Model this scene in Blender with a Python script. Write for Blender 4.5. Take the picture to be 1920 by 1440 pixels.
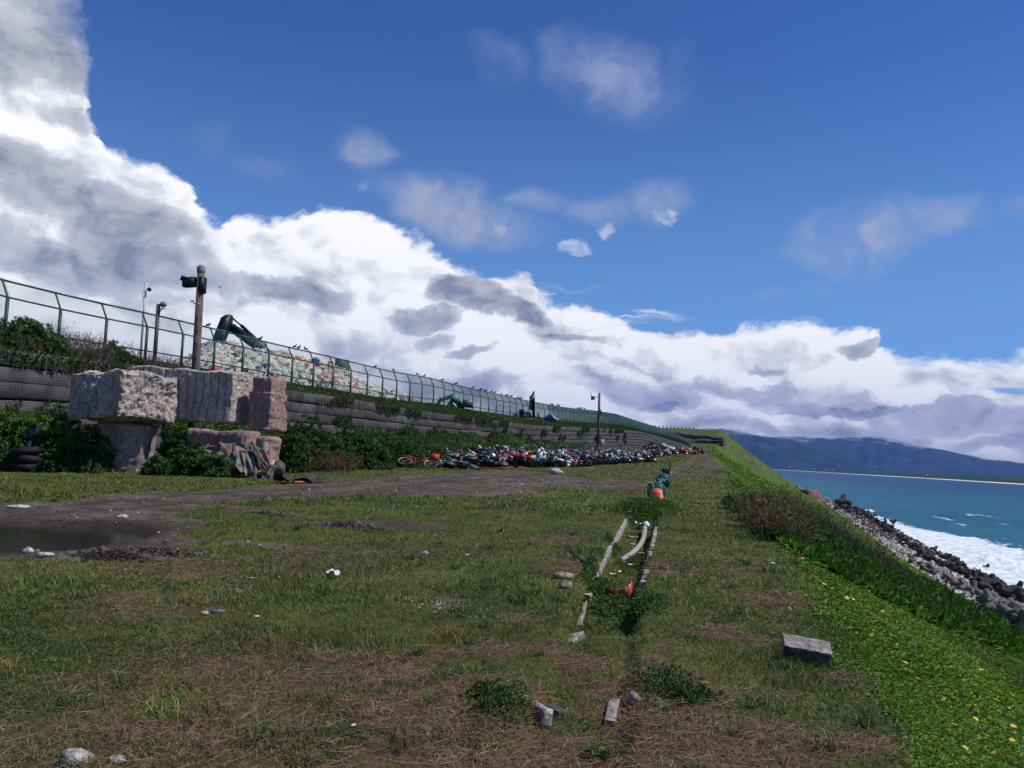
import bpy, math, random
import numpy as np
from mathutils import Vector, Matrix
for o in list(bpy.data.objects): bpy.data.objects.remove(o)
SC = bpy.context.scene
COL = SC.collection
R = math.radians
rng = np.random.default_rng(7)
random.seed(7)

# ------------------------------------------------------------------ camera
FPX, CX, CY = 1600.0, 960.0, 720.0            # photograph measured at 1920 x 1440
YAW, PITCH, ROLL = R(11.0), R(4.86), R(2.5)
Fv = np.array([-math.sin(YAW)*math.cos(PITCH), math.cos(YAW)*math.cos(PITCH), math.sin(PITCH)])
R0 = np.array([math.cos(YAW), math.sin(YAW), 0.0])
U0 = np.cross(R0, Fv)
Rv = R0*math.cos(ROLL) + U0*math.sin(ROLL)
Uv = U0*math.cos(ROLL) - R0*math.sin(ROLL)
cd = bpy.data.cameras.new("camera"); cam = bpy.data.objects.new("camera", cd); COL.objects.link(cam)
cam.matrix_world = Matrix(((Rv[0], Uv[0], -Fv[0], 0), (Rv[1], Uv[1], -Fv[1], 0), (Rv[2], Uv[2], -Fv[2], 0), (0, 0, 0, 1)))
cd.sensor_width = 36; cd.lens = 36*FPX/1920; cd.clip_start = 0.05; cd.clip_end = 60000
SC.camera = cam
SC.render.resolution_x, SC.render.resolution_y = 1024, 768

def ray(px, py):
    return Fv + (px-CX)/FPX*Rv - (py-CY)/FPX*Uv
def at(px, py, D):                            # the world point seen at a pixel, D metres down the view axis
    return ray(px, py)*D
def zhit(px, py, z):                          # where that sight line meets a level
    d = ray(px, py); return d*(z/d[2])

# ------------------------------------------------------------------ light
SUN_AZ, SUN_EL = R(84), R(56)                 # azimuth from +Y towards +X
sdir = Vector((math.sin(SUN_AZ)*math.cos(SUN_EL), math.cos(SUN_AZ)*math.cos(SUN_EL), math.sin(SUN_EL)))
sl = bpy.data.lights.new("sun", 'SUN'); sl.energy = 4.6; sl.angle = R(0.5); sl.color = (1, 0.955, 0.88)
sun = bpy.data.objects.new("sun", sl); COL.objects.link(sun)
sun.rotation_euler = (-sdir).to_track_quat('-Z', 'Y').to_euler()
SC.view_settings.view_transform = 'Standard'; SC.view_settings.look = 'None'
SC.view_settings.gamma = 1; SC.view_settings.use_curve_mapping = False
SC.view_settings.exposure = 0.0
SC.cycles.use_denoising = True
SC.cycles.max_bounces = 6; SC.cycles.transparent_max_bounces = 24
SC.cycles.sample_clamp_indirect = 4

# ------------------------------------------------------------------ sky with its clouds (all laid out by compass direction and height)
world = bpy.data.worlds.new("World"); SC.world = world; world.use_nodes = True
WT = world.node_tree; WT.nodes.clear()
class NT:                                     # small helper to write node maths
    def __init__(s, t): s.t = t
    def n(s, ty, **kw):
        nd = s.t.nodes.new(ty)
        for k, v in kw.items(): setattr(nd, k, v)
        return nd
    def put(s, sock, v):
        if hasattr(v, 'is_output') or isinstance(v, bpy.types.NodeSocket): s.t.links.new(v, sock)
        else: sock.default_value = v
    def m(s, op, a, b=0.0, c=0.0, clamp=False):
        nd = s.n('ShaderNodeMath', operation=op, use_clamp=clamp)
        s.put(nd.inputs[0], a); s.put(nd.inputs[1], b); s.put(nd.inputs[2], c); return nd.outputs[0]
    def vm(s, op, a, b=None, out=0):
        nd = s.n('ShaderNodeVectorMath', operation=op); s.put(nd.inputs[0], a)
        if b is not None:
            if op == 'SCALE': s.put(nd.inputs[3], b)
            else: s.put(nd.inputs[1], b)
        return nd.outputs[out]
    def noise(s, vec, scale, detail=2.0, rough=0.5, dist=0.0, out=0, lac=2.0):
        nd = s.n('ShaderNodeTexNoise'); s.put(nd.inputs['Vector'], vec)
        for k, v in (('Scale', scale), ('Detail', detail), ('Roughness', rough), ('Distortion', dist), ('Lacunarity', lac)): s.put(nd.inputs[k], v)
        return nd.outputs[out]
    def ramp(s, v, a, b, lo=0.0, hi=1.0, smooth=True):
        nd = s.n('ShaderNodeMapRange', interpolation_type='SMOOTHSTEP' if smooth else 'LINEAR', clamp=True)
        s.put(nd.inputs[0], v); s.put(nd.inputs[1], a); s.put(nd.inputs[2], b); s.put(nd.inputs[3], lo); s.put(nd.inputs[4], hi)
        return nd.outputs[0]
    def mix(s, f, a, b, ty='RGBA', blend='MIX'):
        nd = s.n('ShaderNodeMix', data_type=ty)
        if ty == 'RGBA':
            nd.blend_type = blend; i = (0, 6, 7); o = 2
        elif ty == 'FLOAT': i = (0, 2, 3); o = 0
        s.put(nd.inputs[i[0]], f); s.put(nd.inputs[i[1]], a); s.put(nd.inputs[i[2]], b); return nd.outputs[o]
W = NT(WT)
sky = W.n('ShaderNodeTexSky', sky_type='NISHITA', sun_disc=False)
sky.sun_elevation = SUN_EL; sky.sun_rotation = SUN_AZ
sky.air_density = 1.0; sky.dust_density = 0.15; sky.ozone_density = 3.0; sky.altitude = 0
SKY_STR = 0.075
tc = W.n('ShaderNodeTexCoord').outputs['Generated']
dirn = W.vm('NORMALIZE', tc)
sep = W.n('ShaderNodeSeparateXYZ'); WT.links.new(dirn, sep.inputs[0])
az = W.m('ARCTAN2', sep.outputs[0], sep.outputs[1]); el = W.m('ARCSINE', sep.outputs[2])
comb = W.n('ShaderNodeCombineXYZ'); W.put(comb.inputs[0], az); W.put(comb.inputs[1], el); W.put(comb.inputs[2], 0.0)
UV = comb.outputs[0]
def pxuv(px, py):
    d = ray(px, py); d = d/np.linalg.norm(d)
    return math.atan2(d[0], d[1]), math.asin(d[2])
def warp(vec, sc, amp, det=5, rough=0.6):
    nz = W.noise(W.vm('MULTIPLY', vec, (1.0, 1.5, 1.0)), sc, det, rough, out=1)
    return W.vm('ADD', vec, W.vm('MULTIPLY', W.vm('SUBTRACT', nz, (0.5, 0.5, 0.5)), (amp, amp*0.8, 0)))
UVa = warp(warp(UV, 5.0, 0.06, 3, 0.5), 13.0, 0.070, 8, 0.60)           # cumulus edges
UVb = warp(UV, 5.0, 0.15, 7, 0.60)            # soft shade inside
UVc = warp(UV, 8.0, 0.09, 7, 0.58)             # thin veils
def blob(vec, px, py, rx, ry, soft=1.0, rot=0.0, w=1.0):
    """soft ellipse: 1 in the middle, 0 at its edge"""
    u, v = pxuv(px, py); k = 1/1650.0
    mp = W.n('ShaderNodeMapping', vector_type='TEXTURE')
    W.put(mp.inputs[0], vec); mp.inputs[1].default_value = (u, v, 0); mp.inputs[2].default_value = (0, 0, rot)
    mp.inputs[3].default_value = (rx*k, ry*k, 1)
    L = W.vm('LENGTH', mp.outputs[0], out=1)
    return W.ramp(L, 1.0, 1.0-soft, 0.0, w)
def maxof(L):
    r = L[0]
    for x in L[1:]: r = W.m('MAXIMUM', r, x)
    return r
# upper edge of the great cloud bank, as height against compass direction
edge = [(-900, 500), (-500, -500), (60, -300), (140, -60), (168, 60), (180, 170), (205, 245), (290, 285), (370, 338), (395, 395), (425, 430), (440, 420), (470, 398), (560, 398), (600, 378),
        (680, 384), (740, 412), (790, 448), (835, 492), (880, 512), (940, 506), (985, 500), (1000, 545), (1060, 560), (1130, 572), (1180, 600), (1220, 618), (1290, 616),
        (1350, 612), (1400, 598), (1480, 592), (1560, 604), (1640, 622), (1660, 668), (1720, 684), (1800, 668), (1870, 655), (1925, 646), (2300, 640), (3200, 700)]
pts = [pxuv(*p) for p in edge]
pts = [(u, v) for u, v in pts]
fc = W.n('ShaderNodeFloatCurve')
ulo, uhi, vhi = pts[0][0]-0.05, pts[-1][0]+0.05, 1.3
cv = fc.mapping.curves[0]
prev = -1
P2 = []
for u, v in pts:
    x = (u-ulo)/(uhi-ulo)
    if x <= prev+0.002: x = prev+0.002
    prev = x; P2.append((x, min(0.999, max(0, v/vhi))))
cv.points[0].location = (0, P2[0][1]); cv.points[1].location = (1, P2[-1][1])
for x, y in P2: cv.points.new(x, y)
for p in cv.points: p.handle_type = 'VECTOR'
fc.mapping.update()
sa = W.n('ShaderNodeSeparateXYZ'); WT.links.new(UVa, sa.inputs[0])
W.put(fc.inputs[1], W.m('DIVIDE', W.m('SUBTRACT', sa.outputs[0], ulo), uhi-ulo)); W.put(fc.inputs[0], 1.0)
top = W.m('MULTIPLY', fc.outputs[0], vhi)
hgt = W.m('SUBTRACT', top, sa.outputs[1])     # how far below the bank's edge
wsp = W.noise(W.vm('MULTIPLY', UVa, (1.0, 1.6, 1.0)), 26.0, 8, 0.68)
soft_tl = blob(UVb, 60, 40, 190, 190, .9)
bank = W.ramp(W.m('ADD', hgt, W.m('MULTIPLY', W.m('SUBTRACT', wsp, .56), .036)), -0.002, W.m('ADD', 0.013, W.m('MULTIPLY', soft_tl, 0.11)))
hole = maxof([blob(UVa, 905, 452, 52, 20, 0.6), blob(UVa, 402, 412, 26, 24, 0.8, w=.8), blob(UVa, 1205, 610, 60, 18, 0.7, -.2), blob(UVa, 930, 500, 26, 7, .8, w=.6),
              blob(UVb, 1880, 742, 50, 12, .7, w=.85), blob(UVb, 1700, 650, 30, 16, .7, w=.7)])
bank = W.m('MULTIPLY', bank, W.m('SUBTRACT', 1.0, W.m('MULTIPLY', hole, W.ramp(wsp, .35, .55))))
puffs = maxof([blob(UVa, 1070, 456, 40, 22, .5), blob(UVa, 1138, 433, 28, 20, .6, w=.9), blob(UVa, 1236, 412, 30, 24, .55), blob(UVa, 945, 432, 24, 18, .8, w=.6),
               blob(UVa, 1000, 462, 24, 10, .8, w=.5), blob(UVa, 1090, 492, 16, 8, .8, w=.5), blob(UVa, 670, 350, 30, 14, .9, w=.55), blob(UVa, 1215, 470, 22, 8, .9, w=.4, rot=.3)])
puffs = W.ramp(W.m('ADD', puffs, W.m('MULTIPLY', W.m('SUBTRACT', wsp, .5), 3.0)), .25, 1.75)
puffs = W.m('MULTIPLY', puffs, maxof([blob(UV, 1080, 455, 130, 60, .5), blob(UV, 1236, 420, 60, 60, .5), blob(UV, 950, 440, 60, 50, .6), blob(UV, 670, 350, 50, 30, .6)]))
# wind-drawn streaks
st = W.noise(W.vm('MULTIPLY', UVb, (5.0, 46.0, 1.0)), 1.0, 4, 0.6)
streak = W.m('MULTIPLY', W.ramp(st, 0.47, 0.66), maxof([blob(UVb, 1150, 588, 190, 48, .8, -.10), blob(UVb, 1020, 556, 150, 26, .9, -.12)]))
# veils
vn = W.ramp(W.noise(UVc, 13.0, 8, 0.62), 0.34, 0.62, 0.25, 1.15)
veils = maxof([blob(UVc, 1160, 150, 190, 95, .9, -.30, .62), blob(UVc, 1080, 110, 110, 65, .95, 0, .50), blob(UVc, 930, 105, 95, 55, .95, -.1, .27), blob(UVc, 1250, 130, 60, 70, .95, 0, .22),
               blob(UVc, 682, 276, 82, 50, .8, -.05, .68), blob(UVc, 395, 245, 60, 40, .9, 0, .16), blob(UVc, 500, 300, 80, 30, .95, -.3, .13),
               blob(UVc, 830, 372, 150, 62, .8, 0, .75), blob(UVc, 890, 410, 180, 60, .8, -.1, .72), blob(UVc, 1010, 372, 90, 36, .85, -.1, .48), blob(UVc, 1120, 385, 120, 38, .9, 0, .42), blob(UVc, 1235, 380, 90, 44, .85, 0, .5),
               blob(UVc, 1610, 440, 150, 80, .8, .05, .85), blob(UVc, 1720, 405, 130, 56, .9, .1, .60), blob(UVc, 1890, 375, 60, 30, .95, 0, .3), blob(UVc, 1500, 460, 70, 30, .95, 0, .3), blob(UVc, 1450, 548, 90, 22, .95, 0, .14), blob(UVc, 1560, 535, 70, 26, .95, 0, .14)])
veils = W.m('MULTIPLY', veils, vn)
# grey undersides
grey = maxof([blob(UVb, 40, 60, 190, 130, .75, 0, .78), blob(UVb, 60, 190, 150, 50, .9, 0, .30), blob(UVb, 60, 330, 270, 70, .6, -.35, .82), blob(UVb, 230, 400, 210, 80, .6, -.3, .72), blob(UVb, 100, 470, 330, 70, .7, -.1, .72), blob(UVb, 320, 500, 170, 60, .6, -.3, .80),
              blob(UVb, 500, 560, 130, 32, .7, -.1, .75), blob(UVb, 590, 572, 100, 34, .7, -.1, .75), blob(UVb, 400, 570, 160, 40, .9, 0, .45),
              blob(UVb, 858, 566, 90, 42, .45, 0, 1.0), blob(UVb, 950, 596, 110, 28, .5, -.08, .95), blob(UVb, 790, 606, 80, 24, .6, 0, .85), blob(UVb, 820, 640, 60, 24, .8, 0, .65), blob(UVb, 895, 662, 66, 14, .6, 0, .8),
              blob(UVb, 1070, 648, 140, 13, .8, -.1, .55), blob(UVb, 1180, 690, 120, 12, .8, -.1, .4), blob(UVb, 640, 650, 130, 26, .9, 0, .3), blob(UVb, 930, 710, 170, 22, .9, -.05, .35),
              blob(UVb, 1180, 735, 190, 34, .8, -.08, .62), blob(UVb, 1225, 752, 60, 18, .6, 0, .9), blob(UVb, 1120, 720, 60, 14, .7, 0, .7), blob(UVb, 1420, 735, 220, 20, .7, -.08, .72), blob(UVb, 1560, 757, 220, 12, .7, -.03, .8), blob(UVb, 1300, 790, 120, 22, .9, 0, .6),
              blob(UVb, 1625, 664, 62, 17, .6, 0, .85), blob(UVb, 1440, 700, 40, 10, .8, 0, .6), blob(UVb, 1500, 800, 240, 30, .9, -.04, .55), blob(UVb, 1800, 790, 240, 42, .9, -.06, .50), blob(UVb, 1700, 825, 60, 22, .7, 0, .6), blob(UVb, 1800, 720, 120, 30, .9, -.1, .25),
              blob(UVb, 1750, 765, 170, 10, .7, -.03, .55), blob(UVb, 1880, 840, 90, 22, .8, 0, .6), blob(UVb, 1560, 690, 40, 30, .9, 0, .3)])
# relief of the cumulus: the same noise a little way towards the sun, subtracted
nA = W.noise(W.vm('MULTIPLY', UVa, (1.0, 1.35, 1.0)), 11.0, 6, 0.52)
nB = W.noise(W.vm('MULTIPLY', W.vm('ADD', UVa, (0.012, 0.016, 0)), (1.0, 1.35, 1.0)), 11.0, 6, 0.52)
rel = W.m('MULTIPLY', W.m('SUBTRACT', nA, nB), 2.1)
nC = W.ramp(W.noise(W.vm('MULTIPLY', UVb, (1.0, 2.4, 1.0)), 7.0, 5, 0.55), 0.40, 0.70)
nD = W.noise(W.vm('MULTIPLY', UVb, (1.0, 2.0, 1.0)), 10.0, 8, 0.62)
gsum = W.m('MULTIPLY', W.ramp(W.m('ADD', grey, W.m('MULTIPLY', W.m('SUBTRACT', nD, .5), 1.1)), .02, 1.0, smooth=False), W.ramp(grey, 0.0, .25, .25, 1.0))
gsum = W.m('ADD', W.m('MULTIPLY', gsum, 0.80), W.m('ADD', W.m('MULTIPLY', nC, 0.26), W.ramp(el, .115, .045, 0.0, .14)))
gsum = W.m('SUBTRACT', gsum, rel)
gsum = W.m('SUBTRACT', gsum, W.ramp(hgt, 0.05, 0.0, 0.0, 0.20), clamp=True)
cr = W.n('ShaderNodeValToRGB'); WT.links.new(gsum, cr.inputs[0])
e = cr.color_ramp.elements
e[0].position = 0.0; e[0].color = (1.12, 1.12, 1.11, 1)
e[1].position = 1.0; e[1].color = (0.25, 0.28, 0.35, 1)
for p, c in ((0.16, (0.93, 0.935, 0.95)), (0.40, (0.62, 0.64, 0.70)), (0.66, (0.49, 0.51, 0.56)), (0.84, (0.37, 0.40, 0.46))):
    q = e.new(p); q.color = (*c, 1)
skyc = W.vm('SCALE', sky.outputs[0], SKY_STR)
skyc = W.vm('MULTIPLY', skyc, (0.42, 0.78, 1.36))
skyc = W.vm('ADD', skyc, W.vm('SCALE', (0.075, 0.125, 0.13), W.ramp(el, .50, .10)))
vcol = W.mix(W.ramp(el, 0.25, 0.5), (0.43, 0.48, 0.60, 1), (0.36, 0.41, 0.62, 1))
c1 = W.mix(veils, skyc, vcol)
c2 = W.mix(W.m('MAXIMUM', W.m('MULTIPLY', puffs, .85), streak), c1, (0.86, 0.90, 0.97, 1))
c3 = W.mix(bank, c2, cr.outputs[0])
# the far haze line under the clouds
c3 = W.mix(W.ramp(el, 0.045, 0.0, 0.0, 0.8), c3, (0.30, 0.36, 0.46, 1))
# veils that hang in front of the bank
front = W.m('MULTIPLY', maxof([blob(UVc, 850, 395, 160, 50, .9, 0, .55), blob(UVc, 700, 345, 60, 30, .95, 0, .2)]), vn)
c3 = W.mix(front, c3, (0.42, 0.46, 0.56, 1))
bg = W.n('ShaderNodeBackground'); WT.links.new(c3, bg.inputs[0]); bg.inputs[1].default_value = 1.0
wo = W.n('ShaderNodeOutputWorld'); WT.links.new(bg.outputs[0], wo.inputs[0])
world.cycles.sampling_method = 'MANUAL'; world.cycles.sample_map_resolution = 512

# ------------------------------------------------------------------ numpy noise
def _h(ix, iy, iz):
    with np.errstate(over='ignore'):
        n = (ix.astype(np.uint32)*np.uint32(374761393) + iy.astype(np.uint32)*np.uint32(668265263) + iz.astype(np.uint32)*np.uint32(2147483647-1013904223))
        n = (n ^ (n >> np.uint32(13)))*np.uint32(1274126177)
        n = n ^ (n >> np.uint32(16))
    return n.astype(np.float64)/4294967295.0
def vn(x, y, z=None):
    x = np.asarray(x, float); y = np.asarray(y, float)
    z = np.zeros_like(x) if z is None else np.asarray(z, float)
    x, y, z = np.broadcast_arrays(x, y, z)
    fx, fy, fz = np.floor(x), np.floor(y), np.floor(z)
    ix, iy, iz = (q.astype(np.int64) & 0xffffffff for q in (fx, fy, fz))
    u, v, w = x-fx, y-fy, z-fz
    u, v, w = (q*q*(3-2*q) for q in (u, v, w))
    r = 0
    for a in (0, 1):
        for b in (0, 1):
            for c in (0, 1):
                r = r + _h((ix+a) & 0xffffffff, (iy+b) & 0xffffffff, (iz+c) & 0xffffffff)*(u if a else 1-u)*(v if b else 1-v)*(w if c else 1-w)
    return r
def fbm(x, y, z=None, oc=4, gain=0.5):        # about -1 .. 1
    s = 0; a = 1.0; t = 0; x = np.asarray(x, float); y = np.asarray(y, float)
    z = None if z is None else np.asarray(z, float)
    for i in range(oc):
        k = 2.03**i
        s = s + a*(vn(x*k+17.3*i, y*k+9.1*i, None if z is None else z*k+5.7*i)*2-1); t += a; a *= gain
    return s/t*1.6
def ss(a, b, x):
    t = np.clip((np.asarray(x, float)-a)/(b-a), 0, 1); return t*t*(3-2*t)

# ------------------------------------------------------------------ mesh helpers
def mk(name, V, faces, mat=None, parent=None, cols=None, smooth=False, mats=None, fmat=None, link=True):
    """V (n,3); faces: list of (m,k) index arrays"""
    if not isinstance(faces, list): faces = [faces]
    faces = [np.asarray(f, np.int32) for f in faces if len(f)]
    me = bpy.data.meshes.new(name); V = np.asarray(V, np.float32)
    me.vertices.add(len(V)); me.vertices.foreach_set('co', V.ravel())
    li = np.concatenate([f.ravel() for f in faces]) if faces else np.zeros(0, np.int32)
    tot = np.concatenate([np.full(len(f), f.shape[1], np.int32) for f in faces]) if faces else np.zeros(0, np.int32)
    st = np.concatenate([[0], np.cumsum(tot)[:-1]]).astype(np.int32) if len(tot) else tot
    me.loops.add(len(li)); me.loops.foreach_set('vertex_index', li)
    me.polygons.add(len(tot)); me.polygons.foreach_set('loop_start', st); me.polygons.foreach_set('loop_total', tot)
    if smooth: me.polygons.foreach_set('use_smooth', np.ones(len(tot), bool))
    for m in (mats or ([mat] if mat else [])): me.materials.append(m)
    if fmat is not None: me.polygons.foreach_set('material_index', np.asarray(fmat, np.int32))
    me.update(calc_edges=True)
    if cols is not None:
        at_ = me.color_attributes.new('Col', 'FLOAT_COLOR', 'POINT')
        c = np.ones((len(V), 4), np.float32); c[:, :cols.shape[1]] = cols; at_.data.foreach_set('color', c.ravel())
    o = bpy.data.objects.new(name, me)
    if link: COL.objects.link(o)
    if parent is not None: o.parent = parent
    return o
class MB:
    """collects simple solids into one mesh"""
    def __init__(s): s.V = []; s.F = {}; s.n = 0; s.M = []
    def add(s, V, F, M=None):
        V = np.asarray(V, float)
        if M is not None: V = V @ np.asarray(M)[:3, :3].T + np.asarray(M)[:3, 3]
        for f in (F if isinstance(F, list) else [F]):
            f = np.asarray(f, np.int32)
            if f.size: s.F.setdefault(f.shape[1], []).append(f+s.n)
        s.V.append(V); s.n += len(V); return s
    def box(s, c, d, rz=0, ry=0, rx=0, taper=1.0):
        h = np.array(d)/2.0
        V = np.array([(x, y, z) for z in (-1, 1) for y in (-1, 1) for x in (-1, 1)], float)
        V[V[:, 2] > 0, :2] *= taper; V = V*h
        V = V @ rotm(rx, ry, rz).T + np.array(c)
        return s.add(V, np.array([(0, 2, 3, 1), (4, 5, 7, 6), (0, 1, 5, 4), (2, 6, 7, 3), (0, 4, 6, 2), (1, 3, 7, 5)]))
    def tube(s, P, r, k=6, cap=True, flat=1.0):
        P = [np.asarray(p, float) for p in P]; n = len(P); r = [r]*n if np.isscalar(r) else r
        V = []; up = None
        for i in range(n):
            t = P[min(i+1, n-1)]-P[max(i-1, 0)]; t = t/(np.linalg.norm(t)+1e-9)
            if up is None:
                a = np.array([0, 0, 1.0]) if abs(t[2]) < .9 else np.array([1.0, 0, 0])
            else: a = up
            b = np.cross(t, a); b /= np.linalg.norm(b)+1e-9; c = np.cross(b, t); up = c
            for j in range(k):
                q = 2*math.pi*j/k; V.append(P[i]+r[i]*(math.cos(q)*b+flat*math.sin(q)*c))
        F = [[i*k+j, i*k+(j+1) % k, (i+1)*k+(j+1) % k, (i+1)*k+j] for i in range(n-1) for j in range(k)]
        s.add(V, np.array(F) if F else np.zeros((0, 4), int))
        if cap:
            s.F.setdefault(k, []).append(np.array([[s.n-n*k+j for j in range(k)][::-1]]))
            s.F[k].append(np.array([[s.n-k+j for j in range(k)]]))
        return s
    def lathe(s, prof, k=16, M=None, ang=2*math.pi):
        full = abs(ang-2*math.pi) < 1e-6; m = k if full else k+1
        V = [(r*math.cos(ang*j/k), r*math.sin(ang*j/k), z) for r, z in prof for j in range(m)]
        F = [[i*m+j, i*m+(j+1) % m, (i+1)*m+(j+1) % m, (i+1)*m+j] for i in range(len(prof)-1) for j in range(k)]
        return s.add(V, np.array(F), M)
    def prism(s, poly, th, M=None):           # polygon in x,z extruded along y, centred
        n = len(poly); V = [(x, -th/2, z) for x, z in poly]+[(x, th/2, z) for x, z in poly]
        F4 = np.array([[i, (i+1) % n, n+(i+1) % n, n+i] for i in range(n)])
        return s.add(V, [F4, np.array([list(range(n))[::-1]]), np.array([list(range(n, 2*n))])], M)
    def torus(s, R_, r, k=18, m=7, M=None):
        V = [((R_+r*math.cos(b))*math.cos(a), (R_+r*math.cos(b))*math.sin(a), r*math.sin(b)) for a in np.linspace(0, 2*math.pi, k, endpoint=False) for b in np.linspace(0, 2*math.pi, m, endpoint=False)]
        F = [[i*m+j, ((i+1) % k)*m+j, ((i+1) % k)*m+(j+1) % m, i*m+(j+1) % m] for i in range(k) for j in range(m)]
        return s.add(V, np.array(F), M)
    def sphere(s, c, r, k=10, m=7, noise=0.0, seed=0):
        r = np.array([r]*3 if np.isscalar(r) else r, float); V = []
        for i in range(m+1):
            for j in range(k):
                a = math.pi*i/m; b = 2*math.pi*j/k
                V.append((math.sin(a)*math.cos(b), math.sin(a)*math.sin(b), math.cos(a)))
        V = np.array(V)
        if noise: V = V*(1+noise*fbm(V[:, 0]*1.7+seed, V[:, 1]*1.7, V[:, 2]*1.7, 3))[:, None]
        F = [[i*k+j, i*k+(j+1) % k, (i+1)*k+(j+1) % k, (i+1)*k+j][::-1] for i in range(m) for j in range(k)]
        return s.add(V*r+np.array(c), np.array(F))
    def build(s, name, mat, parent=None, smooth=False, cols=None):
        V = np.concatenate(s.V) if s.V else np.zeros((0, 3))
        return mk(name, V, [np.concatenate(f) for f in s.F.values()], mat, parent, cols, smooth)
def rotm(rx, ry, rz):
    cx, sx, cy, sy, cz, sz = math.cos(rx), math.sin(rx), math.cos(ry), math.sin(ry), math.cos(rz), math.sin(rz)
    return (np.array([[cz, -sz, 0], [sz, cz, 0], [0, 0, 1]]) @ np.array([[cy, 0, sy], [0, 1, 0], [-sy, 0, cy]]) @ np.array([[1, 0, 0], [0, cx, -sx], [0, sx, cx]]))
def mat4(loc=(0, 0, 0), rot=(0, 0, 0), sc=1.0):
    M = np.eye(4); M[:3, :3] = rotm(*rot)*np.asarray(sc); M[:3, 3] = loc; return M
def rotv(axis, ang):
    a = np.asarray(axis, float); a = a/np.linalg.norm(a); K = np.array([[0, -a[2], a[1]], [a[2], 0, -a[0]], [-a[1], a[0], 0]])
    return np.eye(3)+math.sin(ang)*K+(1-math.cos(ang))*(K@K)

def tag(o, label=None, cat=None, group=None, kind=None):
    if label: o['label'] = label
    if cat: o['category'] = cat
    if group: o['group'] = group
    if kind: o['kind'] = kind
    return o
def thing(name, label, cat, loc=(0, 0, 0), rot=(0, 0, 0), group=None):
    o = bpy.data.objects.new(name, None); COL.objects.link(o); o.location = loc; o.rotation_euler = rot
    o.empty_display_size = .2
    return tag(o, label, cat, group)
def copy_tree(o, parent=None):
    c = o.copy(); COL.objects.link(c)
    if parent is not None: c.parent = parent
    for ch in o.children: copy_tree(ch, c)
    return c

# ------------------------------------------------------------------ materials
def material(name, fn):
    m = bpy.data.materials.new(name); m.use_nodes = True; t = m.node_tree; t.nodes.clear()
    N = NT(t); out = N.n('ShaderNodeOutputMaterial'); r = fn(N)
    if isinstance(r, tuple): t.links.new(r[0], out.inputs[0]); t.links.new(r[1], out.inputs[2])
    else: t.links.new(r, out.inputs[0])
    return m
def prin(N, col, rough=0.6, metal=0.0, spec=0.5, normal=None, alpha=None, **kw):
    p = N.n('ShaderNodeBsdfPrincipled')
    N.put(p.inputs['Base Color'], col if not isinstance(col, tuple) else (*col[:3], 1)); N.put(p.inputs['Roughness'], rough); N.put(p.inputs['Metallic'], metal)
    N.put(p.inputs['Specular IOR Level'], spec)
    if normal is not None: N.put(p.inputs['Normal'], normal)
    if alpha is not None: N.put(p.inputs['Alpha'], alpha)
    for k, v in kw.items(): N.put(p.inputs[k], v)
    return p.outputs[0]
def bump(N, h, strength=0.5, dist=0.02):
    b = N.n('ShaderNodeBump'); N.put(b.inputs['Strength'], strength); N.put(b.inputs['Distance'], dist); N.put(b.inputs['Height'], h); return b.outputs[0]
def objco(N): return N.n('ShaderNodeTexCoord').outputs['Object']
def geopos(N): return N.n('ShaderNodeNewGeometry').outputs['Position']
def attr(N, name='Col'): return N.n('ShaderNodeAttribute', attribute_name=name).outputs['Color']
def simple(name, col, rough=.6, metal=0., var=.25, scale=6., dirt=None, spec=.4, bmp=.0):
    def f(N):
        co = objco(N); nz = N.noise(co, scale, 5, .6)
        c = N.mix(N.ramp(nz, .3, .75), (*[x*(1-var) for x in col], 1), (*[min(1, x*(1+var)) for x in col], 1))
        if dirt is not None: c = N.mix(N.ramp(N.noise(co, scale*.6, 6, .7), .52, .62), c, (*dirt, 1))
        return prin(N, c, rough, metal, spec, bump(N, nz, bmp, .02) if bmp else None)
    return material(name, f)
def foliage(name, rough=.45, trans=.22, spec=.35):
    def f(N):
        c = attr(N)
        a = prin(N, c, rough, 0, spec)
        tr = N.n('ShaderNodeBsdfTranslucent'); N.put(tr.inputs[0], N.mix(1.0, c, (1.0, 1.25, .45, 1), blend='MULTIPLY'))
        mx = N.n('ShaderNodeMixShader'); mx.inputs[0].default_value = trans
        N.t.links.new(a, mx.inputs[1]); N.t.links.new(tr.outputs[0], mx.inputs[2]); return mx.outputs[0]
    return material(name, f)
FOL = foliage('leaf', .55, .24, .22); GRASSM = foliage('grass_blade', .55, .18, .25); DRYM = foliage('dry_stem', .8, .05, .1)

# ------------------------------------------------------------------ leaves and blades as real faces
def nrm(v): return v/(np.linalg.norm(v, axis=1, keepdims=True)+1e-9)
def leaf_arrays(P, D, Nn, L, Wd, C, fold=.15, droop=.25):
    """diamond leaves folded on the midrib, drooping at the tip"""
    n = len(P); D = nrm(D); S = nrm(np.cross(D, Nn)); Nn = np.cross(S, D)
    L = np.broadcast_to(L, n)[:, None]; Wd = np.broadcast_to(Wd, n)[:, None]
    V = np.empty((n, 4, 3)); V[:, 0] = P; m = P+D*L*.58
    V[:, 1] = m+S*Wd*.5+Nn*Wd*fold; V[:, 3] = m-S*Wd*.5+Nn*Wd*fold; V[:, 2] = P+D*L-Nn*L*droop
    b = (np.arange(n)*4)[:, None]
    F = np.concatenate([b+np.array([0, 1, 2]), b+np.array([0, 2, 3])])
    cc = np.repeat(C[:, None, :], 4, 1); cc[:, 2] *= 1.05
    return V.reshape(-1, 3), F, np.clip(cc.reshape(-1, 3), 0, 1)
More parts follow.
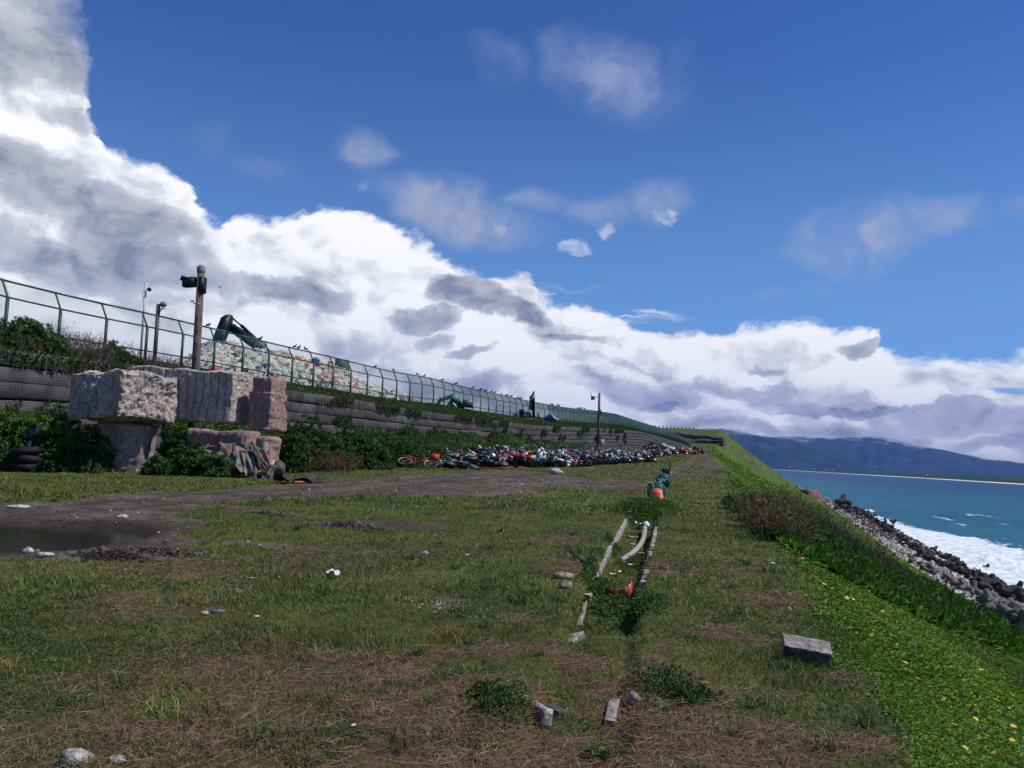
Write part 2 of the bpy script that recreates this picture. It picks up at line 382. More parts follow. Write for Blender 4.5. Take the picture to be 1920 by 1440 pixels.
def blade_arrays(P, D, bend, L, Wd, C):
    n = len(P); L = np.broadcast_to(L, n)[:, None]; Wd = np.broadcast_to(Wd, n)[:, None]
    a = rng.random(n)*6.283; S = np.stack([np.cos(a), np.sin(a), np.zeros(n)], 1)
    V = np.empty((n, 5, 3)); V[:, 0] = P-S*Wd/2; V[:, 1] = P+S*Wd/2
    m = P+D*L*.55; V[:, 2] = m+S*Wd*.4; V[:, 3] = m-S*Wd*.4; V[:, 4] = m+(D+bend)*L*.45
    b = (np.arange(n)*5)[:, None]
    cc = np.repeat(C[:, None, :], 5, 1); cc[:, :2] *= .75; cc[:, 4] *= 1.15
    return V.reshape(-1, 3), [b+np.array([0, 1, 2, 3]), b+np.array([3, 2, 4])], np.clip(cc.reshape(-1, 3), 0, 1)
def tube_lines(A, B, ra, rb, k=3):
    """many straight thin prisms at once"""
    A = np.asarray(A); B = np.asarray(B); n = len(A); t = nrm(B-A)
    ref = np.where(np.abs(t[:, 2:3]) > .9, np.array([[1., 0, 0]]), np.array([[0, 0, 1.]])); u = nrm(np.cross(t, ref)); v = np.cross(t, u)
    V = np.empty((n, 2*k, 3)); ra = np.broadcast_to(ra, n)[:, None]; rb = np.broadcast_to(rb, n)[:, None]
    for j in range(k):
        q = 2*math.pi*j/k; d = math.cos(q)*u+math.sin(q)*v
        V[:, j] = A+d*ra; V[:, k+j] = B+d*rb
    b = (np.arange(n)*2*k)[:, None]
    F = np.concatenate([b+np.array([j, (j+1) % k, k+(j+1) % k, k+j]) for j in range(k)])
    return V.reshape(-1, 3), F
def join_arrays(L):
    """[(V, F or [F..], C)] -> V, faces, C"""
    Vs = []; Cs = []; Fs = {}; n = 0
    for V, F, C in L:
        for f in (F if isinstance(F, list) else [F]): Fs.setdefault(f.shape[1], []).append(f+n)
        Vs.append(V); Cs.append(C); n += len(V)
    return np.concatenate(Vs), [np.concatenate(f) for f in Fs.values()], np.concatenate(Cs)

# ------------------------------------------------------------------ the lie of the land (eye level is z = 0, +Y runs along the embankment)
SEA = -15.0
by = np.array([-60, -10, 0, 130, 190, 260, 345, 372, 385, 395, 402, 430, 470, 700, 1200.])
bz = np.array([-2.4, -1.88, -1.6, 2.10, 3.25, 3.8, 4.2, 7.0, 9.0, 9.6, 13.4, 17.6, 18.2, 18.0, 18.0])
def line_dist(px, a): return a*1600/(1440-px)
def wall_pt(px, py, a=28.5): return at(px, py, line_dist(px, a))
wpx = [(-700, 0), (-300, 0), (0, 654), (230, 682), (540, 732), (640, 746), (800, 772), (1000, 798), (1120, 803), (1200, 809), (1250, 823), (1290, 836), (1312, 844)]
WP = []
for x, y in wpx:
    p = wall_pt(x, y if y else 700)
    if not y: p[2] = 3.35
    WP.append(p)
WP = np.array(WP)
fpx = [(-700, 0), (-300, 0), (0, 520), (80, 540), (162, 560), (304, 591), (421, 619), (515, 643), (628, 669), (740, 696.6), (808, 708), (877.5, 726), (947.5, 741.7), (1000, 753), (1060, 764), (1117, 770), (1158, 776.5), (1201.6, 791), (1245, 804), (1277, 817), (1302.6, 829)]
FP = []
for x, y in fpx:
    p = wall_pt(x, y if y else 700, 34.0)
    if not y: p[2] = 7.25
    FP.append(p)
FP = np.array(FP)
FH = 2.75                                      # fence height, base to top rail
def Wx(y): return np.interp(y, WP[:, 1], WP[:, 0])
def Wz(y): return np.interp(y, WP[:, 1], WP[:, 2])
def Fx(y): return np.interp(y, FP[:, 1], FP[:, 0])
def Fz(y): return np.interp(y, FP[:, 1], FP[:, 2])-FH
def curve(pixels, z):
    p = np.array([zhit(a, b, z) for a, b in pixels]); return p[np.argsort(p[:, 1])]
TOE = curve([(1920, 1185), (1800, 1120), (1700, 1055), (1640, 1010), (1580, 968), (1540, 938)], -13.4)
WAT = curve([(1920, 1115), (1830, 1075), (1740, 1030), (1660, 985), (1640, 975), (1600, 955), (1575, 944)], SEA)
ty = np.concatenate([[-200, 0, 40], TOE[:, 1], [700, 1200]]); tx = np.concatenate([[27, 27.5, 28], TOE[:, 0], [TOE[-1, 0]+20, TOE[-1, 0]+60]])
wy = np.concatenate([[-200, 0, 60], WAT[:, 1], [700, 1200]]); wx = np.concatenate([[38, 39, 41], WAT[:, 0], [WAT[-1, 0]+22, WAT[-1, 0]+70]])
cy_ = np.array([-60, 0, 5, 7, 10, 20, 40, 100, 200, 330, 345, 400, 470, 700, 1200]); cx_ = np.array([.9, .95, 1.12, 1.28, 1.55, 1.75, 2.2, 4.2, 7.6, 11.8, 12.0, 19.5, 24.0, 30, 40])
def crest(y): return np.interp(y, cy_, cx_)
def basez(x, y):
    return np.interp(y, by, bz) + 0.010*np.clip(x, -30, 0)
# drain
DR = [(-.46, 3), (-.5, 5.2), (-.55, 6.4), (-.62, 8.4), (-.66, 10.7), (-.66, 14.7), (-.62, 17.7), (-.47, 21.8), (-.42, 28), (-.24, 39), (.87, 60), (2.7, 84.6), (5, 160), (9.5, 300)]
DRy = np.array([p[1] for p in DR]); DRx = np.array([p[0] for p in DR])
def drain_x(y): return np.interp(y, DRy, DRx)
G0 = []
def H0(x, y):
    """ground height without small bumps"""
    x = np.asarray(x, float); y = np.asarray(y, float)
    c = crest(y); z = basez(x, y)
    # a low bank keeps the puddle
    # seaward slope
    t = np.clip((x-c)/np.maximum(np.interp(y, ty, tx)-c, 1), 0, 1)
    toe = np.interp(y, ty, tx); wat = np.interp(y, wy, wx); zc = basez(c, y)
    prof = t + 0.035*np.sin(t*math.pi)*(y < 900)
    zs = zc+(-13.4-zc)*prof
    tb = np.clip((x-toe)/np.maximum(wat-toe, 3), 0, 4)
    zb = -13.4 + (SEA+13.4)*tb
    zb = np.maximum(zb, -19)
    k = ss(-0.3, 0.6, x-c)
    out = z*(1-k)+np.where(x < toe, zs, zb)*k
    # behind the wall
    wxx, fxx = Wx(y), Fx(y)
    u = np.clip((wxx-x)/np.maximum(wxx-fxx, 1), 0, 1)
    zl = Wz(y)-.12+(Fz(y)-Wz(y)+.12)*ss(0, 1, u)
    back = ((x < wxx-0.75) & (y < 352))
    zl = np.where(x < fxx, Fz(y), zl)
    out = np.where(back, np.maximum(zl, out), out)
    return out
def puddle_mask(x, y):
    u = (x-PC[0])*PCA+(y-PC[1])*PSA; v = -(x-PC[0])*PSA+(y-PC[1])*PCA
    e = (u/PR[0])**2+(v/PR[1])**2
    return e + 0.35*fbm(x*.9, y*.9, oc=3)
PC = None
def ground_hit(px, py, f=None):
    f = f or H0
    d = ray(px, py); t = np.geomspace(1.5, 1500, 2600); P = d[None]*t[:, None]
    s = P[:, 2]-f(P[:, 0], P[:, 1]); i = np.argmax(s < 0)
    if i == 0: return None
    a, b = t[i-1], t[i]
    for _ in range(24):
        m = (a+b)/2; p = d*m
        if p[2]-f(p[0], p[1]) < 0: b = m
        else: a = m
    p = d*a; return p
PCA, PSA = math.cos(R(40)), math.sin(R(40))
pA = ground_hit(20, 1002); PC = np.array([pA[0], pA[1]]); PR = np.array([1.75, 1.85])
PZ = float(H0(PC[0]+.6, PC[1]+.1))-0.03
TRK = None; CLOD = []
def bumps(x, y):
    r = np.hypot(x, y)
    b = 0.035*fbm(x*.35, y*.35, oc=3)+0.018*fbm(x*1.6, y*1.6, oc=3)+np.where(r < 40, 0.008*fbm(x*7, y*7, oc=2), 0)
    b = b + np.where(x > crest(y)+1, 0.22*fbm(x*.22, y*.10, oc=4)*ss(1, 8, x-crest(y)), 0)
    return b
def seglen_dist(x, y, P):
    d = np.full(np.shape(x), 1e9)
    for (a, b), (c, e) in zip(P[:-1], P[1:]):
        L = (c-a)**2+(e-b)**2+1e-9; t = np.clip(((x-a)*(c-a)+(y-b)*(e-b))/L, 0, 1)
        d = np.minimum(d, np.hypot(x-a-t*(c-a), y-b-t*(e-b)))
    return d
def gp(px, py):
    p = ground_hit(px, py); return (p[0], p[1])
SC1 = [gp(x, y) for x, y in ((1326, 858), (1338, 864), (1352, 874), (1372, 890), (1394, 906), (1425, 930))]
SC2 = [gp(x, y) for x, y in ((1298, 868), (1314, 870), (1326, 878), (1336, 886))]
def scarp(x, y):
    s1 = seglen_dist(x, y, SC1); s2 = seglen_dist(x, y, SC2)
    return s1, s2
def H(x, y):
    x = np.asarray(x, float); y = np.asarray(y, float)
    z = H0(x, y)+bumps(x, y)
    # puddle bowl
    e = puddle_mask(x, y); k = 1-ss(.75, 1.25, e)
    z = z*(1-k)+(PZ-0.05)*k
    dt = seglen_dist(x, y, TRK) if TRK is not None else 99.
    if TRK is not None: z = z-np.where((y < 60) & (x < 0), .035*np.exp(-((dt-.72)/.17)**2), 0)
    # drain trench
    dd = np.abs(x-drain_x(y)); on = ss(3.0, 4.5, y)*(1-ss(17, 20, y))
    z = z-(1-ss(.22, .36, dd))*.20*on*np.where(y < 7.4, .4, 1.0)
    for (a, b_), rx, ry, hh in CLOD:
        e2 = ((x-a)/rx)**2+((y-b_)/ry)**2
        if np.any(e2 < 4): z = z+np.where(e2 < 6, hh*np.exp(-e2)*(.6+1.1*np.abs(fbm(x*9, y*9, oc=3))), 0)
    # little earth steps cut in the sea slope
    far = (y > 30) & (y < 340) & (x > -2) & (x < 60)
    if np.any(far):
        s1, s2 = scarp(x, y)
        z = z-np.where(far, 0.8*(1-ss(0, 1.8, s1))*ss(40, 90, y)+0.4*(1-ss(0, .9, s2)), 0)
    return z
def G(px, py):                                 # point of the finished ground under a pixel
    return ground_hit(px, py, H)

# ------------------------------------------------------------------ what grows or lies where
def stamp(x, y, L):
    """max of soft discs given as pixel, radius across and along"""
    r = np.zeros(np.shape(x))
    for (X, Y), rx, ry, w in L:
        e = ((x-X)/rx)**2+((y-Y)/ry)**2; r = np.maximum(r, w*(1-ss(.25, 1.3, e)))
    return r
TRK = [gp(x, y) for x, y in ((-500, 990), (-100, 958), (150, 952), (330, 938), (480, 926), (640, 914), (800, 900), (980, 889))]
DIRTB = [(gp(1010, 905), 2.2, 3.6, 1), (gp(1100, 905), 2.2, 3.4, 1), (gp(1160, 910), 1.5, 2.4, 1), (gp(900, 918), 2.0, 2.6, .9), (gp(980, 890), 2.2, 3.5, .9), (gp(780, 922), 2.6, 1.6, .8),
         (gp(200, 1045), 1.0, .35, 1), (gp(300, 1040), .9, .3, .9), (gp(100, 1050), .8, .25, .8), (gp(650, 988), 1.3, .5, .85), (gp(760, 985), 1.2, .6, .75), (gp(520, 1025), 1.0, .35, .7), (gp(480, 963), 1.0, .5, .7), (gp(20, 955), 3.5, 1.4, 1),
         (gp(250, 985), 1.4, 1.1, 1), (gp(0, 1010), 3.0, 1.9, 1), (gp(1200, 935), .6, 1.2, .7), (gp(1250, 1070), .22, .35, .9), (gp(1060, 1040), .6, .4, .5)]
DRYB = [(gp(830, 1340), 1.0, .55, 1.2), (gp(1150, 1400), 1.3, .5, 1.2), (gp(1420, 1400), .9, .45, 1.1), (gp(1250, 1280), .7, .6, 1.1), (gp(960, 1300), .8, .5, 1), (gp(1180, 1350), .8, .6, 1), (gp(1060, 1420), .9, .35, 1), (gp(1380, 1400), .7, .4, .9), (gp(1240, 1240), .45, .6, .9), (gp(1560, 1360), .35, .4, .8), (gp(1450, 1320), .5, .4, .6),
        (gp(1040, 1010), .6, .6, .8), (gp(1080, 1060), .45, .7, .9), (gp(330, 1090), .6, .30, .9), (gp(800, 1130), .4, .25, .8), (gp(440, 1115), .35, .2, .7), (gp(700, 1250), .6, .35, .7), (gp(870, 1220), .6, .4, .7),
        (gp(230, 1360), .3, .15, .8), (gp(340, 1400), .3, .16, .7), (gp(1100, 1230), .35, .4, .9), (gp(1330, 1190), .5, .4, .5), (gp(1440, 1080), .5, .6, .6), (gp(1480, 1130), .35, .5, .6), (gp(560, 1160), .5, .3, .4), (gp(80, 1290), .4, .2, .5),
        (gp(640, 1400), .7, .3, .6), (gp(1250, 1070), .5, .9, .7), (gp(1610, 1300), .25, .4, .7), (gp(780, 1400), .6, .3, .9), (gp(980, 1170), .5, .4, .6)]
CLOD = [(gp(215, 1047), .55, .14, .09), (gp(300, 1040), .6, .14, .06), (gp(655, 988), .6, .22, .07), (gp(500, 965), .7, .25, .05), (gp(110, 1050), .3, .1, .05), (gp(1095, 893), .9, .4, .10), (gp(780, 985), .7, .25, .05)]
def masks(x, y):
    """dirt, dryness, lushness of the level ground and slope"""
    n1 = fbm(x*.9, y*.9, oc=4); n2 = fbm(x*3.1+9, y*3.1, oc=3); n3 = fbm(x*.28+3, y*.28, oc=3)
    d = seglen_dist(x, y, TRK); wdt = np.interp(np.hypot(x, y), [9, 14, 24, 40], [1.2, 1.5, 1.7, 2.6])
    dirt = 1-ss(.75, 1.25, d/wdt+.25*n1+.12*n2)
    dirt = np.maximum(dirt, ss(.35, .6, stamp(x, y, DIRTB)+.25*n1+.2*n2))
    dirt = np.maximum(dirt, (1-ss(1.5, 1.9, puddle_mask(x, y))))
    far = 1-ss(60, 100, y)
    dirt *= far*(x < crest(y)+.2)
    s1, s2 = scarp(x, y)
    dirt = np.maximum(dirt, np.where(y > 50, 1-ss(.8, 1.7, s1+.4*n2), 0)); dirt = np.maximum(dirt, np.where(y > 30, 1-ss(.2, .8, s2), 0))
    dd = np.abs(x-drain_x(y))
    path = (1-ss(.25, .55, dd+.1*n2))*ss(28, 40, y); dirt = np.maximum(dirt, .8*path*(y < 330))
    # the earth bands of the terrace wall
    band = ss(394.5, 396, y)*(1-ss(401.5, 403, y)); dirt = np.maximum(dirt, band*(x < 45))
    wx_, wy_ = x+.35*fbm(x*1.7, y*1.7, oc=3), y+.35*fbm(x*1.7+30, y*1.7, oc=3)
    dry = ss(.14, .74, stamp(wx_, wy_, DRYB)*.85+.38*n1+.34*n2)
    dry = np.maximum(dry*(np.hypot(x, y) < 30), .55*ss(.25, .9, n3+.5*n1)*(x < crest(y)))
    lush = ss(-.20, .45, x-crest(y)-.02+.22*n1+.12*n2)
    return dirt, dry, lush

# ------------------------------------------------------------------ ground mesh: rings that widen with distance
rr = np.concatenate([np.linspace(.3, 2.6, 8)[:-1], np.geomspace(2.6, 60, 330), np.geomspace(60, 1100, 200)[1:]])
va = np.concatenate([np.arange(-180, -50, 2.5), np.arange(-50, 44, .16), np.arange(44, 180, 2.5)])
angs = np.radians(va-11.0+0.0)                # clockwise from +Y
A_, R_ = np.meshgrid(angs, rr); X = R_*np.sin(A_); Y = R_*np.cos(A_)
ni, nj = X.shape
x_, y_ = X.ravel(), Y.ravel(); z_ = H(x_, y_)
V = np.stack([x_, y_, z_], 1); V = np.concatenate([V, [[0, 0, float(H(0, 0))]]])
I = np.arange(ni*nj).reshape(ni, nj); J = np.roll(I, -1, 1)
Q = np.stack([I[:-1], I[1:], J[1:], J[:-1]], -1).reshape(-1, 4)
T = np.stack([np.full(nj, ni*nj), I[0], J[0]], -1)
dirt, dry, lush = masks(V[:, 0], V[:, 1])
zone = np.zeros(len(V))
toeV = np.interp(V[:, 1], ty, tx)
zone[(V[:, 0] > toeV-.3+0.9*fbm(V[:, 0]*.4, V[:, 1]*.4, oc=3))] = 1
# colours: the things' own colours, light comes from the sun
def lerp(a, b, t): return np.asarray(a)*(1-t[:, None])+np.asarray(b)*t[:, None]
n1 = fbm(V[:, 0]*1.3, V[:, 1]*1.3, oc=4); n2 = fbm(V[:, 0]*6, V[:, 1]*6, oc=3); n0 = fbm(V[:, 0]*.15, V[:, 1]*.15, oc=4)
C = lerp((.055, .068, .016), (.090, .096, .026), ss(-.6, .7, n1+.4*n2))
C = lerp(C, (.078, .078, .028), ss(60, 12, 0*n1)*0+.8*ss(25, 120, V[:, 1])*(V[:, 0] < crest(V[:, 1])+1))
C = lerp(C, (.095, .060, .038), dry*.9)
C = lerp(C, (.070, .115, .016), lush*.85)
C = lerp(C, (.030, .055, .012), lush*ss(.0, .8, n0)*.6)
dc = lerp((.066, .050, .042), (.125, .100, .086), ss(-.5, .7, n1*.6+n2*.6))
dtr = seglen_dist(V[:, 0], V[:, 1], TRK); dc = lerp(dc, (.034, .028, .025), np.exp(-((dtr-.72)/.22)**2)*.6*(V[:, 1] < 60)); wet = 1-ss(1.0, 1.9, puddle_mask(V[:, 0], V[:, 1])); dc = lerp(dc, (.024, .020, .018), wet*.7)
C = lerp(C, dc, dirt)
berm = (V[:, 0] < Wx(V[:, 1])-.6) & (V[:, 1] < 345)
C[berm] = lerp((.030, .050, .012), (.060, .062, .022), ss(-.5, .6, n1))[berm]
C[(V[:, 1] > 352) & (V[:, 0] < crest(V[:, 1])+2)] *= np.array([.8, 1.05, .7])
beach = lerp((.20, .185, .17), (.42, .385, .35), ss(-.5, .6, fbm(V[:, 0]*.5, V[:, 1]*.5, oc=3)+n2*.5))
beach = lerp(beach, (.09, .08, .075), ss(.75, 1.0, (V[:, 0]-toeV)/np.maximum(np.interp(V[:, 1], wy, wx)-toeV, 2)))
C = np.where(zone[:, None] > 0, beach, C)
fz = lambda F, f: F[f(V[F].mean(1))]
def gmat(N):
    c = attr(N); p = geopos(N)
    n = N.noise(p, 14, 6, .65); n_ = N.noise(p, 55, 4, .6); big = N.noise(p, .7, 5, .6)
    c = N.mix(1.0, c, N.mix(N.ramp(n, .28, .74), (.62, .62, .62, 1), (1.35, 1.32, 1.25, 1)), blend='MULTIPLY')
    c = N.mix(1.0, c, N.mix(N.ramp(n_, .3, .7), (.72, .72, .72, 1), (1.28, 1.28, 1.28, 1)), blend='MULTIPLY')
    c = N.mix(1.0, c, N.mix(N.ramp(big, .3, .7), (.86, .9, .85, 1), (1.15, 1.12, 1.15, 1)), blend='MULTIPLY')
    return prin(N, c, .95, 0, .12, bump(N, N.m('ADD', n, N.m('MULTIPLY', n_, .5)), .8, .04))
GM = material('ground_earth', gmat)
def rmat(N):
    p = geopos(N); vo = N.n('ShaderNodeTexVoronoi'); N.put(vo.inputs['Vector'], p); vo.inputs['Scale'].default_value = 2.6
    c = N.mix(1.0, attr(N), N.mix(.7, (1, 1, 1, 1), vo.outputs['Distance']), blend='MULTIPLY')
    n = N.noise(p, 3.5, 8, .7)
    c = N.mix(1.0, c, N.mix(N.ramp(n, .3, .7), (.5, .5, .5, 1), (1.7, 1.65, 1.6, 1)), blend='MULTIPLY')
    return prin(N, c, .9, 0, .2, bump(N, N.m('ADD', vo.outputs['Distance'], n), 1.0, .25))
BM = material('beach_rubble', rmat)
qc = V[Q].mean(1); qz = zone[Q].mean(1) > .5; qd = (dirt[Q].mean(1) > .5) & (~qz) & (qc[:, 1] < 90) & (qc[:, 1] > 7.0) & (qc[:, 0] < -.9)
def sub(name, F, mat):
    F = [f for f in F if len(f)]; used = np.unique(np.concatenate([f.ravel() for f in F])); mp = np.full(len(V), -1); mp[used] = np.arange(len(used))
    return tag(mk(name, V[used], [mp[f] for f in F], mat, cols=C[used], smooth=True), kind='structure')
sub('ground', [Q[~qz & ~qd], T], GM); sub('dirt_track', [Q[qd]], GM); sub('beach', [Q[qz]], BM)

# puddle
pa = np.linspace(0, 2*math.pi, 60, endpoint=False); pv = [(PC[0]+1.35*(PR[0]*math.cos(a)*PCA-PR[1]*math.sin(a)*PSA), PC[1]+1.35*(PR[0]*math.cos(a)*PSA+PR[1]*math.sin(a)*PCA), PZ-.004) for a in pa]
def wmat(N):
    p = geopos(N); w = N.noise(N.vm('MULTIPLY', p, (3, 14, 1)), 3.0, 3, .5)
    return prin(N, (.022, .020, .015), .05, 0, .5, bump(N, w, .10, .012))
tag(mk('puddle', pv, [np.arange(60)[None]], material('puddle_water', wmat)), kind='structure')

# ------------------------------------------------------------------ sea
sr = np.concatenate([np.geomspace(30, 400, 260), np.geomspace(400, 26000, 150)[1:]]); sa_ = np.radians(np.concatenate([np.arange(-100, -2, 3), np.arange(-2, 40, .12), np.arange(40, 150, 2)]))
A_, R_ = np.meshgrid(sa_, sr); x = (R_*np.sin(A_)).ravel(); y = (R_*np.cos(A_)).ravel()
sd = x-np.interp(y, wy, wx)                   # metres offshore
amp = ss(3, 40, sd)*np.interp(np.hypot(x, y), [0, 600, 3000], [1, 1, 0.0])
z = SEA+amp*(.22*fbm(x*.10+y*.03, y*.05, oc=4)+.08*fbm(x*.5, y*.3, oc=2))
def ridge(cx, cy, L, w, h, rot):
    u = (x-cx)*math.cos(rot)+(y-cy)*math.sin(rot); v = -(x-cx)*math.sin(rot)+(y-cy)*math.cos(rot)
    return h*np.exp(-(u/L)**2)*np.exp(-(np.where(v < 0, v/(w*.6), v/(w*1.6)))**2)
BW = [(zhit(1862, 1062, SEA), 9, 2.2, 1.7), (zhit(1900, 1070, SEA), 14, 2.0, 1.1), (zhit(1632, 962, SEA), 7, 3, 1.5), (zhit(1905, 1100, SEA), 12, 1.5, .5)]
crestm = np.zeros(len(x))
for p, L, w, h in BW:
    r_ = ridge(p[0], p[1], L, w, h, .2); z += r_*(.85+.3*fbm(x*.8, y*.8, oc=3)); crestm = np.maximum(crestm, ss(.45, .9, r_/h)*(h > .6))
fo = fbm(x*.09+4, y*.045, oc=5); fo2 = fbm(x*.5, y*.28, oc=4)
wfo = np.interp(y, [0, 60, 100, 130, 170, 210, 260, 330, 420], [32, 33, 34, 32, 26, 20, 8, 3, 0])
foam = 1-ss(.75, 1.15, sd/np.maximum(wfo, .5)+.22*fo+.25*fo2)
foam = np.maximum(foam, ss(.15, .5, fo2+.3*fo)*(1-ss(1.0, 1.9, sd/np.maximum(wfo, .5)))*.75)
foam *= 1-.35*ss(.1, .6, fo2+fo*.4)*ss(.2, .6, sd/np.maximum(wfo, .5))
foam = np.maximum(foam, crestm)
caps = ss(.62, .8, fbm(x*.16+31, y*.035, oc=4)+.25*fbm(x*.03, y*.02, oc=2))*(1-ss(300, 700, R_.ravel()))*.55
foam = np.maximum(foam, caps*(sd > 10)); foam[sd < 0] = .9
dist_ = np.hypot(x, y)
deep = lerp((.005, .085, .118), (.003, .034, .080), ss(20, 120, sd+30*fo))
deep = lerp(deep, (.004, .078, .122), (ss(150, 330, dist_)*(1-ss(500, 1300, dist_)))*.9)
deep = lerp(deep, (.003, .042, .095), ss(700, 2500, dist_))
Cs = np.concatenate([deep, foam[:, None]], 1)
ni, nj = A_.shape; I = np.arange(ni*nj).reshape(ni, nj)
Q = np.stack([I[:-1, :-1], I[1:, :-1], I[1:, 1:], I[:-1, 1:]], -1).reshape(-1, 4)
def smat(N):
    a = N.n('ShaderNodeAttribute', attribute_name='Col'); p = geopos(N)
    w1 = N.noise(N.vm('MULTIPLY', p, (.30, .12, 1)), 1.6, 5, .6); w2 = N.noise(N.vm('MULTIPLY', p, (.03, .010, 1)), 1.0, 5, .6)
    fn = N.noise(N.vm('MULTIPLY', p, (1.0, .5, 1)), .9, 7, .7)
    fm = N.ramp(N.m('ADD', a.outputs['Alpha'], N.m('MULTIPLY', N.m('SUBTRACT', fn, .5), 1.5)), .36, .66)
    c = N.mix(1.0, a.outputs['Color'], N.mix(N.ramp(w1, .3, .7), (.68, .74, .80, 1), (1.30, 1.26, 1.2, 1)), blend='MULTIPLY')
    c = N.mix(1.0, c, N.mix(N.ramp(w2, .35, .65), (.75, .82, .88, 1), (1.2, 1.2, 1.12, 1)), blend='MULTIPLY')
    wat = prin(N, c, .40, 0, .16, bump(N, w1, .8, .7))
    foa = prin(N, N.mix(N.ramp(fn, .35, .6), (.34, .46, .52, 1), (.74, .77, .79, 1)), .9, 0, .1, bump(N, fn, .6, .3))
    mx = N.n('ShaderNodeMixShader'); N.put(mx.inputs[0], fm); N.t.links.new(wat, mx.inputs[1]); N.t.links.new(foa, mx.inputs[2]); return mx.outputs[0]
tag(mk('sea', np.stack([x, y, z], 1), [Q], material('sea_water', smat), cols=Cs, smooth=True), kind='structure')

# ------------------------------------------------------------------ far coast and mountains
cst = [(1180, 871.5), (1300, 874.5), (1435, 879.6), (1520, 884.5), (1600, 889.4), (1700, 895.2), (1800, 901.4), (1920, 909), (2060, 918.5), (2300, 935)]
Cc = []
for px, py in cst:
    d = ray(px, py); D = min(SEA/d[2] if d[2] < 0 else 13000, 13000); Cc.append(d*D)
Cc = np.array(Cc); Cc[:, 2] = SEA
t = np.linspace(0, len(Cc)-1, 160); Cc = np.stack([np.interp(t, np.arange(len(Cc)), Cc[:, i]) for i in range(3)], 1)
dirc = nrm(Cc*np.array([1, 1, 0]))
rows = []
Cr = Cc.copy(); rows.append(np.c_[Cr[:, :2], np.full(len(Cr), SEA-1)]); rows.append(np.c_[(Cr+dirc*14)[:, :2], np.full(len(Cr), SEA+1.0)])
rows.append(np.c_[(Cr+dirc*60)[:, :2], np.full(len(Cr), SEA+3.5)]); rows.append(np.c_[(Cr+dirc*7000)[:, :2], np.full(len(Cr), SEA+30.)])
Vc = np.concatenate(rows); n = len(Cr); F = np.concatenate([np.stack([np.arange(n-1)+i*n, np.arange(n-1)+i*n+1, np.arange(n-1)+(i+1)*n+1, np.arange(n-1)+(i+1)*n], 1) for i in range(3)])
ccol = np.concatenate([np.full((n, 3), .75), np.full((n, 3), .7), np.tile([.035, .06, .03], (n, 1)), np.tile([.03, .055, .03], (n, 1))])
def farm(N):
    p = geopos(N); n_ = N.noise(p, .004, 6, .6)
    return prin(N, N.mix(1.0, attr(N), N.mix(N.ramp(n_, .3, .7), (.6, .6, .6, 1), (1.4, 1.4, 1.4, 1)), blend='MULTIPLY'), 1, 0, .0)
tag(mk('far_shore', Vc, [F], material('far_shore', farm), cols=ccol), kind='structure')
# surf along it: a low white roll of foam
rows = [np.c_[(Cr-dirc*a)[:, :2], np.full(n, SEA+h)] for a, h in ((26, .35), (14, 2.2), (0, 1.6))]
F2 = np.concatenate([np.stack([np.arange(n-1)+i*n, np.arange(n-1)+i*n+1, np.arange(n-1)+(i+1)*n+1, np.arange(n-1)+(i+1)*n], 1) for i in range(2)])
tag(mk('far_surf', np.concatenate(rows), [F2], simple('surf_foam', (.8, .82, .84), .9, var=.06, scale=.01)), kind='structure')

def mountain(name, prof, D, depth, seed, foot=None):
    prof = [(a, b-6) for a, b in prof]
    """ridge whose skyline runs through the given sight lines; slopes fall towards us with ribs and gullies"""
    pr = np.array([at(a, b, D) for a, b in prof]); m = 260
    u = np.linspace(0, 1, m); s_ = np.linspace(0, 1, len(pr)); P = np.stack([np.interp(u, s_, pr[:, i]) for i in range(3)], 1)
    dn = nrm(P*np.array([1, 1, 0])); k = 46; L = []
    for j in range(k):
        q = j/(k-1)                            # 0 foot .. 1 crest .. behind
        Pj = P-dn*depth*(1-q)*1.0
        h = (P[:, 2]-SEA)*(q**1.05)
        along = u*m*.11
        rib = fbm(along*1.1+seed, np.full(m, q*2.2+seed), oc=5)*math.sin(math.pi*min(1, q*1.02))**.7
        rib2 = (1-np.abs(fbm(along*.9+seed+8, np.full(m, q*.9), oc=4)))-.6
        h = h+ (P[:, 2]-SEA)*(.06*rib+.05*rib2*math.sin(math.pi*q)**.8)
        L.append(np.c_[Pj[:, :2], SEA+h-2*(q == 0)])
    L.append(np.c_[(P+dn*1200)[:, :2], L[-1][:, 2]-300])
    Vm = np.concatenate(L); Fm = np.concatenate([np.stack([np.arange(m-1)+i*m, np.arange(m-1)+i*m+1, np.arange(m-1)+(i+1)*m+1, np.arange(m-1)+(i+1)*m], 1) for i in range(k)])
    def f(N):
        p = geopos(N); n_ = N.noise(p, .0022, 8, .62); n3 = N.noise(p, .02, 4, .6)
        c = N.mix(N.ramp(n_, .35, .65), (.012, .026, .022, 1), (.030, .050, .032, 1)); c = N.mix(1.0, c, N.mix(n3, (.6, .6, .6, 1), (1.4, 1.4, 1.4, 1)), blend='MULTIPLY')
        sq = N.n('ShaderNodeSeparateColor'); N.t.links.new(attr(N), sq.inputs[0]); nz = N.noise(N.vm('MULTIPLY', p, (1, 1, 2.5)), .0011, 6, .6)
        al = N.ramp(N.m('ADD', sq.outputs[0], N.m('MULTIPLY', N.m('SUBTRACT', nz, .5), .55)), .84, .99, 1.0, 0.0)
        return prin(N, c, 1, 0, 0.0, alpha=al)
    qc_ = np.repeat(np.r_[np.linspace(0, 1, k), 1.0], m)[:, None]*np.ones((1, 3))
    return tag(mk(name, Vm, [Fm], material(name, f), smooth=True, cols=qc_), kind='structure')
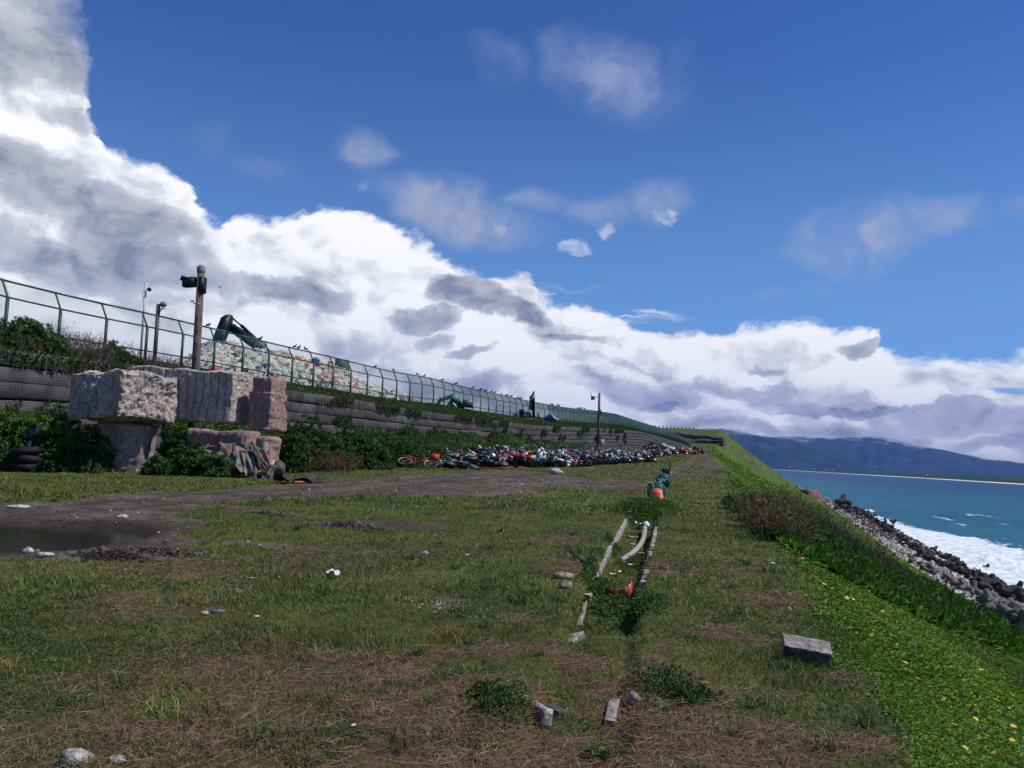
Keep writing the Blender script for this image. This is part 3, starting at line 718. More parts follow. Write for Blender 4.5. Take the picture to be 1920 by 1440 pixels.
mountain('mountains', [(1000, 868), (1150, 850), (1240, 826), (1300, 808), (1345, 806), (1400, 812), (1460, 822), (1530, 846), (1600, 868), (1650, 886)], 12800, 2600, 3.0)
mountain('far_mountains', [(1380, 830), (1440, 824), (1500, 824), (1560, 824), (1620, 822), (1660, 826), (1700, 834), (1760, 846), (1820, 857), (1880, 866), (1940, 874), (2050, 888), (2300, 905)], 17500, 5200, 12.0)

# ------------------------------------------------------------------ retaining wall of wrapped, netted earth bags
def wallmat(N):
    p = geopos(N); a = N.n('ShaderNodeAttribute', attribute_name='Col')
    n = N.noise(p, 1.1, 7, .65); n2 = N.noise(N.vm('MULTIPLY', p, (8, 8, 1.2)), 1.0, 5, .6)
    c = N.mix(N.ramp(n, .3, .7), (.034, .032, .037, 1), (.100, .090, .090, 1)); c = N.mix(1.0, c, a.outputs['Color'], blend='MULTIPLY')
    c = N.mix(N.m('MULTIPLY', N.ramp(n2, .55, .75), .45), c, (.12, .11, .095, 1))
    sp = N.n('ShaderNodeSeparateXYZ'); N.t.links.new(p, sp.inputs[0])
    gy = N.m('PINGPONG', N.m('MULTIPLY', sp.outputs[1], 7.0), .5); gz = N.m('PINGPONG', N.m('MULTIPLY', sp.outputs[2], 9.0), .5)
    g = N.m('MAXIMUM', N.ramp(gy, .36, .46), N.ramp(gz, .36, .46))
    c = N.mix(N.m('MULTIPLY', N.ramp(g, .3, .9), .5), c, N.mix(.5, c, (.19, .18, .19, 1)))
    return prin(N, c, .85, 0, .25, bump(N, N.m('ADD', n2, g), .7, .03))
WM = material('netted_wall', wallmat)
CH = 0.62
ys = []; y = float(WP[0, 1])
while y < WP[-1, 1]: ys.append(y); y += max(.16, .0045*max(y, 0)+.10)
ys = np.array(ys); wx_, wz_ = Wx(ys), Wz(ys)
tan = np.gradient(wx_, ys); nx = 1/np.sqrt(1+tan**2); ny = -tan/np.sqrt(1+tan**2)      # outward, towards the track
nc = 8; Vs = []; Cl = []; Fs = []; base_ = basez(wx_, ys)
seg = np.cumsum(np.gradient(ys))
prof = [(-.9, 0.0), (.0, 0.0), (.06, .03), (.085, .09), (.095, .5), (.085, .88), (.05, .945), (-.16, 1.0)]
off = 0
for c in range(nc):
    st = c*.06; jt = np.floor(ys/(2.7+.3*c)+c*.37); jd = np.abs((ys/(2.7+.3*c)+c*.37) % 1.0-.5)*2   # 1 near a joint
    tone = .72+.55*_h((jt.astype(int)+100) & 0xffff, np.full(len(ys), c+3), np.zeros(len(ys), int))
    bulge = .05*fbm(ys*.45+c*7, np.full(len(ys), c*3.), oc=3)+(.07*_h((jt.astype(int)+7) & 0xffff, np.full(len(ys), c+30), np.zeros(len(ys), int)))-.16*ss(.93, 1.0, jd)
    sag = .05*fbm(ys*.25+c*3, np.full(len(ys), 5.), oc=3)
    for k, (o_, h) in enumerate(prof):
        o2 = o_+(bulge if k in (2, 3, 4, 5, 6) else 0)+st+ (.03*fbm(ys*3, np.full(len(ys), c*2+h), oc=2) if 1 < k < 7 else 0)
        zt = wz_-c*CH-h*CH*1.0+sag*(1 if c else .4)-.015
        Vs.append(np.stack([wx_+nx*o2, ys+ny*o2, zt], 1)); Cl.append(np.repeat(tone[:, None], 3, 1))
    m = len(ys); i = np.arange(m-1)
    for k in range(len(prof)-1):
        a = off+k*m; Fs.append(np.stack([a+i, a+i+1, a+m+i+1, a+m+i], 1))
    off += m*len(prof)
Vw = np.concatenate(Vs)
tag(mk('retaining_wall', Vw, [np.concatenate(Fs)], WM, cols=np.concatenate(Cl), smooth=False), 'long dark retaining wall of netted courses running below the green fence', 'wall')

# ------------------------------------------------------------------ the leaning-top chain-link fence
PNT = simple('fence_paint', (.020, .044, .034), .5, .2, var=.35, scale=3, dirt=(.055, .060, .045), spec=.5)
def wirem(N): return prin(N, (.016, .110, .078), .45, .0, .4)
WIRE = material('coated_wire', wirem)
S0 = 3.0
fence = thing('fence', 'long green chain link fence with inward leaning top along the wall', 'fence', (FP[2][0], FP[2][1], FP[2][2]-FH))
o0 = np.array(fence.location)
d2 = FP[-1]-FP[2]; d2[2] = 0; dl = np.linalg.norm(d2); d2 = d2/dl; pin = np.array([-d2[1], d2[0], 0])   # towards the landfill
P0 = FP[2]*np.array([1, 1, 0])-d2*12*S0+d2*.5
npost = int((dl+12*S0)/S0)
posts = []
for i in range(npost+1):
    q = P0+d2*S0*i; posts.append(np.array([q[0], q[1], np.interp(q[1], FP[:, 1], FP[:, 2])-FH]))
posts = [p for p in posts if p[1] < FP[-1, 1]+1]
LEAN, HB, HT = .42, 1.95, FH                   # bend height and top height
def postmesh():
    b = MB(); b.box((0, 0, HB/2-.3), (.11, .11, HB+.6)); b.tube([(0, 0, HB-.03), (0, LEAN, HT)], .055, 4)
    return b
def railmesh(p, q):
    """three rails of one bay, in the frame of its first post (x along the fence)"""
    dz = q[2]-p[2]; b = MB()
    for y0, z0, r in ((0, HB, .045), (0, .62, .040), (LEAN, HT, .052)): b.tube([(0, y0, z0), (S0, y0, z0+dz)], r, 5)
    for k in range(14):                        # wire ends sticking out of the top rail
        x = (k+.5)*S0/14; b.tube([(x, LEAN, HT+dz*x/S0), (x+.02, LEAN+.01, HT+.11+dz*x/S0)], .007, 3, cap=False)
    for k in range(3):
        x = (k+.5)*S0/3; b.tube([(x, 0, HB+dz*x/S0), (x+.03, 0, HB+.09+dz*x/S0)], .008, 3, cap=False)
    return b
def clipdiag(w, z0, z1, step, s):
    A = []; B = []; h = z1-z0
    for c in np.arange(-h, w+h, step):
        x0, x1 = (c, c+h) if s > 0 else (c+h, c)   # at z0 and z1
        xa, za, xb, zb = x0, z0, x1, z1
        lo = min(xa, xb); hi = max(xa, xb)
        if hi <= 0 or lo >= w: continue
        def atx(x): return z0+(x-x0)/(x1-x0)*h
        if xa < 0: za = atx(0); xa = 0
        if xa > w: za = atx(w); xa = w
        if xb < 0: zb = atx(0); xb = 0
        if xb > w: zb = atx(w); xb = w
        if abs(xa-xb) > 1e-3: A.append((xa, 0, za)); B.append((xb, 0, zb))
    return A, B
def netmesh(step, r):
    L = []
    for (z0, z1, lean) in ((.25, HB, 0), (HB, HT+.0, 1)):
        for s in (1, -1):
            A, B = clipdiag(S0, z0, z1, step, s); A = np.array(A); B = np.array(B)
            if lean:
                for Q in (A, B): Q[:, 1] = (Q[:, 2]-HB)/(HT-HB)*LEAN
            A[:, 1] += .004*s; B[:, 1] += .004*s
            V, F = tube_lines(A, B, r, r, 3); L.append((V, F, np.zeros((len(V), 3))))
    V, F, _ = join_arrays(L); me = mk('mesh_panel', V, F, WIRE); return me
netA = netmesh(.085, .0056); me_netA = netA.data; bpy.data.objects.remove(netA)
net0 = netmesh(.10, .0032); me_net0 = net0.data; bpy.data.objects.remove(net0)
net = netmesh(.10, .0062); me_net = net.data; bpy.data.objects.remove(net)
net2 = netmesh(.17, .0150); me_net2 = net2.data; bpy.data.objects.remove(net2)
pm = postmesh().build('post', PNT); me_post = pm.data; bpy.data.objects.remove(pm)
ang = math.atan2(d2[1], d2[0]); far_posts = []
def fo(me, name, p, sh=0.0):
    o = bpy.data.objects.new(name, me); COL.objects.link(o); o.parent = fence
    M = Matrix.Translation(Vector(p)-Vector(o0)) @ Matrix.Rotation(ang, 4, 'Z')
    S = Matrix.Identity(4); S[2][0] = sh; M = M @ S
    o.matrix_basis = Matrix.Identity(4); o.matrix_local = M
    return o
far = MB(); farn = []
for i, p in enumerate(posts):
    vis = i < 100
    if vis: fo(me_post, 'post', p)
    else: Mx = np.array(Matrix.Translation(Vector(p)-Vector(o0)) @ Matrix.Rotation(ang, 4, 'Z')); b = postmesh(); far.add(np.concatenate(b.V), [np.concatenate(f) for f in b.F.values()], Mx)
    if i+1 < len(posts):
        q = posts[i+1]; sh = (q[2]-p[2])/S0
        if i < 100:
            n_ = fo(me_netA if i < 12 else me_net0 if i < 27 else me_net if i < 45 else me_net2, 'mesh_panel', p, sh)
            r = railmesh(p, q).build('rail', PNT); me = r.data; bpy.data.objects.remove(r); fo(me, 'rail', p)
        else:
            Mx = np.array(Matrix.Translation(Vector(p)-Vector(o0)) @ Matrix.Rotation(ang, 4, 'Z')); b = railmesh(p, q); far.add(np.concatenate(b.V), [np.concatenate(f) for f in b.F.values()], Mx)
            S = np.eye(4); S[2, 0] = sh; M2 = Mx @ S; vv = np.empty(len(me_net2.vertices)*3, np.float32); me_net2.vertices.foreach_get('co', vv); vv = vv.reshape(-1, 3)
            ff = np.empty(len(me_net2.loops), np.int32); me_net2.loops.foreach_get('vertex_index', ff); far.add(vv, ff.reshape(-1, 4), M2)
if far.n:
    f_ = far.build('post_and_panel', PNT, fence); f_['kind'] = 'stuff'
print('posts', len(posts))

# ------------------------------------------------------------------ lamp posts
CONC = simple('weathered_concrete_pole', (.115, .085, .075), .85, var=.30, scale=2.5, dirt=(.065, .040, .032), bmp=.4)
DARK = simple('dark_metal', (.012, .013, .017), .5, .4, var=.3, scale=8)
GREYM = simple('grey_metal', (.30, .30, .31), .5, .5, var=.25, scale=6)
WHITEP = simple('white_plastic', (.62, .62, .60), .5, var=.12, scale=6)
YELL = simple('yellow_plate', (.70, .50, .06), .5, var=.15, scale=6)
def floodlight(parent, side=-1):
    b = MB(); b.box((side*.42, -.05, 0), (.46, .30, .34), ry=.10*side); b.box((side*.66, -.05, .16), (.04, .34, .10), ry=-.5*side); b.tube([(0, 0, -.02), (side*.2, -.02, -.02)], .03, 6)
    b.build('floodlight', DARK, parent)
# near pole
p0 = at(375, 700, 33.0); ptop = at(384, 498, 33.0); zt = ptop[2]; zb = float(H(p0[0], p0[1]))
pole = thing('lamp_post', 'tall brown weathered concrete lamp post with a floodlight, standing behind the granite blocks', 'lamp post', (ptop[0]+.02, ptop[1], zb)); pole.rotation_euler = (0, R(-1.2), 0)
h = zt-zb; b = MB(); b.lathe([(.0, -.3), (.19, -.3), (.155, h*.5), (.135, h-.25), (.0, h-.25)], 14); b.build('shaft', CONC, pole, smooth=True)
b = MB(); b.lathe([(.15, h-.27), (.165, h-.22), (.16, h-.06), (.08, h+.02), (0, h+.03)], 12); b.build('cap', simple('pole_cap', (.20, .18, .16), .8), pole, smooth=True)
fl = bpy.data.objects.new('lamp_bracket', None); b = MB(); b.box((.10, -.02, h-.78), (.16, .32, .62)); b.box((-.1, -.1, h-.62), (.12, .05, .08)); br = b.build('bracket', DARK, pole)
b = MB(); b.box((-.42, -.05, h-.66), (.50, .28, .36), ry=-.06); b.box((-.70, -.05, h-.50), (.03, .34, .20), ry=.35); b.box((-.30, -.21, h-.62), (.10, .03, .07)); b.build('floodlight', DARK, pole)
bpy.data.objects.remove(fl)
b = MB(); b.tube([(-.16, -.14, h-1.52), (0, -.20, h-1.50), (.16, -.14, h-1.56)], .022, 5); b.box((-.27, -.05, h-1.4), (.12, .05, .05)); b.build('clamp', GREYM, pole)
# faint numbers painted down the shaft
fcv = bpy.data.curves.new('numbers', 'FONT'); fcv.body = '1\n4\n7\n2\n0'; fcv.size = .30; fcv.align_x = 'CENTER'; fcv.space_line = 1.75; fcv.extrude = .003
fo_ = bpy.data.objects.new('painted_numbers', fcv); COL.objects.link(fo_)
bpy.context.view_layer.update(); dg = bpy.context.evaluated_depsgraph_get(); me = bpy.data.meshes.new_from_object(fo_.evaluated_get(dg)); bpy.data.objects.remove(fo_)
n_ = bpy.data.objects.new('painted_number', me); COL.objects.link(n_); n_.parent = pole; n_.location = (.04, -.168, h-2.2); n_.rotation_euler = (R(90), 0, R(11)); me.materials.clear(); me.materials.append(simple('faded_black_paint', (.03, .022, .02), .9))
# far pole in front of the wall
q = at(1121, 838, 132); zt = at(1122, 737, 132)[2]; zb = float(H(q[0], q[1])); h = zt-zb
p2 = thing('lamp_post', 'slim grey lamp post beyond the scrapped motorcycles, before the far wall', 'lamp post', (q[0], q[1], zb)); p2.rotation_euler = (0, R(-.3), 0)
b = MB(); b.lathe([(0, -.3), (.24, -.3), (.20, h*.6), (.17, h), (0, h+.05)], 10); b.build('shaft', simple('grey_pole', (.10, .09, .088), .85), p2, smooth=True)
b = MB(); b.box((-1.0, 0, h-.75), (.55, .4, .5)); b.tube([(-.1, 0, h-.6), (-1.3, 0, h-.45)], .05, 5); b.tube([(-1.25, 0, h-.5), (-1.35, 0, h+.1)], .04, 4); b.build('floodlight', DARK, p2)
b = MB(); b.box((.2, 0, h-2.9), (.25, .25, .9)); b.tube([(0, 0, h), (.06, 0, h+.45)], .03, 4); b.build('bracket', DARK, p2)
b = MB(); b.box((.62, -.1, .62), (.62, .35, 1.25)); b.build('meter_box', simple('meter_box', (.30, .29, .25), .7), p2)
# two camera masts behind the fence
for px, pyt, D, col, lab, hh in ((275, 530, 52, (.45, .45, .44), 'thin pale mast with a small camera behind the fence', 1), (298, 570, 47, (.09, .08, .07), 'short dark post with a round lamp head behind the fence', 2)):
    q = at(px, pyt, D); zb = float(Fz(q[1])); h = q[2]-zb
    t_ = thing('camera_mast' if hh == 1 else 'lamp_post', lab, 'mast' if hh == 1 else 'lamp post', (q[0], q[1], zb)); t_.rotation_euler = (0, R(-.5), 0)
    b = MB(); b.tube([(0, 0, -.3), (0, 0, h)], .075 if hh == 1 else .11, 7); b.build('shaft', simple('mast_paint', col, .6), t_)
    if hh == 1:
        b = MB(); b.sphere((.26, 0, h-.42), .13, 8, 6); b.box((.12, 0, h-.40), (.25, .05, .05)); b.build('security_camera', DARK, t_)
        b = MB(); b.tube([(-.05, 0, h-.45), (-.17, 0, h-.6), (-.17, 0, h-.85), (-.05, 0, h-1.05)], .02, 4); b.build('cable', DARK, t_)
    else:
        b = MB(); b.sphere((.30, 0, h-.02), (.20, .16, .17), 9, 6); b.box((.2, 0, h-.28), (.5, .05, .05), ry=-.1); b.build('lamp_head', simple('lamp_head', (.22, .20, .19), .5), t_)
        b = MB(); b.tube([(.28, 0, h-.2), (.15, 0, h-.4), (.05, 0, h-.7)], .025, 4); b.build('bracket', DARK, t_)

# ------------------------------------------------------------------ granite blocks
def granite(name, c0, c1, sc=1.0, pit=.35):
    def f(N):
        p = objco(N); n = N.noise(p, 1.5, 8, .7); n2 = N.noise(p, 16, 5, .7); n3 = N.noise(N.vm('MULTIPLY', p, (7, 7, .6)), 1.0, 4, .6)
        c = N.mix(N.ramp(n, .3, .7), (*c0, 1), (*c1, 1)); c = N.mix(1.0, c, N.mix(N.ramp(n2, .32, .68), (.62, .60, .62, 1), (1.3, 1.3, 1.3, 1)), blend='MULTIPLY')
        n4 = N.noise(p, 7.0, 8, .72); c = N.mix(N.ramp(n4, .43, .54, pit, 0), c, N.mix(.6, c, (.04, .033, .034, 1))); c = N.mix(N.m('MULTIPLY', N.ramp(n3, .56, .68), .6), c, (.055, .045, .045, 1))
        return prin(N, c, .9, 0, .25, bump(N, N.m('ADD', N.m('MULTIPLY', n4, 1.3), n2), .9, .045))
    return material(name, f)
GR1 = granite('granite', (.37, .305, .265), (.61, .53, .47), pit=.62); GR2 = granite('pink_granite', (.24, .155, .14), (.42, .29, .255)); GR3 = granite('grey_granite', (.22, .185, .175), (.42, .36, .34))
def rock_box(name, label, loc, dims, rz, mat, grooves=(), amp=.05, taper=0.0, seed=0, rnd=.10, parent=None, cat='stone block', group=None, res=.055, tilt=(0, 0), steps=()):
    """a rough quarried block: a fine box whose faces are chipped; drill grooves run down its faces"""
    hx, hy, hz = [d/2 for d in dims]; L = []; Fq = []; off = 0
    for ax in range(3):
        for sg in (-1, 1):
            u, v = [a for a in range(3) if a != ax]; hd = (hx, hy, hz)
            nu = max(3, int(hd[u]*2/res)); nv = max(3, int(hd[v]*2/res))
            gu, gv = np.meshgrid(np.linspace(-1, 1, nu+1), np.linspace(-1, 1, nv+1), indexing='ij')
            P = np.zeros((nu+1, nv+1, 3)); P[..., u] = gu*hd[u]; P[..., v] = gv*hd[v]; P[..., ax] = sg*hd[ax]
            L.append(P.reshape(-1, 3)); i = np.arange((nu+1)*(nv+1)).reshape(nu+1, nv+1)
            q = np.stack([i[:-1, :-1], i[1:, :-1], i[1:, 1:], i[:-1, 1:]], -1).reshape(-1, 4)
            if (sg > 0) == (ax == 1): q = q[:, ::-1]
            Fq.append(q+off); off += (nu+1)*(nv+1)
    P = np.concatenate(L); hd = np.array([hx, hy, hz])
    inner = np.clip(P, -(hd-rnd), hd-rnd); d = P-inner; dl = np.linalg.norm(d, axis=1, keepdims=True)+1e-9; P0 = P.copy()
    P = inner+d/dl*np.minimum(rnd, dl)
    nn = d/dl
    P = P+nn*(amp*fbm(P0[:, 0]*1.3+seed, P0[:, 1]*1.3, P0[:, 2]*1.3, 5)+-amp*.9*np.abs(fbm(P0[:, 0]*4+seed, P0[:, 1]*4, P0[:, 2]*4, 4)))[:, None]
    P = P+np.stack([amp*1.2*fbm(P0[:, 1]*.8+seed+k*9, P0[:, 2]*.8, P0[:, 0]*.8, 2) for k in range(3)], 1)
    zr = (P0[:, 2]/hz)
    for face, ctr, z0, z1, dp in grooves:       # face '-y' or '+x'; ctr along the face; z range as fraction
        ax, sg, al = {'-y': (1, -1, 0), '+x': (0, 1, 1), '-x': (0, -1, 1)}[face]
        on = (np.abs(P0[:, ax]-sg*hd[ax]) < 1e-4)
        w = np.clip(1-np.abs(P0[:, al]-ctr)/.024, 0, 1)**.5*ss(z0-.03, z0+.03, zr)*(1-ss(z1-.03, z1+.03, zr))
        P[:, ax] -= np.where(on, sg*dp*w, 0)
    for z0, dd in steps: P[:, :2] += P[:, :2]*(dd*ss(z0-.03, z0+.03, zr))[:, None]
    P[:, :2] *= (1+taper*zr)[:, None]
    o = mk(name, P, [np.concatenate(Fq)], mat, parent)
    o.location = loc; o.rotation_euler = (tilt[0], tilt[1], rz)
    # weld the seams between the six faces
    import bmesh
    bm = bmesh.new(); bm.from_mesh(o.data); bmesh.ops.remove_doubles(bm, verts=bm.verts, dist=.0005); bm.to_mesh(o.data); bm.free()
    if label: tag(o, label, cat, group)
    return o
def place(px, py, D, dz=0): p = at(px, py, D); return (p[0], p[1], p[2]+dz)
VA = YAW                                        # a block's front is square to the view at rz = VA
def gro(face, a, b, step, z0, z1, dp, jit=.3):
    r = random.Random(int(a*100+b*10)); out = []; x = a
    while x < b: out.append((face, x, max(-1, z0+r.uniform(-.25, .25)), min(1, z1+r.uniform(-.1, .1)), dp*r.uniform(.6, 1.2))); x += step*r.uniform(.8, 1.25)
    return out
gb = 'stacked granite blocks'
# supports first (their feet in the ground)
def on_ground(px, py, D, hz): 
    p = at(px, py, D); return (p[0], p[1], float(H(p[0], p[1]))+hz-.15)
c = on_ground(236, 840, 28.6, .86); rock_box('granite_block', 'tapered pale granite block under the left of the leafy gap, holding up the front block', c, (1.5, 1.15, 1.80), R(14), GR3, (), .07, taper=.20, seed=3, rnd=.16, group=gb)
c = on_ground(420, 830, 28.9, .80); rock_box('granite_block', 'low pink granite block behind the crumpled rusty sheet metal', c, (2.3, 1.0, 1.66), R(3), GR2, (), .05, seed=5, rnd=.12, group=gb)
c = on_ground(503, 840, 29.3, .72); rock_box('granite_block', 'narrow pink granite block at the right foot of the stack', c, (.65, .9, 1.50), R(0), GR2, (), .07, seed=8, rnd=.14, group=gb)
# upper blocks
p = at(233, 745, 28.3)
rock_box('granite_block', 'large pale granite block at the front of the stack, its corner towards the track', tuple(p), (2.4, 2.45, 1.60), R(77), GR1,
         gro('-x', -1.0, 1.0, .24, -1, .25, .035)+gro('-y', -1.1, 1.0, .21, -1, .1, .045), .10, seed=11, rnd=.10, res=.028, group=gb, tilt=(R(.5), R(-1.0)))
p = at(360, 742, 30.3)
rock_box('granite_block', 'widest granite block of the stack, dark drill grooves down its face', tuple(p), (4.0, 1.65, 1.78), R(1), GR1, gro('-y', -1.8, 1.9, .26, -1, .93, .10)+gro('+x', -1, 1, .2, -1, .9, .03), .055, seed=21, rnd=.09, res=.028, group=gb, tilt=(0, R(1.2)))
p = at(503, 758, 30.0)
rock_box('granite_block', 'stepped reddish granite block at the right end of the stack', tuple(p), (.80, 1.25, 1.78), R(-2), GR2, (), .075, seed=31, rnd=.06, res=.03, group=gb, steps=((.40, -.13), (-.55, .06)))

# ------------------------------------------------------------------ grass and ground cover (real blades and leaves)
def sector(n, r0, r1, p=1.0, a0=-50, a1=30):
    """points round the viewer, density falling as 1/r^p"""
    u = rng.random(n); e = 2-p
    r = (r0**e+u*(r1**e-r0**e))**(1/e) if abs(e) > 1e-6 else r0*(r1/r0)**u
    a = np.radians(rng.uniform(a0, a1, n)); return r*np.sin(a), r*np.cos(a)
def rcol(n, base, var=.3, hue=.12):
    v = (1+rng.normal(0, var, n).clip(-.6, .9))[:, None]; h = 1+rng.normal(0, hue, (n, 3)); return np.clip(np.asarray(base)*v*h, .004, .8)
BIN = (-200, 0)
parts = []
for n, r0, r1, p, L0, L1, W0 in ((170000, 3.4, 9, 1.0, .035, .085, .0042), (150000, 8, 20, 1.25, .045, .09, .008), (110000, 18, 60, 1.6, .06, .14, .020), (60000, 50, 150, 1.6, .12, .3, .06)):
    x, y = sector(n, r0, r1, p)
    dirt, dry, lush = masks(x, y)
    clump = fbm(x*2.2, y*2.2, oc=3); ok = (dirt < .35+.4*rng.random(n)) & (x > Wx(y)+.2) & (x < crest(y)+1.2+1.5*rng.random(n)) & (rng.random(n) > ss(.1, .9, lush)*.9)
    ok &= (rng.random(n) < .62+.5*clump); ok &= y < 330
    x, y, dry, clump = x[ok], y[ok], dry[ok], clump[ok]; m = len(x)
    isdry = rng.random(m) < .12+.84*dry
    P = np.stack([x, y, H(x, y)-.004], 1)
    a = rng.random(m)*6.283; lean = np.where(isdry, rng.uniform(.5, 1.6, m), rng.uniform(.15, .95, m))
    D = nrm(np.stack([np.cos(a)*lean, np.sin(a)*lean, np.ones(m)*np.where(isdry, .55, 1)], 1))
    bend = np.stack([np.cos(a)*.5, np.sin(a)*.5, -.35*np.ones(m)], 1)
    tuft = ss(.25, .8, fbm(x*.8+40, y*.8, oc=3))
    C = np.where(isdry[:, None], rcol(m, (.215, .138, .080), .38, .08), rcol(m, (.110, .150, .030), .36, .14)*(1-.35*ss(-.3, .6, fbm(x*.5+7, y*.5, oc=2)))[:, None])
    Ln = .8*rng.uniform(L0, L1, m)*(1+1.0*tuft)*np.where(isdry, 1.1, 1)
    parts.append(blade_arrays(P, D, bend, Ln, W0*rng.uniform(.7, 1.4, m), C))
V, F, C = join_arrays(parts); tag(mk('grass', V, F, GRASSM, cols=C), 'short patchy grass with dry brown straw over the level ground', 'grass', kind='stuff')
# taller tufts standing out of the short turf
x0, y0 = sector(420, 3.6, 24, 1.0); dirt, dry, lush = masks(x0, y0); ok = (dirt < .3) & (x0 < crest(y0)+.2) & (x0 > Wx(y0)+6); x0, y0 = x0[ok], y0[ok]; k = 55; m = len(x0)*k
sp = np.repeat(rng.uniform(.02, .09, len(x0)), k); x = np.repeat(x0, k)+rng.normal(0, 1, m)*sp; y = np.repeat(y0, k)+rng.normal(0, 1, m)*sp; a = rng.random(m)*6.283; lean = rng.uniform(.1, 1.1, m)
D = nrm(np.stack([np.cos(a)*lean, np.sin(a)*lean, np.ones(m)], 1)); tone = np.repeat(rcol(len(x0), (.085, .135, .030), .35, .15), k, 0)*(1+rng.normal(0, .2, (m, 1))); dd = np.repeat(rng.random(len(x0)) < .22, k); tone[dd] = tone[dd]*np.array([2.2, 1.2, 1.6])
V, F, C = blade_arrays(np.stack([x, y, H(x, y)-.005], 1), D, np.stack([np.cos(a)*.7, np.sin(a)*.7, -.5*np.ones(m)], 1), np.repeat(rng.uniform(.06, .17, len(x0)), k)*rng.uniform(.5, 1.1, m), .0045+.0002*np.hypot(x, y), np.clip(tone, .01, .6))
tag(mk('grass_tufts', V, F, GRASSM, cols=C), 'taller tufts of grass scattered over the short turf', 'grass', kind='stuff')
# clover-like small leaves in the lawn
parts = []
for n, r0, r1, L0 in ((45000, 3.4, 8, .016), (45000, 7, 22, .028)):
    x, y = sector(n, r0, r1, 1.0); dirt, dry, lush = masks(x, y); c2 = fbm(x*1.1+50, y*1.1, oc=3)
    ok = (dirt < .3) & (c2 > .02) & (dry < .6) & (x < crest(y)+.6) & (x > Wx(y)+1); x, y = x[ok], y[ok]; m = len(x)
    P = np.stack([x, y, H(x, y)+rng.uniform(.005, .035, m)], 1); a = rng.random(m)*6.283
    D = np.stack([np.cos(a), np.sin(a), rng.uniform(-.1, .6, m)], 1); Nn = nrm(np.stack([rng.normal(0, .4, m), rng.normal(0, .4, m), np.ones(m)], 1))
    parts.append(leaf_arrays(P, D, Nn, L0*rng.uniform(.7, 1.5, m), L0*rng.uniform(.6, 1.0, m), rcol(m, (.045, .088, .022), .3)))
V, F, C = join_arrays(parts); tag(mk('clover', V, F, FOL, cols=C), 'small green broad-leaved weeds growing through the lawn', 'weeds', kind='stuff')

# the creeping daisy that covers the sea slope
def hedge_mask(x, y): return None
parts = []; FLW = []
for n, r0, r1, L0, a0 in ((170000, 3.2, 9, .034, 2), (190000, 8, 26, .055, 0), (130000, 24, 110, .12, 0), (70000, 100, 420, .40, -2)):
    x, y = sector(n, r0, r1, 1.1, a0, 34)
    dirt, dry, lush = masks(x, y); s = x-crest(y); toe = np.interp(y, ty, tx)
    ok = (rng.random(n) < ss(.05, .6, lush)) & (x < toe-.5) & (dirt < .5) & (fbm(x*1.5/(1+r0*.1), y*1.5/(1+r0*.1), oc=3) > -.62); x, y, s = x[ok], y[ok], s[ok]; m = len(x)
    hgt_ = L0*.7*(1+fbm(x/(L0*14), y/(L0*14), oc=3))
    P = np.stack([x, y, H(x, y)+rng.random(m)**.6*np.maximum(hgt_, .01)], 1); a = rng.random(m)*6.283
    D = np.stack([np.cos(a), np.sin(a), rng.uniform(-.1, .9, m)], 1); Nn = nrm(np.stack([rng.normal(.2, .45, m), rng.normal(0, .45, m), np.ones(m)], 1))
    pat = ss(-.4, .6, fbm(x*.35+12, y*.2, oc=4))
    C = rcol(m, (.105, .185, .020), .25, .10)*(1.0-.42*pat)[:, None]*np.array([1, 1, 1]); yel = rng.random(m) < .06; C[yel] = C[yel]*np.array([1.9, 1.5, .9])
    parts.append(leaf_arrays(P, D, Nn, L0*rng.uniform(.6, 1.3, m), L0*rng.uniform(.35, .6, m), C))
V, F, C = join_arrays(parts); tag(mk('ground_cover', V, F, FOL, cols=C), 'bright green creeping leaves covering the slope down to the sea', 'ground cover', kind='stuff')
# its yellow flowers, each a small daisy of eight petals
b = MB()
for k in range(8):
    a = k*math.pi/4; c, s = math.cos(a), math.sin(a)
    b.add([(0, 0, 0), (c*.6-s*.22, s*.6+c*.22, .08), (c, s, .02), (c*.6+s*.22, s*.6-c*.22, .08)], np.array([(0, 3, 2, 1)]))
b.sphere((0, 0, .05), (.24, .24, .12), 6, 4)
YF = simple('yellow_petals', (.75, .48, .02), .6, var=.15, scale=20)
fl = b.build('yellow_flower', YF)
fpx_ = [(1745, 1353), (1830, 1368), (1863, 1434), (1898, 1408), (1790, 1380), (1826, 1342), (1732, 1312), (1634, 1208), (1672, 1241), (1698, 1260), (1545, 1110), (1633, 1155), (1614, 1150), (1870, 1330), (1893, 1345), (1900, 1380), (1850, 1400), (1858, 1415), (1752, 1405), (1810, 1425), (1890, 1435), (1875, 1303), (1838, 1328), (1670, 1206), (1726, 1220), (1600, 1138), (1588, 1136), (1505, 1060), (1497, 1050), (1840, 1270), (1860, 1280), (1815, 1290), (1780, 1246), (1700, 1190), (1655, 1160), (1905, 1300), (1770, 1330), (1912, 1250), (1560, 1118), (1520, 1075)]
for i, (a, c) in enumerate(fpx_):
    p = G(a, c); o = fl if i == 0 else fl.copy()
    if i: COL.objects.link(o)
    o.location = (p[0], p[1], p[2]+.055*(1+.06*p[1])); s = .020*(1+.03*p[1])*random.uniform(.8, 1.2); o.scale = (s, s, s); o.rotation_euler = (random.uniform(-.6, .2), random.uniform(-.5, .3), random.random()*6)
    zone_ = 'in the bottom right corner' if (a > 1780 and c > 1360) else 'near the right edge' if a > 1780 else 'low down, left of the corner' if c > 1290 else 'midway below the leafy belt' if c > 1170 else 'high up near the kerb stone' if c > 1100 else 'at the upper end by the leafy belt'
    tag(o, 'small yellow daisy flower on green cover, '+zone_, 'flower', 'yellow flowers on the slope')

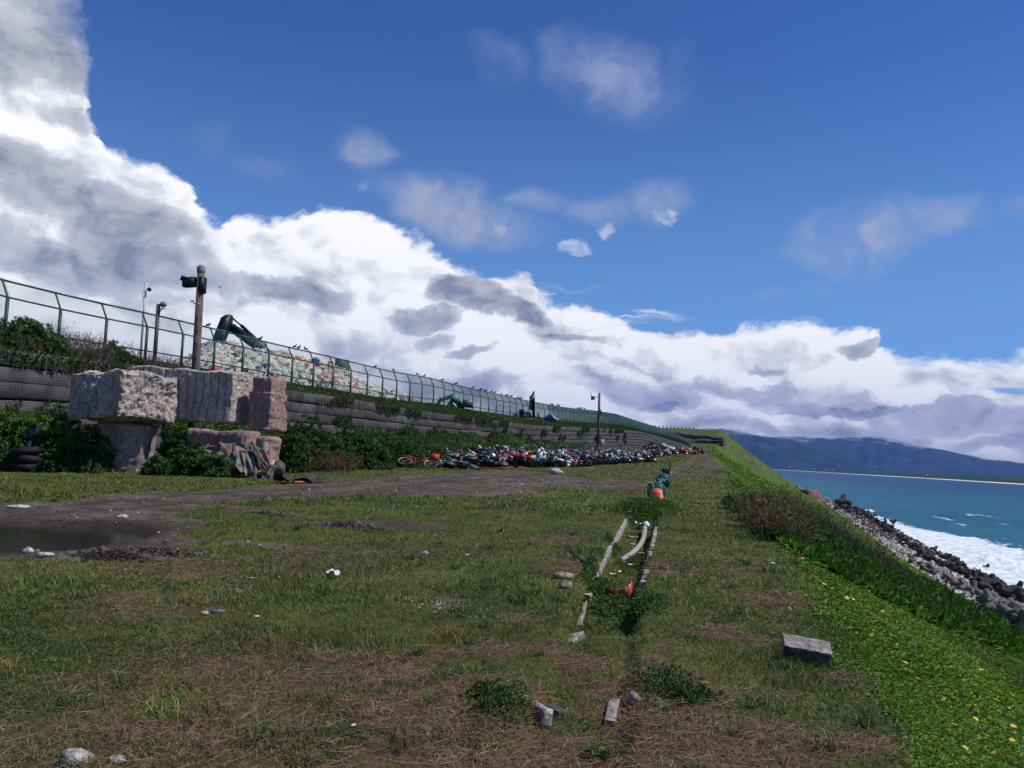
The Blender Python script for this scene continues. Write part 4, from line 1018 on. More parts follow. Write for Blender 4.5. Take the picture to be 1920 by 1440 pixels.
# ------------------------------------------------------------------ leafy plants
def rosettes(P, A, k, L, Wr, C, spread=.9, kk=None):
    """k leaves round each axis A at P"""
    n = len(P); A = nrm(A); t = nrm(np.cross(A, np.array([[.3, .2, 1.0]])+.01)); u = np.cross(A, t)
    P2 = np.repeat(P, k, 0); A2 = np.repeat(A, k, 0); C2 = np.repeat(C, k, 0)*(1+rng.normal(0, .14, n*k))[:, None]
    a = (np.tile(np.arange(k), n)*2.4+np.repeat(rng.random(n)*6, k)); f = np.tile(np.linspace(1.15, .35, k), n)*spread
    R_ = np.repeat(t, k, 0)*np.cos(a)[:, None]+np.repeat(u, k, 0)*np.sin(a)[:, None]
    D = nrm(R_*f[:, None]+A2*(1.25-f)[:, None]); Nn = nrm(A2-R_*.3)
    Lr = np.repeat(np.broadcast_to(L, n), k)*rng.uniform(.75, 1.15, n*k)
    return leaf_arrays(P2, D, Nn, Lr, Lr*Wr, C2, .12, .12)
def shrub(name, label, spots, n, L, Wr, col, cat='shrub', twigs=60, tcol=(.10, .075, .055), k=8, group=None, loose=.25, tw_r=.012, dead=0.0, updir=.5, spread=.9):
    """spots: (px, py, depth, rx, ry, height): lobes of foliage standing on the ground"""
    PL = []; AL = []; TA = []; TB = []
    wts = np.array([s[3]*s[4]+s[3]*s[5] for s in spots]); wts = wts/wts.sum(); org = None
    for s, w in zip(spots, wts):
        if len(s) == 6: px, py, D, rx, ry, hz = s; g = at(px, py, D); gx, gy = g[0], g[1]
        else: (gx, gy), rx, ry, hz, _ = s[0], s[1], s[2], s[3], 0
        gz = float(H(gx, gy))
        if org is None: org = np.array([gx, gy, gz])
        m = max(4, int(n*w)); q = rng.normal(0, 1, (m, 3)); q = nrm(q); q[:, 2] = np.abs(q[:, 2]); rad = 1-loose*rng.random(m)**1.6
        lump = 1+.26*fbm(q[:, 0]*2+gx, q[:, 1]*2+gy, q[:, 2]*2, 3)
        c = q*(rad*lump)[:, None]*np.array([rx, ry, hz])
        P = np.stack([gx+c[:, 0], gy+c[:, 1], np.zeros(m)], 1); P[:, 2] = H(P[:, 0], P[:, 1])*0.5+gz*.5+c[:, 2]+.03
        PL.append(P); AL.append(nrm(q*np.array([1, 1, 1])+np.array([0, 0, updir])+rng.normal(0, .25, (m, 3))))
        tN = int(twigs*w)+1; i = rng.integers(0, m, tN); base = np.stack([gx+rng.normal(0, rx*.25, tN), gy+rng.normal(0, ry*.25, tN), np.full(tN, gz-.05)], 1)
        mid = base+(P[i]-base)*rng.uniform(.35, .6, tN)[:, None]+rng.normal(0, .06*hz, (tN, 3)); TA += [base, mid]; TB += [mid, P[i]+rng.normal(0, .03, (tN, 3))]
    P = np.concatenate(PL); A = np.concatenate(AL); m = len(P)
    hrel = (P[:, 2]-P[:, 2].min())/(np.ptp(P[:, 2])+1e-6)
    C = rcol(m, col, .22, .10)
    if dead: dd = rng.random(m) < dead; C[dd] = rcol(int(dd.sum()), (.16, .12, .07), .25)
    root = thing(name, label, cat, tuple(org), group=group)
    V, F, C = rosettes(P, A, k, L, Wr, C, spread); mk('foliage', V-org, F, FOL, root, cols=C)
    V, F = tube_lines(np.concatenate(TA), np.concatenate(TB), tw_r, tw_r*.5, 4); mk('stem', V-org, F, DRYM, root, cols=np.tile(tcol, (len(V), 1))*(.7+.6*rng.random((len(V), 1))))
    return root
def thicket(name, label, spots, n, length, col, r=.010, cat='shrub', group=None, leaves=0, lcol=(.05, .08, .02), L=.08, curl=.5):
    """bare branching stems"""
    TA = []; TB = []; rs = []; tips = []; org = None
    for (px, py, D, rx, ry, hz) in spots:
        g = at(px, py, D); gx, gy = g[0], g[1]; gz = float(H(gx, gy)); org = np.array([gx, gy, gz]) if org is None else org
        m = n//len(spots); b = np.stack([gx+rng.uniform(-1, 1, m)*rx, gy+rng.uniform(-1, 1, m)*ry, np.zeros(m)], 1); b[:, 2] = H(b[:, 0], b[:, 1])-.03
        d = nrm(np.stack([rng.normal(0, .45, m), rng.normal(0, .45, m), np.ones(m)], 1)); ln = hz*length*rng.uniform(.25, .5, m); rad = np.full(m, r)
        P, Dn = b, d
        for lv in range(4):
            Q = P+Dn*ln[:, None]; TA.append(P); TB.append(Q); rs.append(np.stack([rad, rad*.75], 1))
            if lv == 3: tips.append((Q, Dn)); break
            rep = 2 if lv in (0, 1) else 1
            P = np.repeat(Q, rep, 0); Dn = nrm(np.repeat(Dn, rep, 0)+rng.normal(0, curl, (len(P), 3))); ln = np.repeat(ln, rep)*.72; rad = np.repeat(rad, rep)*.72
    A = np.concatenate(TA); B = np.concatenate(TB); rr_ = np.concatenate(rs)
    root = thing(name, label, cat, tuple(org), group=group)
    V, F = tube_lines(A, B, rr_[:, 0], rr_[:, 1], 4); cc = np.repeat(rcol(len(A), col, .3, .06), 8, 0); mk('branches', V-org, F, DRYM, root, cols=cc)
    if leaves:
        Q = np.concatenate([t[0] for t in tips]); Dn = np.concatenate([t[1] for t in tips]); i = rng.integers(0, len(Q), leaves)
        V, F, C = rosettes(Q[i], nrm(Dn[i]+np.array([0, 0, .4])), 6, L, .34, rcol(leaves, lcol, .25)); mk('foliage', V-org, F, FOL, root, cols=C)
    return root
GL = (.062, .125, .020); GD = (.040, .085, .018)
shrub('leafy_shrub', 'broad glossy green shrub round the tyre stack, left of the granite blocks', [(20, 870, 28.2, 1.6, 1.0, 1.75), (130, 872, 28.0, 1.25, 1.0, 1.55), (175, 866, 27.8, .55, .6, 1.25), (-60, 868, 28, 1.6, 1.2, 1.9), (70, 850, 29.2, 1.4, .9, 1.8)], 2600, .20, .34, GL, twigs=90, loose=.5)
shrub('low_shrub', 'low dark green plants at the foot of the left granite block', [(150, 876, 27.2, .8, .5, .70), (90, 880, 27.0, .8, .4, .6), (30, 880, 26.8, .8, .4, .55)], 900, .12, .45, (.032, .075, .022), twigs=30, loose=.5)
shrub('leafy_shrub', 'green shrub filling the gap between the left block support and the pink block', [(332, 872, 28.6, .62, .6, 1.45), (300, 884, 27.6, .4, .4, .50), (350, 884, 27.2, .8, .5, .85), (400, 892, 26.8, .9, .4, .62), (300, 892, 26.9, .6, .35, .5)], 2000, .13, .45, (.042, .095, .024), twigs=60, loose=.5)
shrub('leafy_shrub', 'tall tangled shrub of green leaves and pale twigs right of the reddish block', [(570, 862, 33, 1.1, .9, 2.0), (550, 866, 31.5, .7, .6, 1.7), (610, 862, 34, 1.0, .9, 1.5)], 1500, .16, .36, (.036, .078, .020), twigs=140, tcol=(.15, .12, .085), loose=.6, tw_r=.02)
shrub('leafy_shrub', 'rounded dark green shrub below the wall, left of the white sheet', [(660, 862, 36, 1.2, 1.0, 1.75), (700, 866, 35.5, .9, .9, 1.25), (640, 868, 34, .8, .6, .8)], 1500, .16, .36, (.038, .088, .018), twigs=90, loose=.55)
thicket('dry_brushwood', 'heap of bare reddish brushwood between two shrubs under the wall', [(610, 868, 32.5, 1.1, .5, .9)], 90, 1.0, (.13, .075, .060), .014, curl=.8)
shrub('leafy_shrub', 'loose shrub behind the red bicycle', [(760, 862, 38, 1.3, .9, 1.25), (730, 860, 39, 1.0, .9, 1.5), (800, 860, 40, 1.2, .9, 1.1)], 1300, .15, .34, (.042, .090, .020), twigs=80, loose=.6)
# weeds that climb the wall's foot all along, and creepers hanging over it
L_ = []
for n, x0, x1 in ((42000, 36, 62), (30000, 60, 120)):
    y = rng.uniform(x0, x1, n); off_ = rng.random(n)**1.1*5.0+.2; x = Wx(y)+off_
    hh = np.interp(off_, [.2, 1.2, 3.4, 5.2], [2.1, 1.7, .75, .06])*(.72+.45*fbm(x*.5, y*.3, oc=4))*np.interp(y, [36, 60, 85, 120], [1.0, .95, .8, .25]); ok = hh > .08; x, y, hh = x[ok], y[ok], hh[ok]; m = len(x)
    P = np.stack([x, y, H(x, y)+hh*rng.uniform(.72, 1, m)], 1); A = nrm(np.stack([.5+rng.normal(0, .4, m), -.5+rng.normal(0, .4, m), np.ones(m)], 1))
    i = rng.random(m) < .5; sz = .12+.0016*y[i]; tone = ss(-.5, .5, fbm(x[i]*.35+4, y[i]*.3, oc=3))
    L_.append(rosettes(P[i], A[i], 4, sz, .42, rcol(i.sum(), (.040, .082, .016), .25)*(.75+.7*tone)[:, None]))
V, F, C = join_arrays(L_); tag(mk('weed_bank', V, F, FOL, cols=C), 'bank of bright green weeds along the foot of the retaining wall', 'weeds', kind='stuff')
L_ = []
n = 60000; y = rng.uniform(15, 170, n)**1.0; c = rng.integers(0, 6, n); u = rng.random(n); pm_ = fbm(y*.30+3, c*.9+u*.3, oc=4)-.10*c+.08*(y > 55)*(y < 90)-.16-.2*ss(95, 120, y)
ok = pm_ > .12; y, c, u = y[ok], c[ok], u[ok]; m = len(y)
P = np.stack([Wx(y)+.16+c*.10+rng.random(m)*.08, y, Wz(y)-(c+u)*CH], 1); A = nrm(np.stack([1+0*y, -.4+rng.normal(0, .4, m), .3+rng.normal(0, .4, m)], 1))
L_.append(rosettes(P, A, 3, .10+.0012*y, .45, rcol(m, (.034, .060, .016), .3)))
V, F, C = join_arrays(L_); tag(mk('wall_creeper', V, F, FOL, cols=C), 'small green creepers rooted in the joints of the wall', 'weeds', kind='stuff')
n = 900; y = rng.uniform(28, 130, n); ok = fbm(y*.22+30, 0*y, oc=3) > .05; y = y[ok]; m = len(y)
A = np.stack([Wx(y)+.10, y, Wz(y)+.02], 1); Bm = A+np.stack([.12+0*y, rng.normal(0, .2, m), -rng.uniform(.2, .6, m)], 1); B = Bm+np.stack([.10+0*y, rng.normal(0, .25, m), -rng.uniform(.1, .8, m)], 1)
V, F = tube_lines(np.concatenate([A, Bm]), np.concatenate([Bm, B]), .012, .009, 3); tag(mk('hanging_roots', V, F, DRYM, cols=np.repeat(rcol(2*m, (.17, .14, .11), .3), 6, 0)), 'pale dead runners hanging over the top course of the wall', 'roots', kind='stuff')
# the strip above the wall
L_ = []
n = 90000; y = 13+rng.random(n)**1.5*330; u = rng.random(n); x = Wx(y)-.2-u*(Wx(y)-Fx(y)+.4); z = H(x, y); m = n
hh = (.07+.0006*y)*(1+.6*fbm(x*.8, y*.4, oc=3)); lip = u < .08
P = np.stack([x, y, z+hh*rng.random(m)], 1); P[lip, 0] += .35; P[lip, 2] -= .12
A = nrm(np.stack([.4+rng.normal(0, .4, m), -.4+rng.normal(0, .4, m), np.ones(m)], 1)); t_ = ss(-.4, .5, fbm(x*.3+40, y*.15, oc=3))
C = rcol(m, (.040, .072, .016), .25)*(.75+.5*t_)[:, None]; dd = rng.random(m) < .05+.2*(y > 80); C[dd] *= np.array([2.0, 1.35, 1.1])
V, F, C = rosettes(P, A, 2, .09+.0012*y, .30, C); tag(mk('verge_grass', V, F, FOL, cols=C), 'unkempt green verge between the wall top and the fence', 'grass', kind='stuff')
def top_spot(px, py, D, rx, ry, h): return (px, py, D, rx, ry, h)
shrub('leafy_shrub', 'green bush against the fence at the far left, above the wall', [(60, 612, 36, 1.3, .8, 1.25), (20, 625, 35, 1.2, .8, .9), (100, 622, 36.5, .8, .6, .7)], 700, .19, .34, GD, twigs=50, loose=.5)
shrub('leafy_shrub', 'small green bush above the wall, left of the near lamp post', [(217, 640, 40, .8, .6, .85), (240, 655, 40, .9, .6, .55)], 420, .18, .34, GD, twigs=40, loose=.5)
thicket('dry_shrub', 'bare grey-brown twig bush between two green bushes above the wall', [(125, 635, 37.5, 1.2, .7, 1.15), (160, 640, 38.5, 1.1, .7, 1.1), (185, 650, 38.5, .9, .6, .9)], 210, 1.1, (.105, .085, .078), .013, leaves=50)
thicket('dry_shrub', 'bare grey twig bush just left of the rubbish heap, below the fence', [(280, 665, 42, 1.4, .7, .95), (315, 680, 43, 1.2, .7, .75), (345, 690, 43, 1.0, .6, .5)], 220, 1.1, (.10, .078, .072), .013, leaves=40)
thicket('dry_shrub', 'dry twigs at the very left edge above the wall', [(10, 640, 34.5, 1.3, .6, .7), (60, 648, 35, 1.0, .6, .6)], 100, 1.0, (.09, .072, .060), .012, leaves=80)

# the tall leafy belt and the bare bush on the sea slope
def gpt(px, py): p = G(px, py); return p
low = [(1440, 1000), (1490, 1040), (1550, 1072), (1640, 1122), (1740, 1172), (1840, 1210), (1940, 1246)]
upp = [(1490, 985), (1545, 1012), (1600, 1045), (1680, 1092), (1780, 1143), (1870, 1187), (1960, 1225)]
lp = np.array([gpt(*q) for q in low]); up_ = np.array([gpt(*q) for q in upp]); print('belt', lp[:, :2].round(1).tolist(), up_[:, :2].round(1).tolist())
n = 7500; t = rng.random(n)*6; i = np.minimum(t.astype(int), 5); f = (t-i)[:, None]; a = lp[i]*(1-f)+lp[i+1]*f; b_ = up_[i]*(1-f)+up_[i+1]*f; u = rng.random(n)[:, None]*1.1
P = a*(1-u)+b_*u; P[:, :2] += rng.normal(0, .12, (n, 2)); dist = np.hypot(P[:, 0], P[:, 1])
hh = (.06+.0085*dist)*(.8+.5*fbm(P[:, 0]*.9, P[:, 1]*.5, oc=3))*np.clip(u[:, 0]*6+.3, 0, 1); P[:, 2] = H(P[:, 0], P[:, 1])+hh*rng.uniform(.4, 1, n)
A = nrm(np.stack([rng.normal(0, .35, n), rng.normal(-.15, .35, n), np.ones(n)], 1))
V, F, C = rosettes(P, A, 7, .10+.0085*dist, .34, rcol(n, (.052, .125, .014), .25, .10), .85)
tag(mk('leafy_belt', V, F, FOL, cols=C), 'belt of taller glossy green leaves running down the sea slope', 'plants', kind='stuff')
def bush_at(px, py, rx, ry, h): p = G(px, py); D = float(np.dot(p, Fv)); return (px, py, D, rx, ry, h)
thicket('bare_bush', 'wide bush of bare brown stems at the crest of the sea slope', [bush_at(1448, 995, .42, .6, .62), bush_at(1425, 978, .20, .5, .48), bush_at(1482, 990, .50, .8, .70), bush_at(1465, 1012, .4, .5, .5)], 400, 1.15, (.135, .088, .064), .011, leaves=260, lcol=(.075, .10, .022), L=.09, curl=.45)
thicket('bare_bush', 'dark upright twigs behind the leafy belt, before the beach', [bush_at(1535, 1005, .9, 1.2, .9), bush_at(1575, 1035, .9, 1.2, .8), bush_at(1612, 1062, .9, 1.4, .75)], 330, 1.15, (.085, .062, .055), .010, leaves=30, curl=.35)
shrub('leafy_tuft', 'pale green leafy tuft left of the bare bush on the crest', [bush_at(1385, 955, .35, .3, .28), bush_at(1400, 962, .3, .3, .22)], 130, .14, .22, (.10, .15, .03), twigs=10)
# lush weeds in the drain
def weeds(name, label, L, n, Lf, col, Wr=.5):
    PP = []
    for (px, py, rx, ry, h) in L:
        g = G(px, py); m = n//len(L); q = rng.normal(0, .55, (m, 2)).clip(-1.2, 1.2); x = g[0]+q[:, 0]*rx; y = g[1]+q[:, 1]*ry
        PP.append(np.stack([x, y, H(x, y)+h*rng.random(m)*np.exp(-(q**2).sum(1)*.6)], 1))
    P = np.concatenate(PP); m = len(P); A = nrm(np.stack([rng.normal(0, .4, m), rng.normal(0, .4, m), np.ones(m)], 1)); org = P.mean(0)
    V, F, C = rosettes(P, A, 5, Lf, Wr, rcol(m, col, .3, .1))
    return tag(mk(name, V, F, FOL, cols=C), label, 'weeds')
weeds('weed_clump', 'lush green weeds round the broken red pot in the drain', [(1150, 1150, .26, .5, .16), (1200, 1140, .2, .4, .12), (1120, 1110, .15, .5, .12)], 1500, .036, (.050, .115, .018))
weeds('weed_clump', 'green flowering weeds in the drain just below the orange bucket', [(1195, 965, .42, 1.1, .32), (1225, 955, .4, 1.3, .25)], 1300, .055, (.055, .110, .020), .4)
weeds('weed_clump', 'broad-leaved weed beside the nearest kerb piece at bottom centre', [(940, 1330, .16, .22, .16), (910, 1310, .10, .12, .10)], 520, .026, (.070, .110, .022), .55)
weeds('weed_clump', 'single bright green weed at the bottom edge, right of centre', [(1128, 1428, .05, .05, .05), (1105, 1420, .03, .03, .04)], 26, .035, (.070, .150, .022), .55)
weeds('weed_clump', 'dark green weeds between the drain and the fallen kerb stone', [(1240, 1290, .22, .3, .10), (1290, 1310, .2, .2, .07)], 500, .028, (.038, .080, .018), .5)
weeds('weed_clump', 'trailing green weeds in the middle of the drain', [(1190, 1060, .2, .8, .10), (1150, 1030, .12, .5, .10), (1110, 1060, .08, .4, .10)], 700, .034, (.045, .095, .018), .45)
# flattened straw in the brown patches
n = 42000; x, y = sector(n, 3.5, 16, 1.0); dirt, dry, lush = masks(x, y); ok = (rng.random(n) < ss(.25, .85, dry)) & (x < crest(y)+.3); x, y = x[ok], y[ok]; m = len(x); r_ = np.hypot(x, y)
a = rng.random(m)*6.283; Ls = rng.uniform(.05, .16, m); A = np.stack([x, y, H(x, y)+.012+.02*rng.random(m)], 1); B = A+np.stack([np.cos(a)*Ls, np.sin(a)*Ls, rng.uniform(-.01, .03, m)], 1)
V, F = tube_lines(A, B, .0010+.00016*r_, .0008+.0001*r_, 3); tag(mk('straw', V, F, DRYM, cols=np.repeat(rcol(m, (.235, .155, .095), .38, .06), 6, 0)), 'dead straw lying flat in the brown patches', 'straw', kind='stuff')

# ------------------------------------------------------------------ broken concrete drain
CON = granite('drain_concrete', (.26, .23, .205), (.47, .43, .385), pit=.25); CON2 = granite('dark_concrete', (.045, .045, .047), (.16, .15, .145))
def strip(name, label, pts, th, h, up, mat=CON, seed=0, group='pieces of the broken drain wall', parent=None, cat='kerb'):
    """rough wall following ground points; up = how far the top stands out"""
    P = np.array([G(*p) for p in pts]); s = np.r_[0, np.cumsum(np.linalg.norm(np.diff(P[:, :2], axis=0), axis=1))]; n = max(4, int(s[-1]/.05))
    t = np.linspace(0, s[-1], n); Q = np.stack([np.interp(t, s, P[:, i]) for i in range(3)], 1); Q[:, 2] = H(Q[:, 0], Q[:, 1])
    d = nrm(np.gradient(Q[:, :2], axis=0)); sd = np.stack([d[:, 1], -d[:, 0]], 1)
    prof = [(-.5, 0), (-.5, .985), (-.46, 1.0), (0, 1.0), (.46, 1.0), (.5, .985), (.5, 0)]; k = len(prof); V = []
    for a, b in prof:
        w = th*a*(1+.10*fbm(t*6+seed, t*0+a*3+b, oc=3)); z = Q[:, 2]+up-h+h*b+((.012*fbm(t*5+seed, t*0+a*.5, oc=3)-.035*ss(.35, .9, fbm(t*2.2+seed*3, t*0, oc=2))) if b > .8 else 0)
        V.append(np.stack([Q[:, 0]+sd[:, 0]*w, Q[:, 1]+sd[:, 1]*w, z], 1))
    V = np.stack(V, 1).reshape(-1, 3); I = np.arange(n*k).reshape(n, k)
    F = np.stack([I[:-1, :-1], I[:-1, 1:], I[1:, 1:], I[1:, :-1]], -1).reshape(-1, 4); E = np.stack([I[0], I[-1][::-1]])
    org = Q[n//2]; o = mk(name, V-org, [F, E], mat, parent); o.location = org
    if label: tag(o, label, cat, group)
    return o
strip('drain_wall', 'long concrete edge on the left of the drain, starting beside the flowering weeds', [(1174, 978), (1146, 1026), (1122, 1076)], .052, .34, .06)
strip('drain_wall', 'short grey piece of drain edge where the fallen stick leans', [(1119, 1080), (1106, 1106)], .065, .3, .05, seed=3)
strip('drain_wall', 'short broken end of drain edge above the two round stones', [(1103, 1112), (1097, 1122)], .10, .3, .05, seed=4)
strip('drain_wall', 'crumbling low drain edge left of the red pot', [(1096, 1128), (1092, 1150), (1085, 1176)], .055, .25, .02, seed=5)
strip('drain_wall', 'pale drain edge along the right side of the drain, from the weeds to the hose', [(1231, 990), (1224, 1018), (1217, 1050)], .06, .28, .025, seed=7)
strip('drain_wall', 'short pale piece of drain edge right of the drain, above the red pot', [(1212, 1072), (1205, 1098)], .065, .25, .03, seed=9)
strip('drain_wall', 'crumbled pale drain edge at the right of the dead straw, near the bottom', [(1152, 1322), (1143, 1362)], .06, .25, .035, seed=13)
def slab(name, label, px, py, dims, rz, tilt=(0, 0), mat=CON, amp=.012, cat='stone', lift=0, group=None, seed=0, res=.02, rnd=.01, grooves=()):
    g = G(px, py); o = rock_box(name, label, (g[0], g[1], g[2]+dims[2]/2+lift), dims, rz, mat, grooves, amp, seed=seed, rnd=rnd, res=res, tilt=tilt, cat=cat, group=group); return o
slab('concrete_slab', 'wedge of pale concrete at a kink of the drain edge', 1076, 1200, (.13, .25, .10), VA-.5, (R(10), R(-16)), lift=-.055, seed=2, cat='slab')
slab('kerb_stone', 'long narrow kerb piece lying in dead straw at the bottom centre', 998, 1328, (.060, .40, .10), VA+.36, (R(-3), R(10)), lift=-.05, seed=6, cat='kerb')
slab('kerb_stone', 'small dark lump of concrete just right of the narrow kerb piece', 1038, 1338, (.09, .14, .07), VA+.8, (R(4), R(4)), CON2, lift=-.02, seed=7, cat='kerb')
slab('leaning_slab', 'small rounded grey slab leaning left of the orange bucket', 1222, 938, (.16, .10, .55), VA-.1, (R(20), R(-18)), CON, lift=-.05, seed=9, cat='slab', rnd=.04)
slab('leaning_slab', 'little grey concrete wedge at the right edge of the dead straw', 1190, 1318, (.07, .06, .05), VA+.5, (R(25), R(20)), CON, lift=-.01, seed=10, cat='slab')
# the fallen kerb stone lower right: smooth pale top, broken dark front
g = G(1512, 1246); ks = rock_box('kerb_stone', 'thick broken kerb stone, smooth pale top and dark rough front, in grass at lower right', (g[0], g[1]+.06, g[2]+.062), (.345, .21, .165), VA-R(11), CON, (), .008, seed=1, rnd=.012, res=.012, tilt=(R(17), R(7)), cat='kerb')
me = ks.data; co = np.empty(len(me.vertices)*3, np.float32); me.vertices.foreach_get('co', co); co = co.reshape(-1, 3).astype(float)
fr = ss(-.03, -.095, co[:, 1])*(co[:, 2] < .077); k_ = 1-ss(.05, .1, co[:, 2]); co[:, 1] += fr*(.018*fbm(co[:, 0]*22, co[:, 2]*22, oc=4)+.055*k_*0+.05*ss(.1, -.1, co[:, 2])); me.vertices.foreach_set('co', co.astype(np.float32).ravel())
me.materials.append(CON2); fi = np.zeros(len(me.polygons), np.int32)
for p in me.polygons:
    if p.normal.y < -.35 or p.normal.z < -.3 or (p.center.y < -.075 and p.center.z < .068): fi[p.index] = 1
me.polygons.foreach_set('material_index', fi); me.update()
# hose, stick, stones
def curve_tube(name, label, pts, r, mat, lift, cat, k=8, group=None):
    P = [G(x, y)+np.array([0, 0, l]) for (x, y), l in zip(pts, lift)]; P = np.array(P); t = np.linspace(0, len(P)-1, 24); Q = np.stack([np.interp(t, np.arange(len(P)), P[:, i]) for i in range(3)], 1)
    for _ in range(2): Q[1:-1] = (Q[:-2]+Q[1:-1]*2+Q[2:])/4
    b = MB(); b.tube(list(Q-Q[12]), r, k); o = b.build(name, mat, smooth=True); o.location = Q[12]; return tag(o, label, cat, group)
HOSE = simple('dusty_hose', (.30, .27, .26), .7, var=.2, scale=12)
curve_tube('hose', 'thick grey hose curving along the bottom of the drain', [(1209, 1000), (1207, 1018), (1200, 1032), (1186, 1046), (1166, 1056)], .042, HOSE, [.12, .10, .08, .07, .04], 'hose')
STK = simple('dry_wood', (.17, .12, .10), .9, var=.4, scale=30)
curve_tube('stick', 'brown stick leaning over the drain edge above the round stones', [(1090, 1058), (1112, 1070), (1122, 1082)], .018, STK, [.06, .09, .04], 'stick')
curve_tube('stick', 'dark stick lying in the dead grass left of the drain', [(1062, 1027), (1078, 1044), (1092, 1058)], .016, simple('dark_wood', (.03, .022, .018), .9), [.02, .03, .03], 'stick')
STO = granite('field_stone', (.20, .19, .13), (.38, .35, .26), pit=.2); STW = granite('pale_stone', (.34, .34, .32), (.60, .58, .54), pit=.3); STG = granite('grey_stone', (.10, .10, .10), (.25, .25, .24))
def stone(label, px, py, r, mat=STG, seed=0, group=None, name='stone', lift=-.25):
    g = G(px, py); b = MB(); b.sphere((0, 0, 0), r, 18, 12, .22, seed); o = b.build(name, mat, smooth=True); o.location = (g[0], g[1], g[2]+r[2]*(1+lift)-r[2]*.3); o.rotation_euler = (0, 0, VA+random.uniform(-.3, .3)); return tag(o, label, 'stone', group)
stone('long flat grey-green stone left of the drain', 1057, 1084, (.13, .07, .045), STO, 1)
stone('round greenish stone below the long flat one, left of the drain', 1060, 1103, (.072, .055, .055), STO, 2)
stone('large pale rough stone at the bottom left corner', 140, 1430, (.078, .06, .045), STW, 3); stone('small pale stone right of the large one at the bottom left', 220, 1430, (.042, .036, .024), STW, 4)
stone('grey stone in the brown patch, left of the white litter', 440, 1112, (.085, .06, .032), STG, 5); stone('flat grey stone in the lawn below the brown patch', 408, 1148, (.07, .05, .02), STG, 6)
stone('small pale stone beside the flat grey one in the lawn', 384, 1152, (.035, .03, .02), STW, 7); stone('small pale stone in the lawn, left of the drain', 797, 1040, (.05, .04, .035), STW, 8); stone('grey stone in the straw at the bottom', 797, 1370, (.040, .03, .024), STG, 9)
stone('pale boulder on the far edge of the bare earth, before the motorcycles', 1042, 889, (.28, .2, .18), STW, 10); stone('pale stone on the puddle rim, nearest the water', 52, 1037, (.065, .05, .05), STW, 11); stone('low pale stone right of the puddle rim stone', 82, 1042, (.10, .05, .03), STW, 12)
stone('white flat stone on the muddy track at the far left', 34, 952, (.22, .1, .04), STW, 13); stone('small white stone on the muddy track above the puddle end', 229, 971, (.10, .06, .04), STW, 14); stone('brown broken brick in the straw at lower right', 1322, 1283, (.035, .02, .015), simple('brick', (.28, .12, .07), .9), 15)
# gravel patch and scattered rubble of the bare earth
def scatter_rocks(name, label, pts, sizes, mat, cols, seed=0, flat=.6):
    b = MB(); b.sphere((0, 0, 0), 1, 6, 4, .3, seed); V0 = np.concatenate(b.V); F0 = b.F[4][0]; n = len(pts); a = rng.random(n)*6.283; s = sizes[:, None]*np.stack([rng.uniform(.7, 1.3, n), rng.uniform(.6, 1.1, n), rng.uniform(.4, .9, n)*flat/.6], 1)
    X = V0[None]*s[:, None, :]; x = X[..., 0]*np.cos(a)[:, None]-X[..., 1]*np.sin(a)[:, None]; y = X[..., 0]*np.sin(a)[:, None]+X[..., 1]*np.cos(a)[:, None]
    V = np.stack([x, y, X[..., 2]], -1)+pts[:, None, :]; k = len(V0); F = (F0[None]+(np.arange(n)*k)[:, None, None]).reshape(-1, 4)
    return tag(mk(name, V.reshape(-1, 3), [F], mat, cols=np.repeat(cols, k, 0)), label, 'rubble', kind='stuff')
def vrmat(N):
    n = N.noise(geopos(N), 9, 5, .65); return prin(N, N.mix(1.0, attr(N), N.mix(N.ramp(n, .3, .7), (.65, .65, .65, 1), (1.3, 1.3, 1.3, 1)), blend='MULTIPLY'), .9, 0, .2, bump(N, n, .6, .03))
VR = material('rubble_stone', vrmat)
n = 5200; x, y = sector(n, 8, 45, .9, -45, 0); dirt, dry, lush = masks(x, y); ok = (dirt > .5) & (puddle_mask(x, y) > 1.1) & (y < 60); x, y = x[ok], y[ok]; m = len(x)
cc = rcol(m, (.085, .072, .062), .35, .05); w = rng.random(m) < .10; cc[w] = rcol(int(w.sum()), (.38, .34, .28), .3, .06)
scatter_rocks('earth_clods', 'clods and bits of rubble on the bare earth and the track', np.stack([x, y, H(x, y)], 1), rng.uniform(.008, .034, m)*(1+.6*(rng.random(m) < .08)), VR, cc)
g = G(822, 1130); n = 140; q = rng.normal(0, 1, (n, 2))*(.16, .16); x, y = g[0]+q[:, 0]*1.2, g[1]+q[:, 1]; scatter_rocks('gravel', 'little patch of white gravel in the lawn', np.stack([x, y, H(x, y)], 1), rng.uniform(.006, .016, n), VR, rcol(n, (.42, .40, .38), .25, .03), 3)
n = 700; x, y = sector(n, 8.5, 60, .9, -40, 3); ok = (x < crest(y)) & (x > Wx(y)+6); x, y = x[ok], y[ok]; m = len(x); scatter_rocks('litter_specks', 'pale specks of litter strewn over the grass', np.stack([x, y, H(x, y)+.02], 1), rng.uniform(.004, .011, m)*(1+.02*y), VR, rcol(m, (.50, .46, .40), .3, .06), 4, .3)
n = 60; P = []
for (px, py, rx, ry, h_, nn) in ((215, 1047, .55, .16, .10, 900), (300, 1040, .7, .16, .06, 500), (655, 988, .7, .2, .07, 600), (500, 965, .7, .2, .04, 400), (1095, 893, .8, .4, .1, 60), (1240, 1068, .12, .12, .04, 50)):
    g = G(px, py); q = rng.normal(0, .5, (nn, 2)); x, y = g[0]+q[:, 0]*rx, g[1]+q[:, 1]*ry; P.append(np.stack([x, y, H(x, y)+h_*np.exp(-(q**2).sum(1)*1.5)*rng.random(nn)], 1))
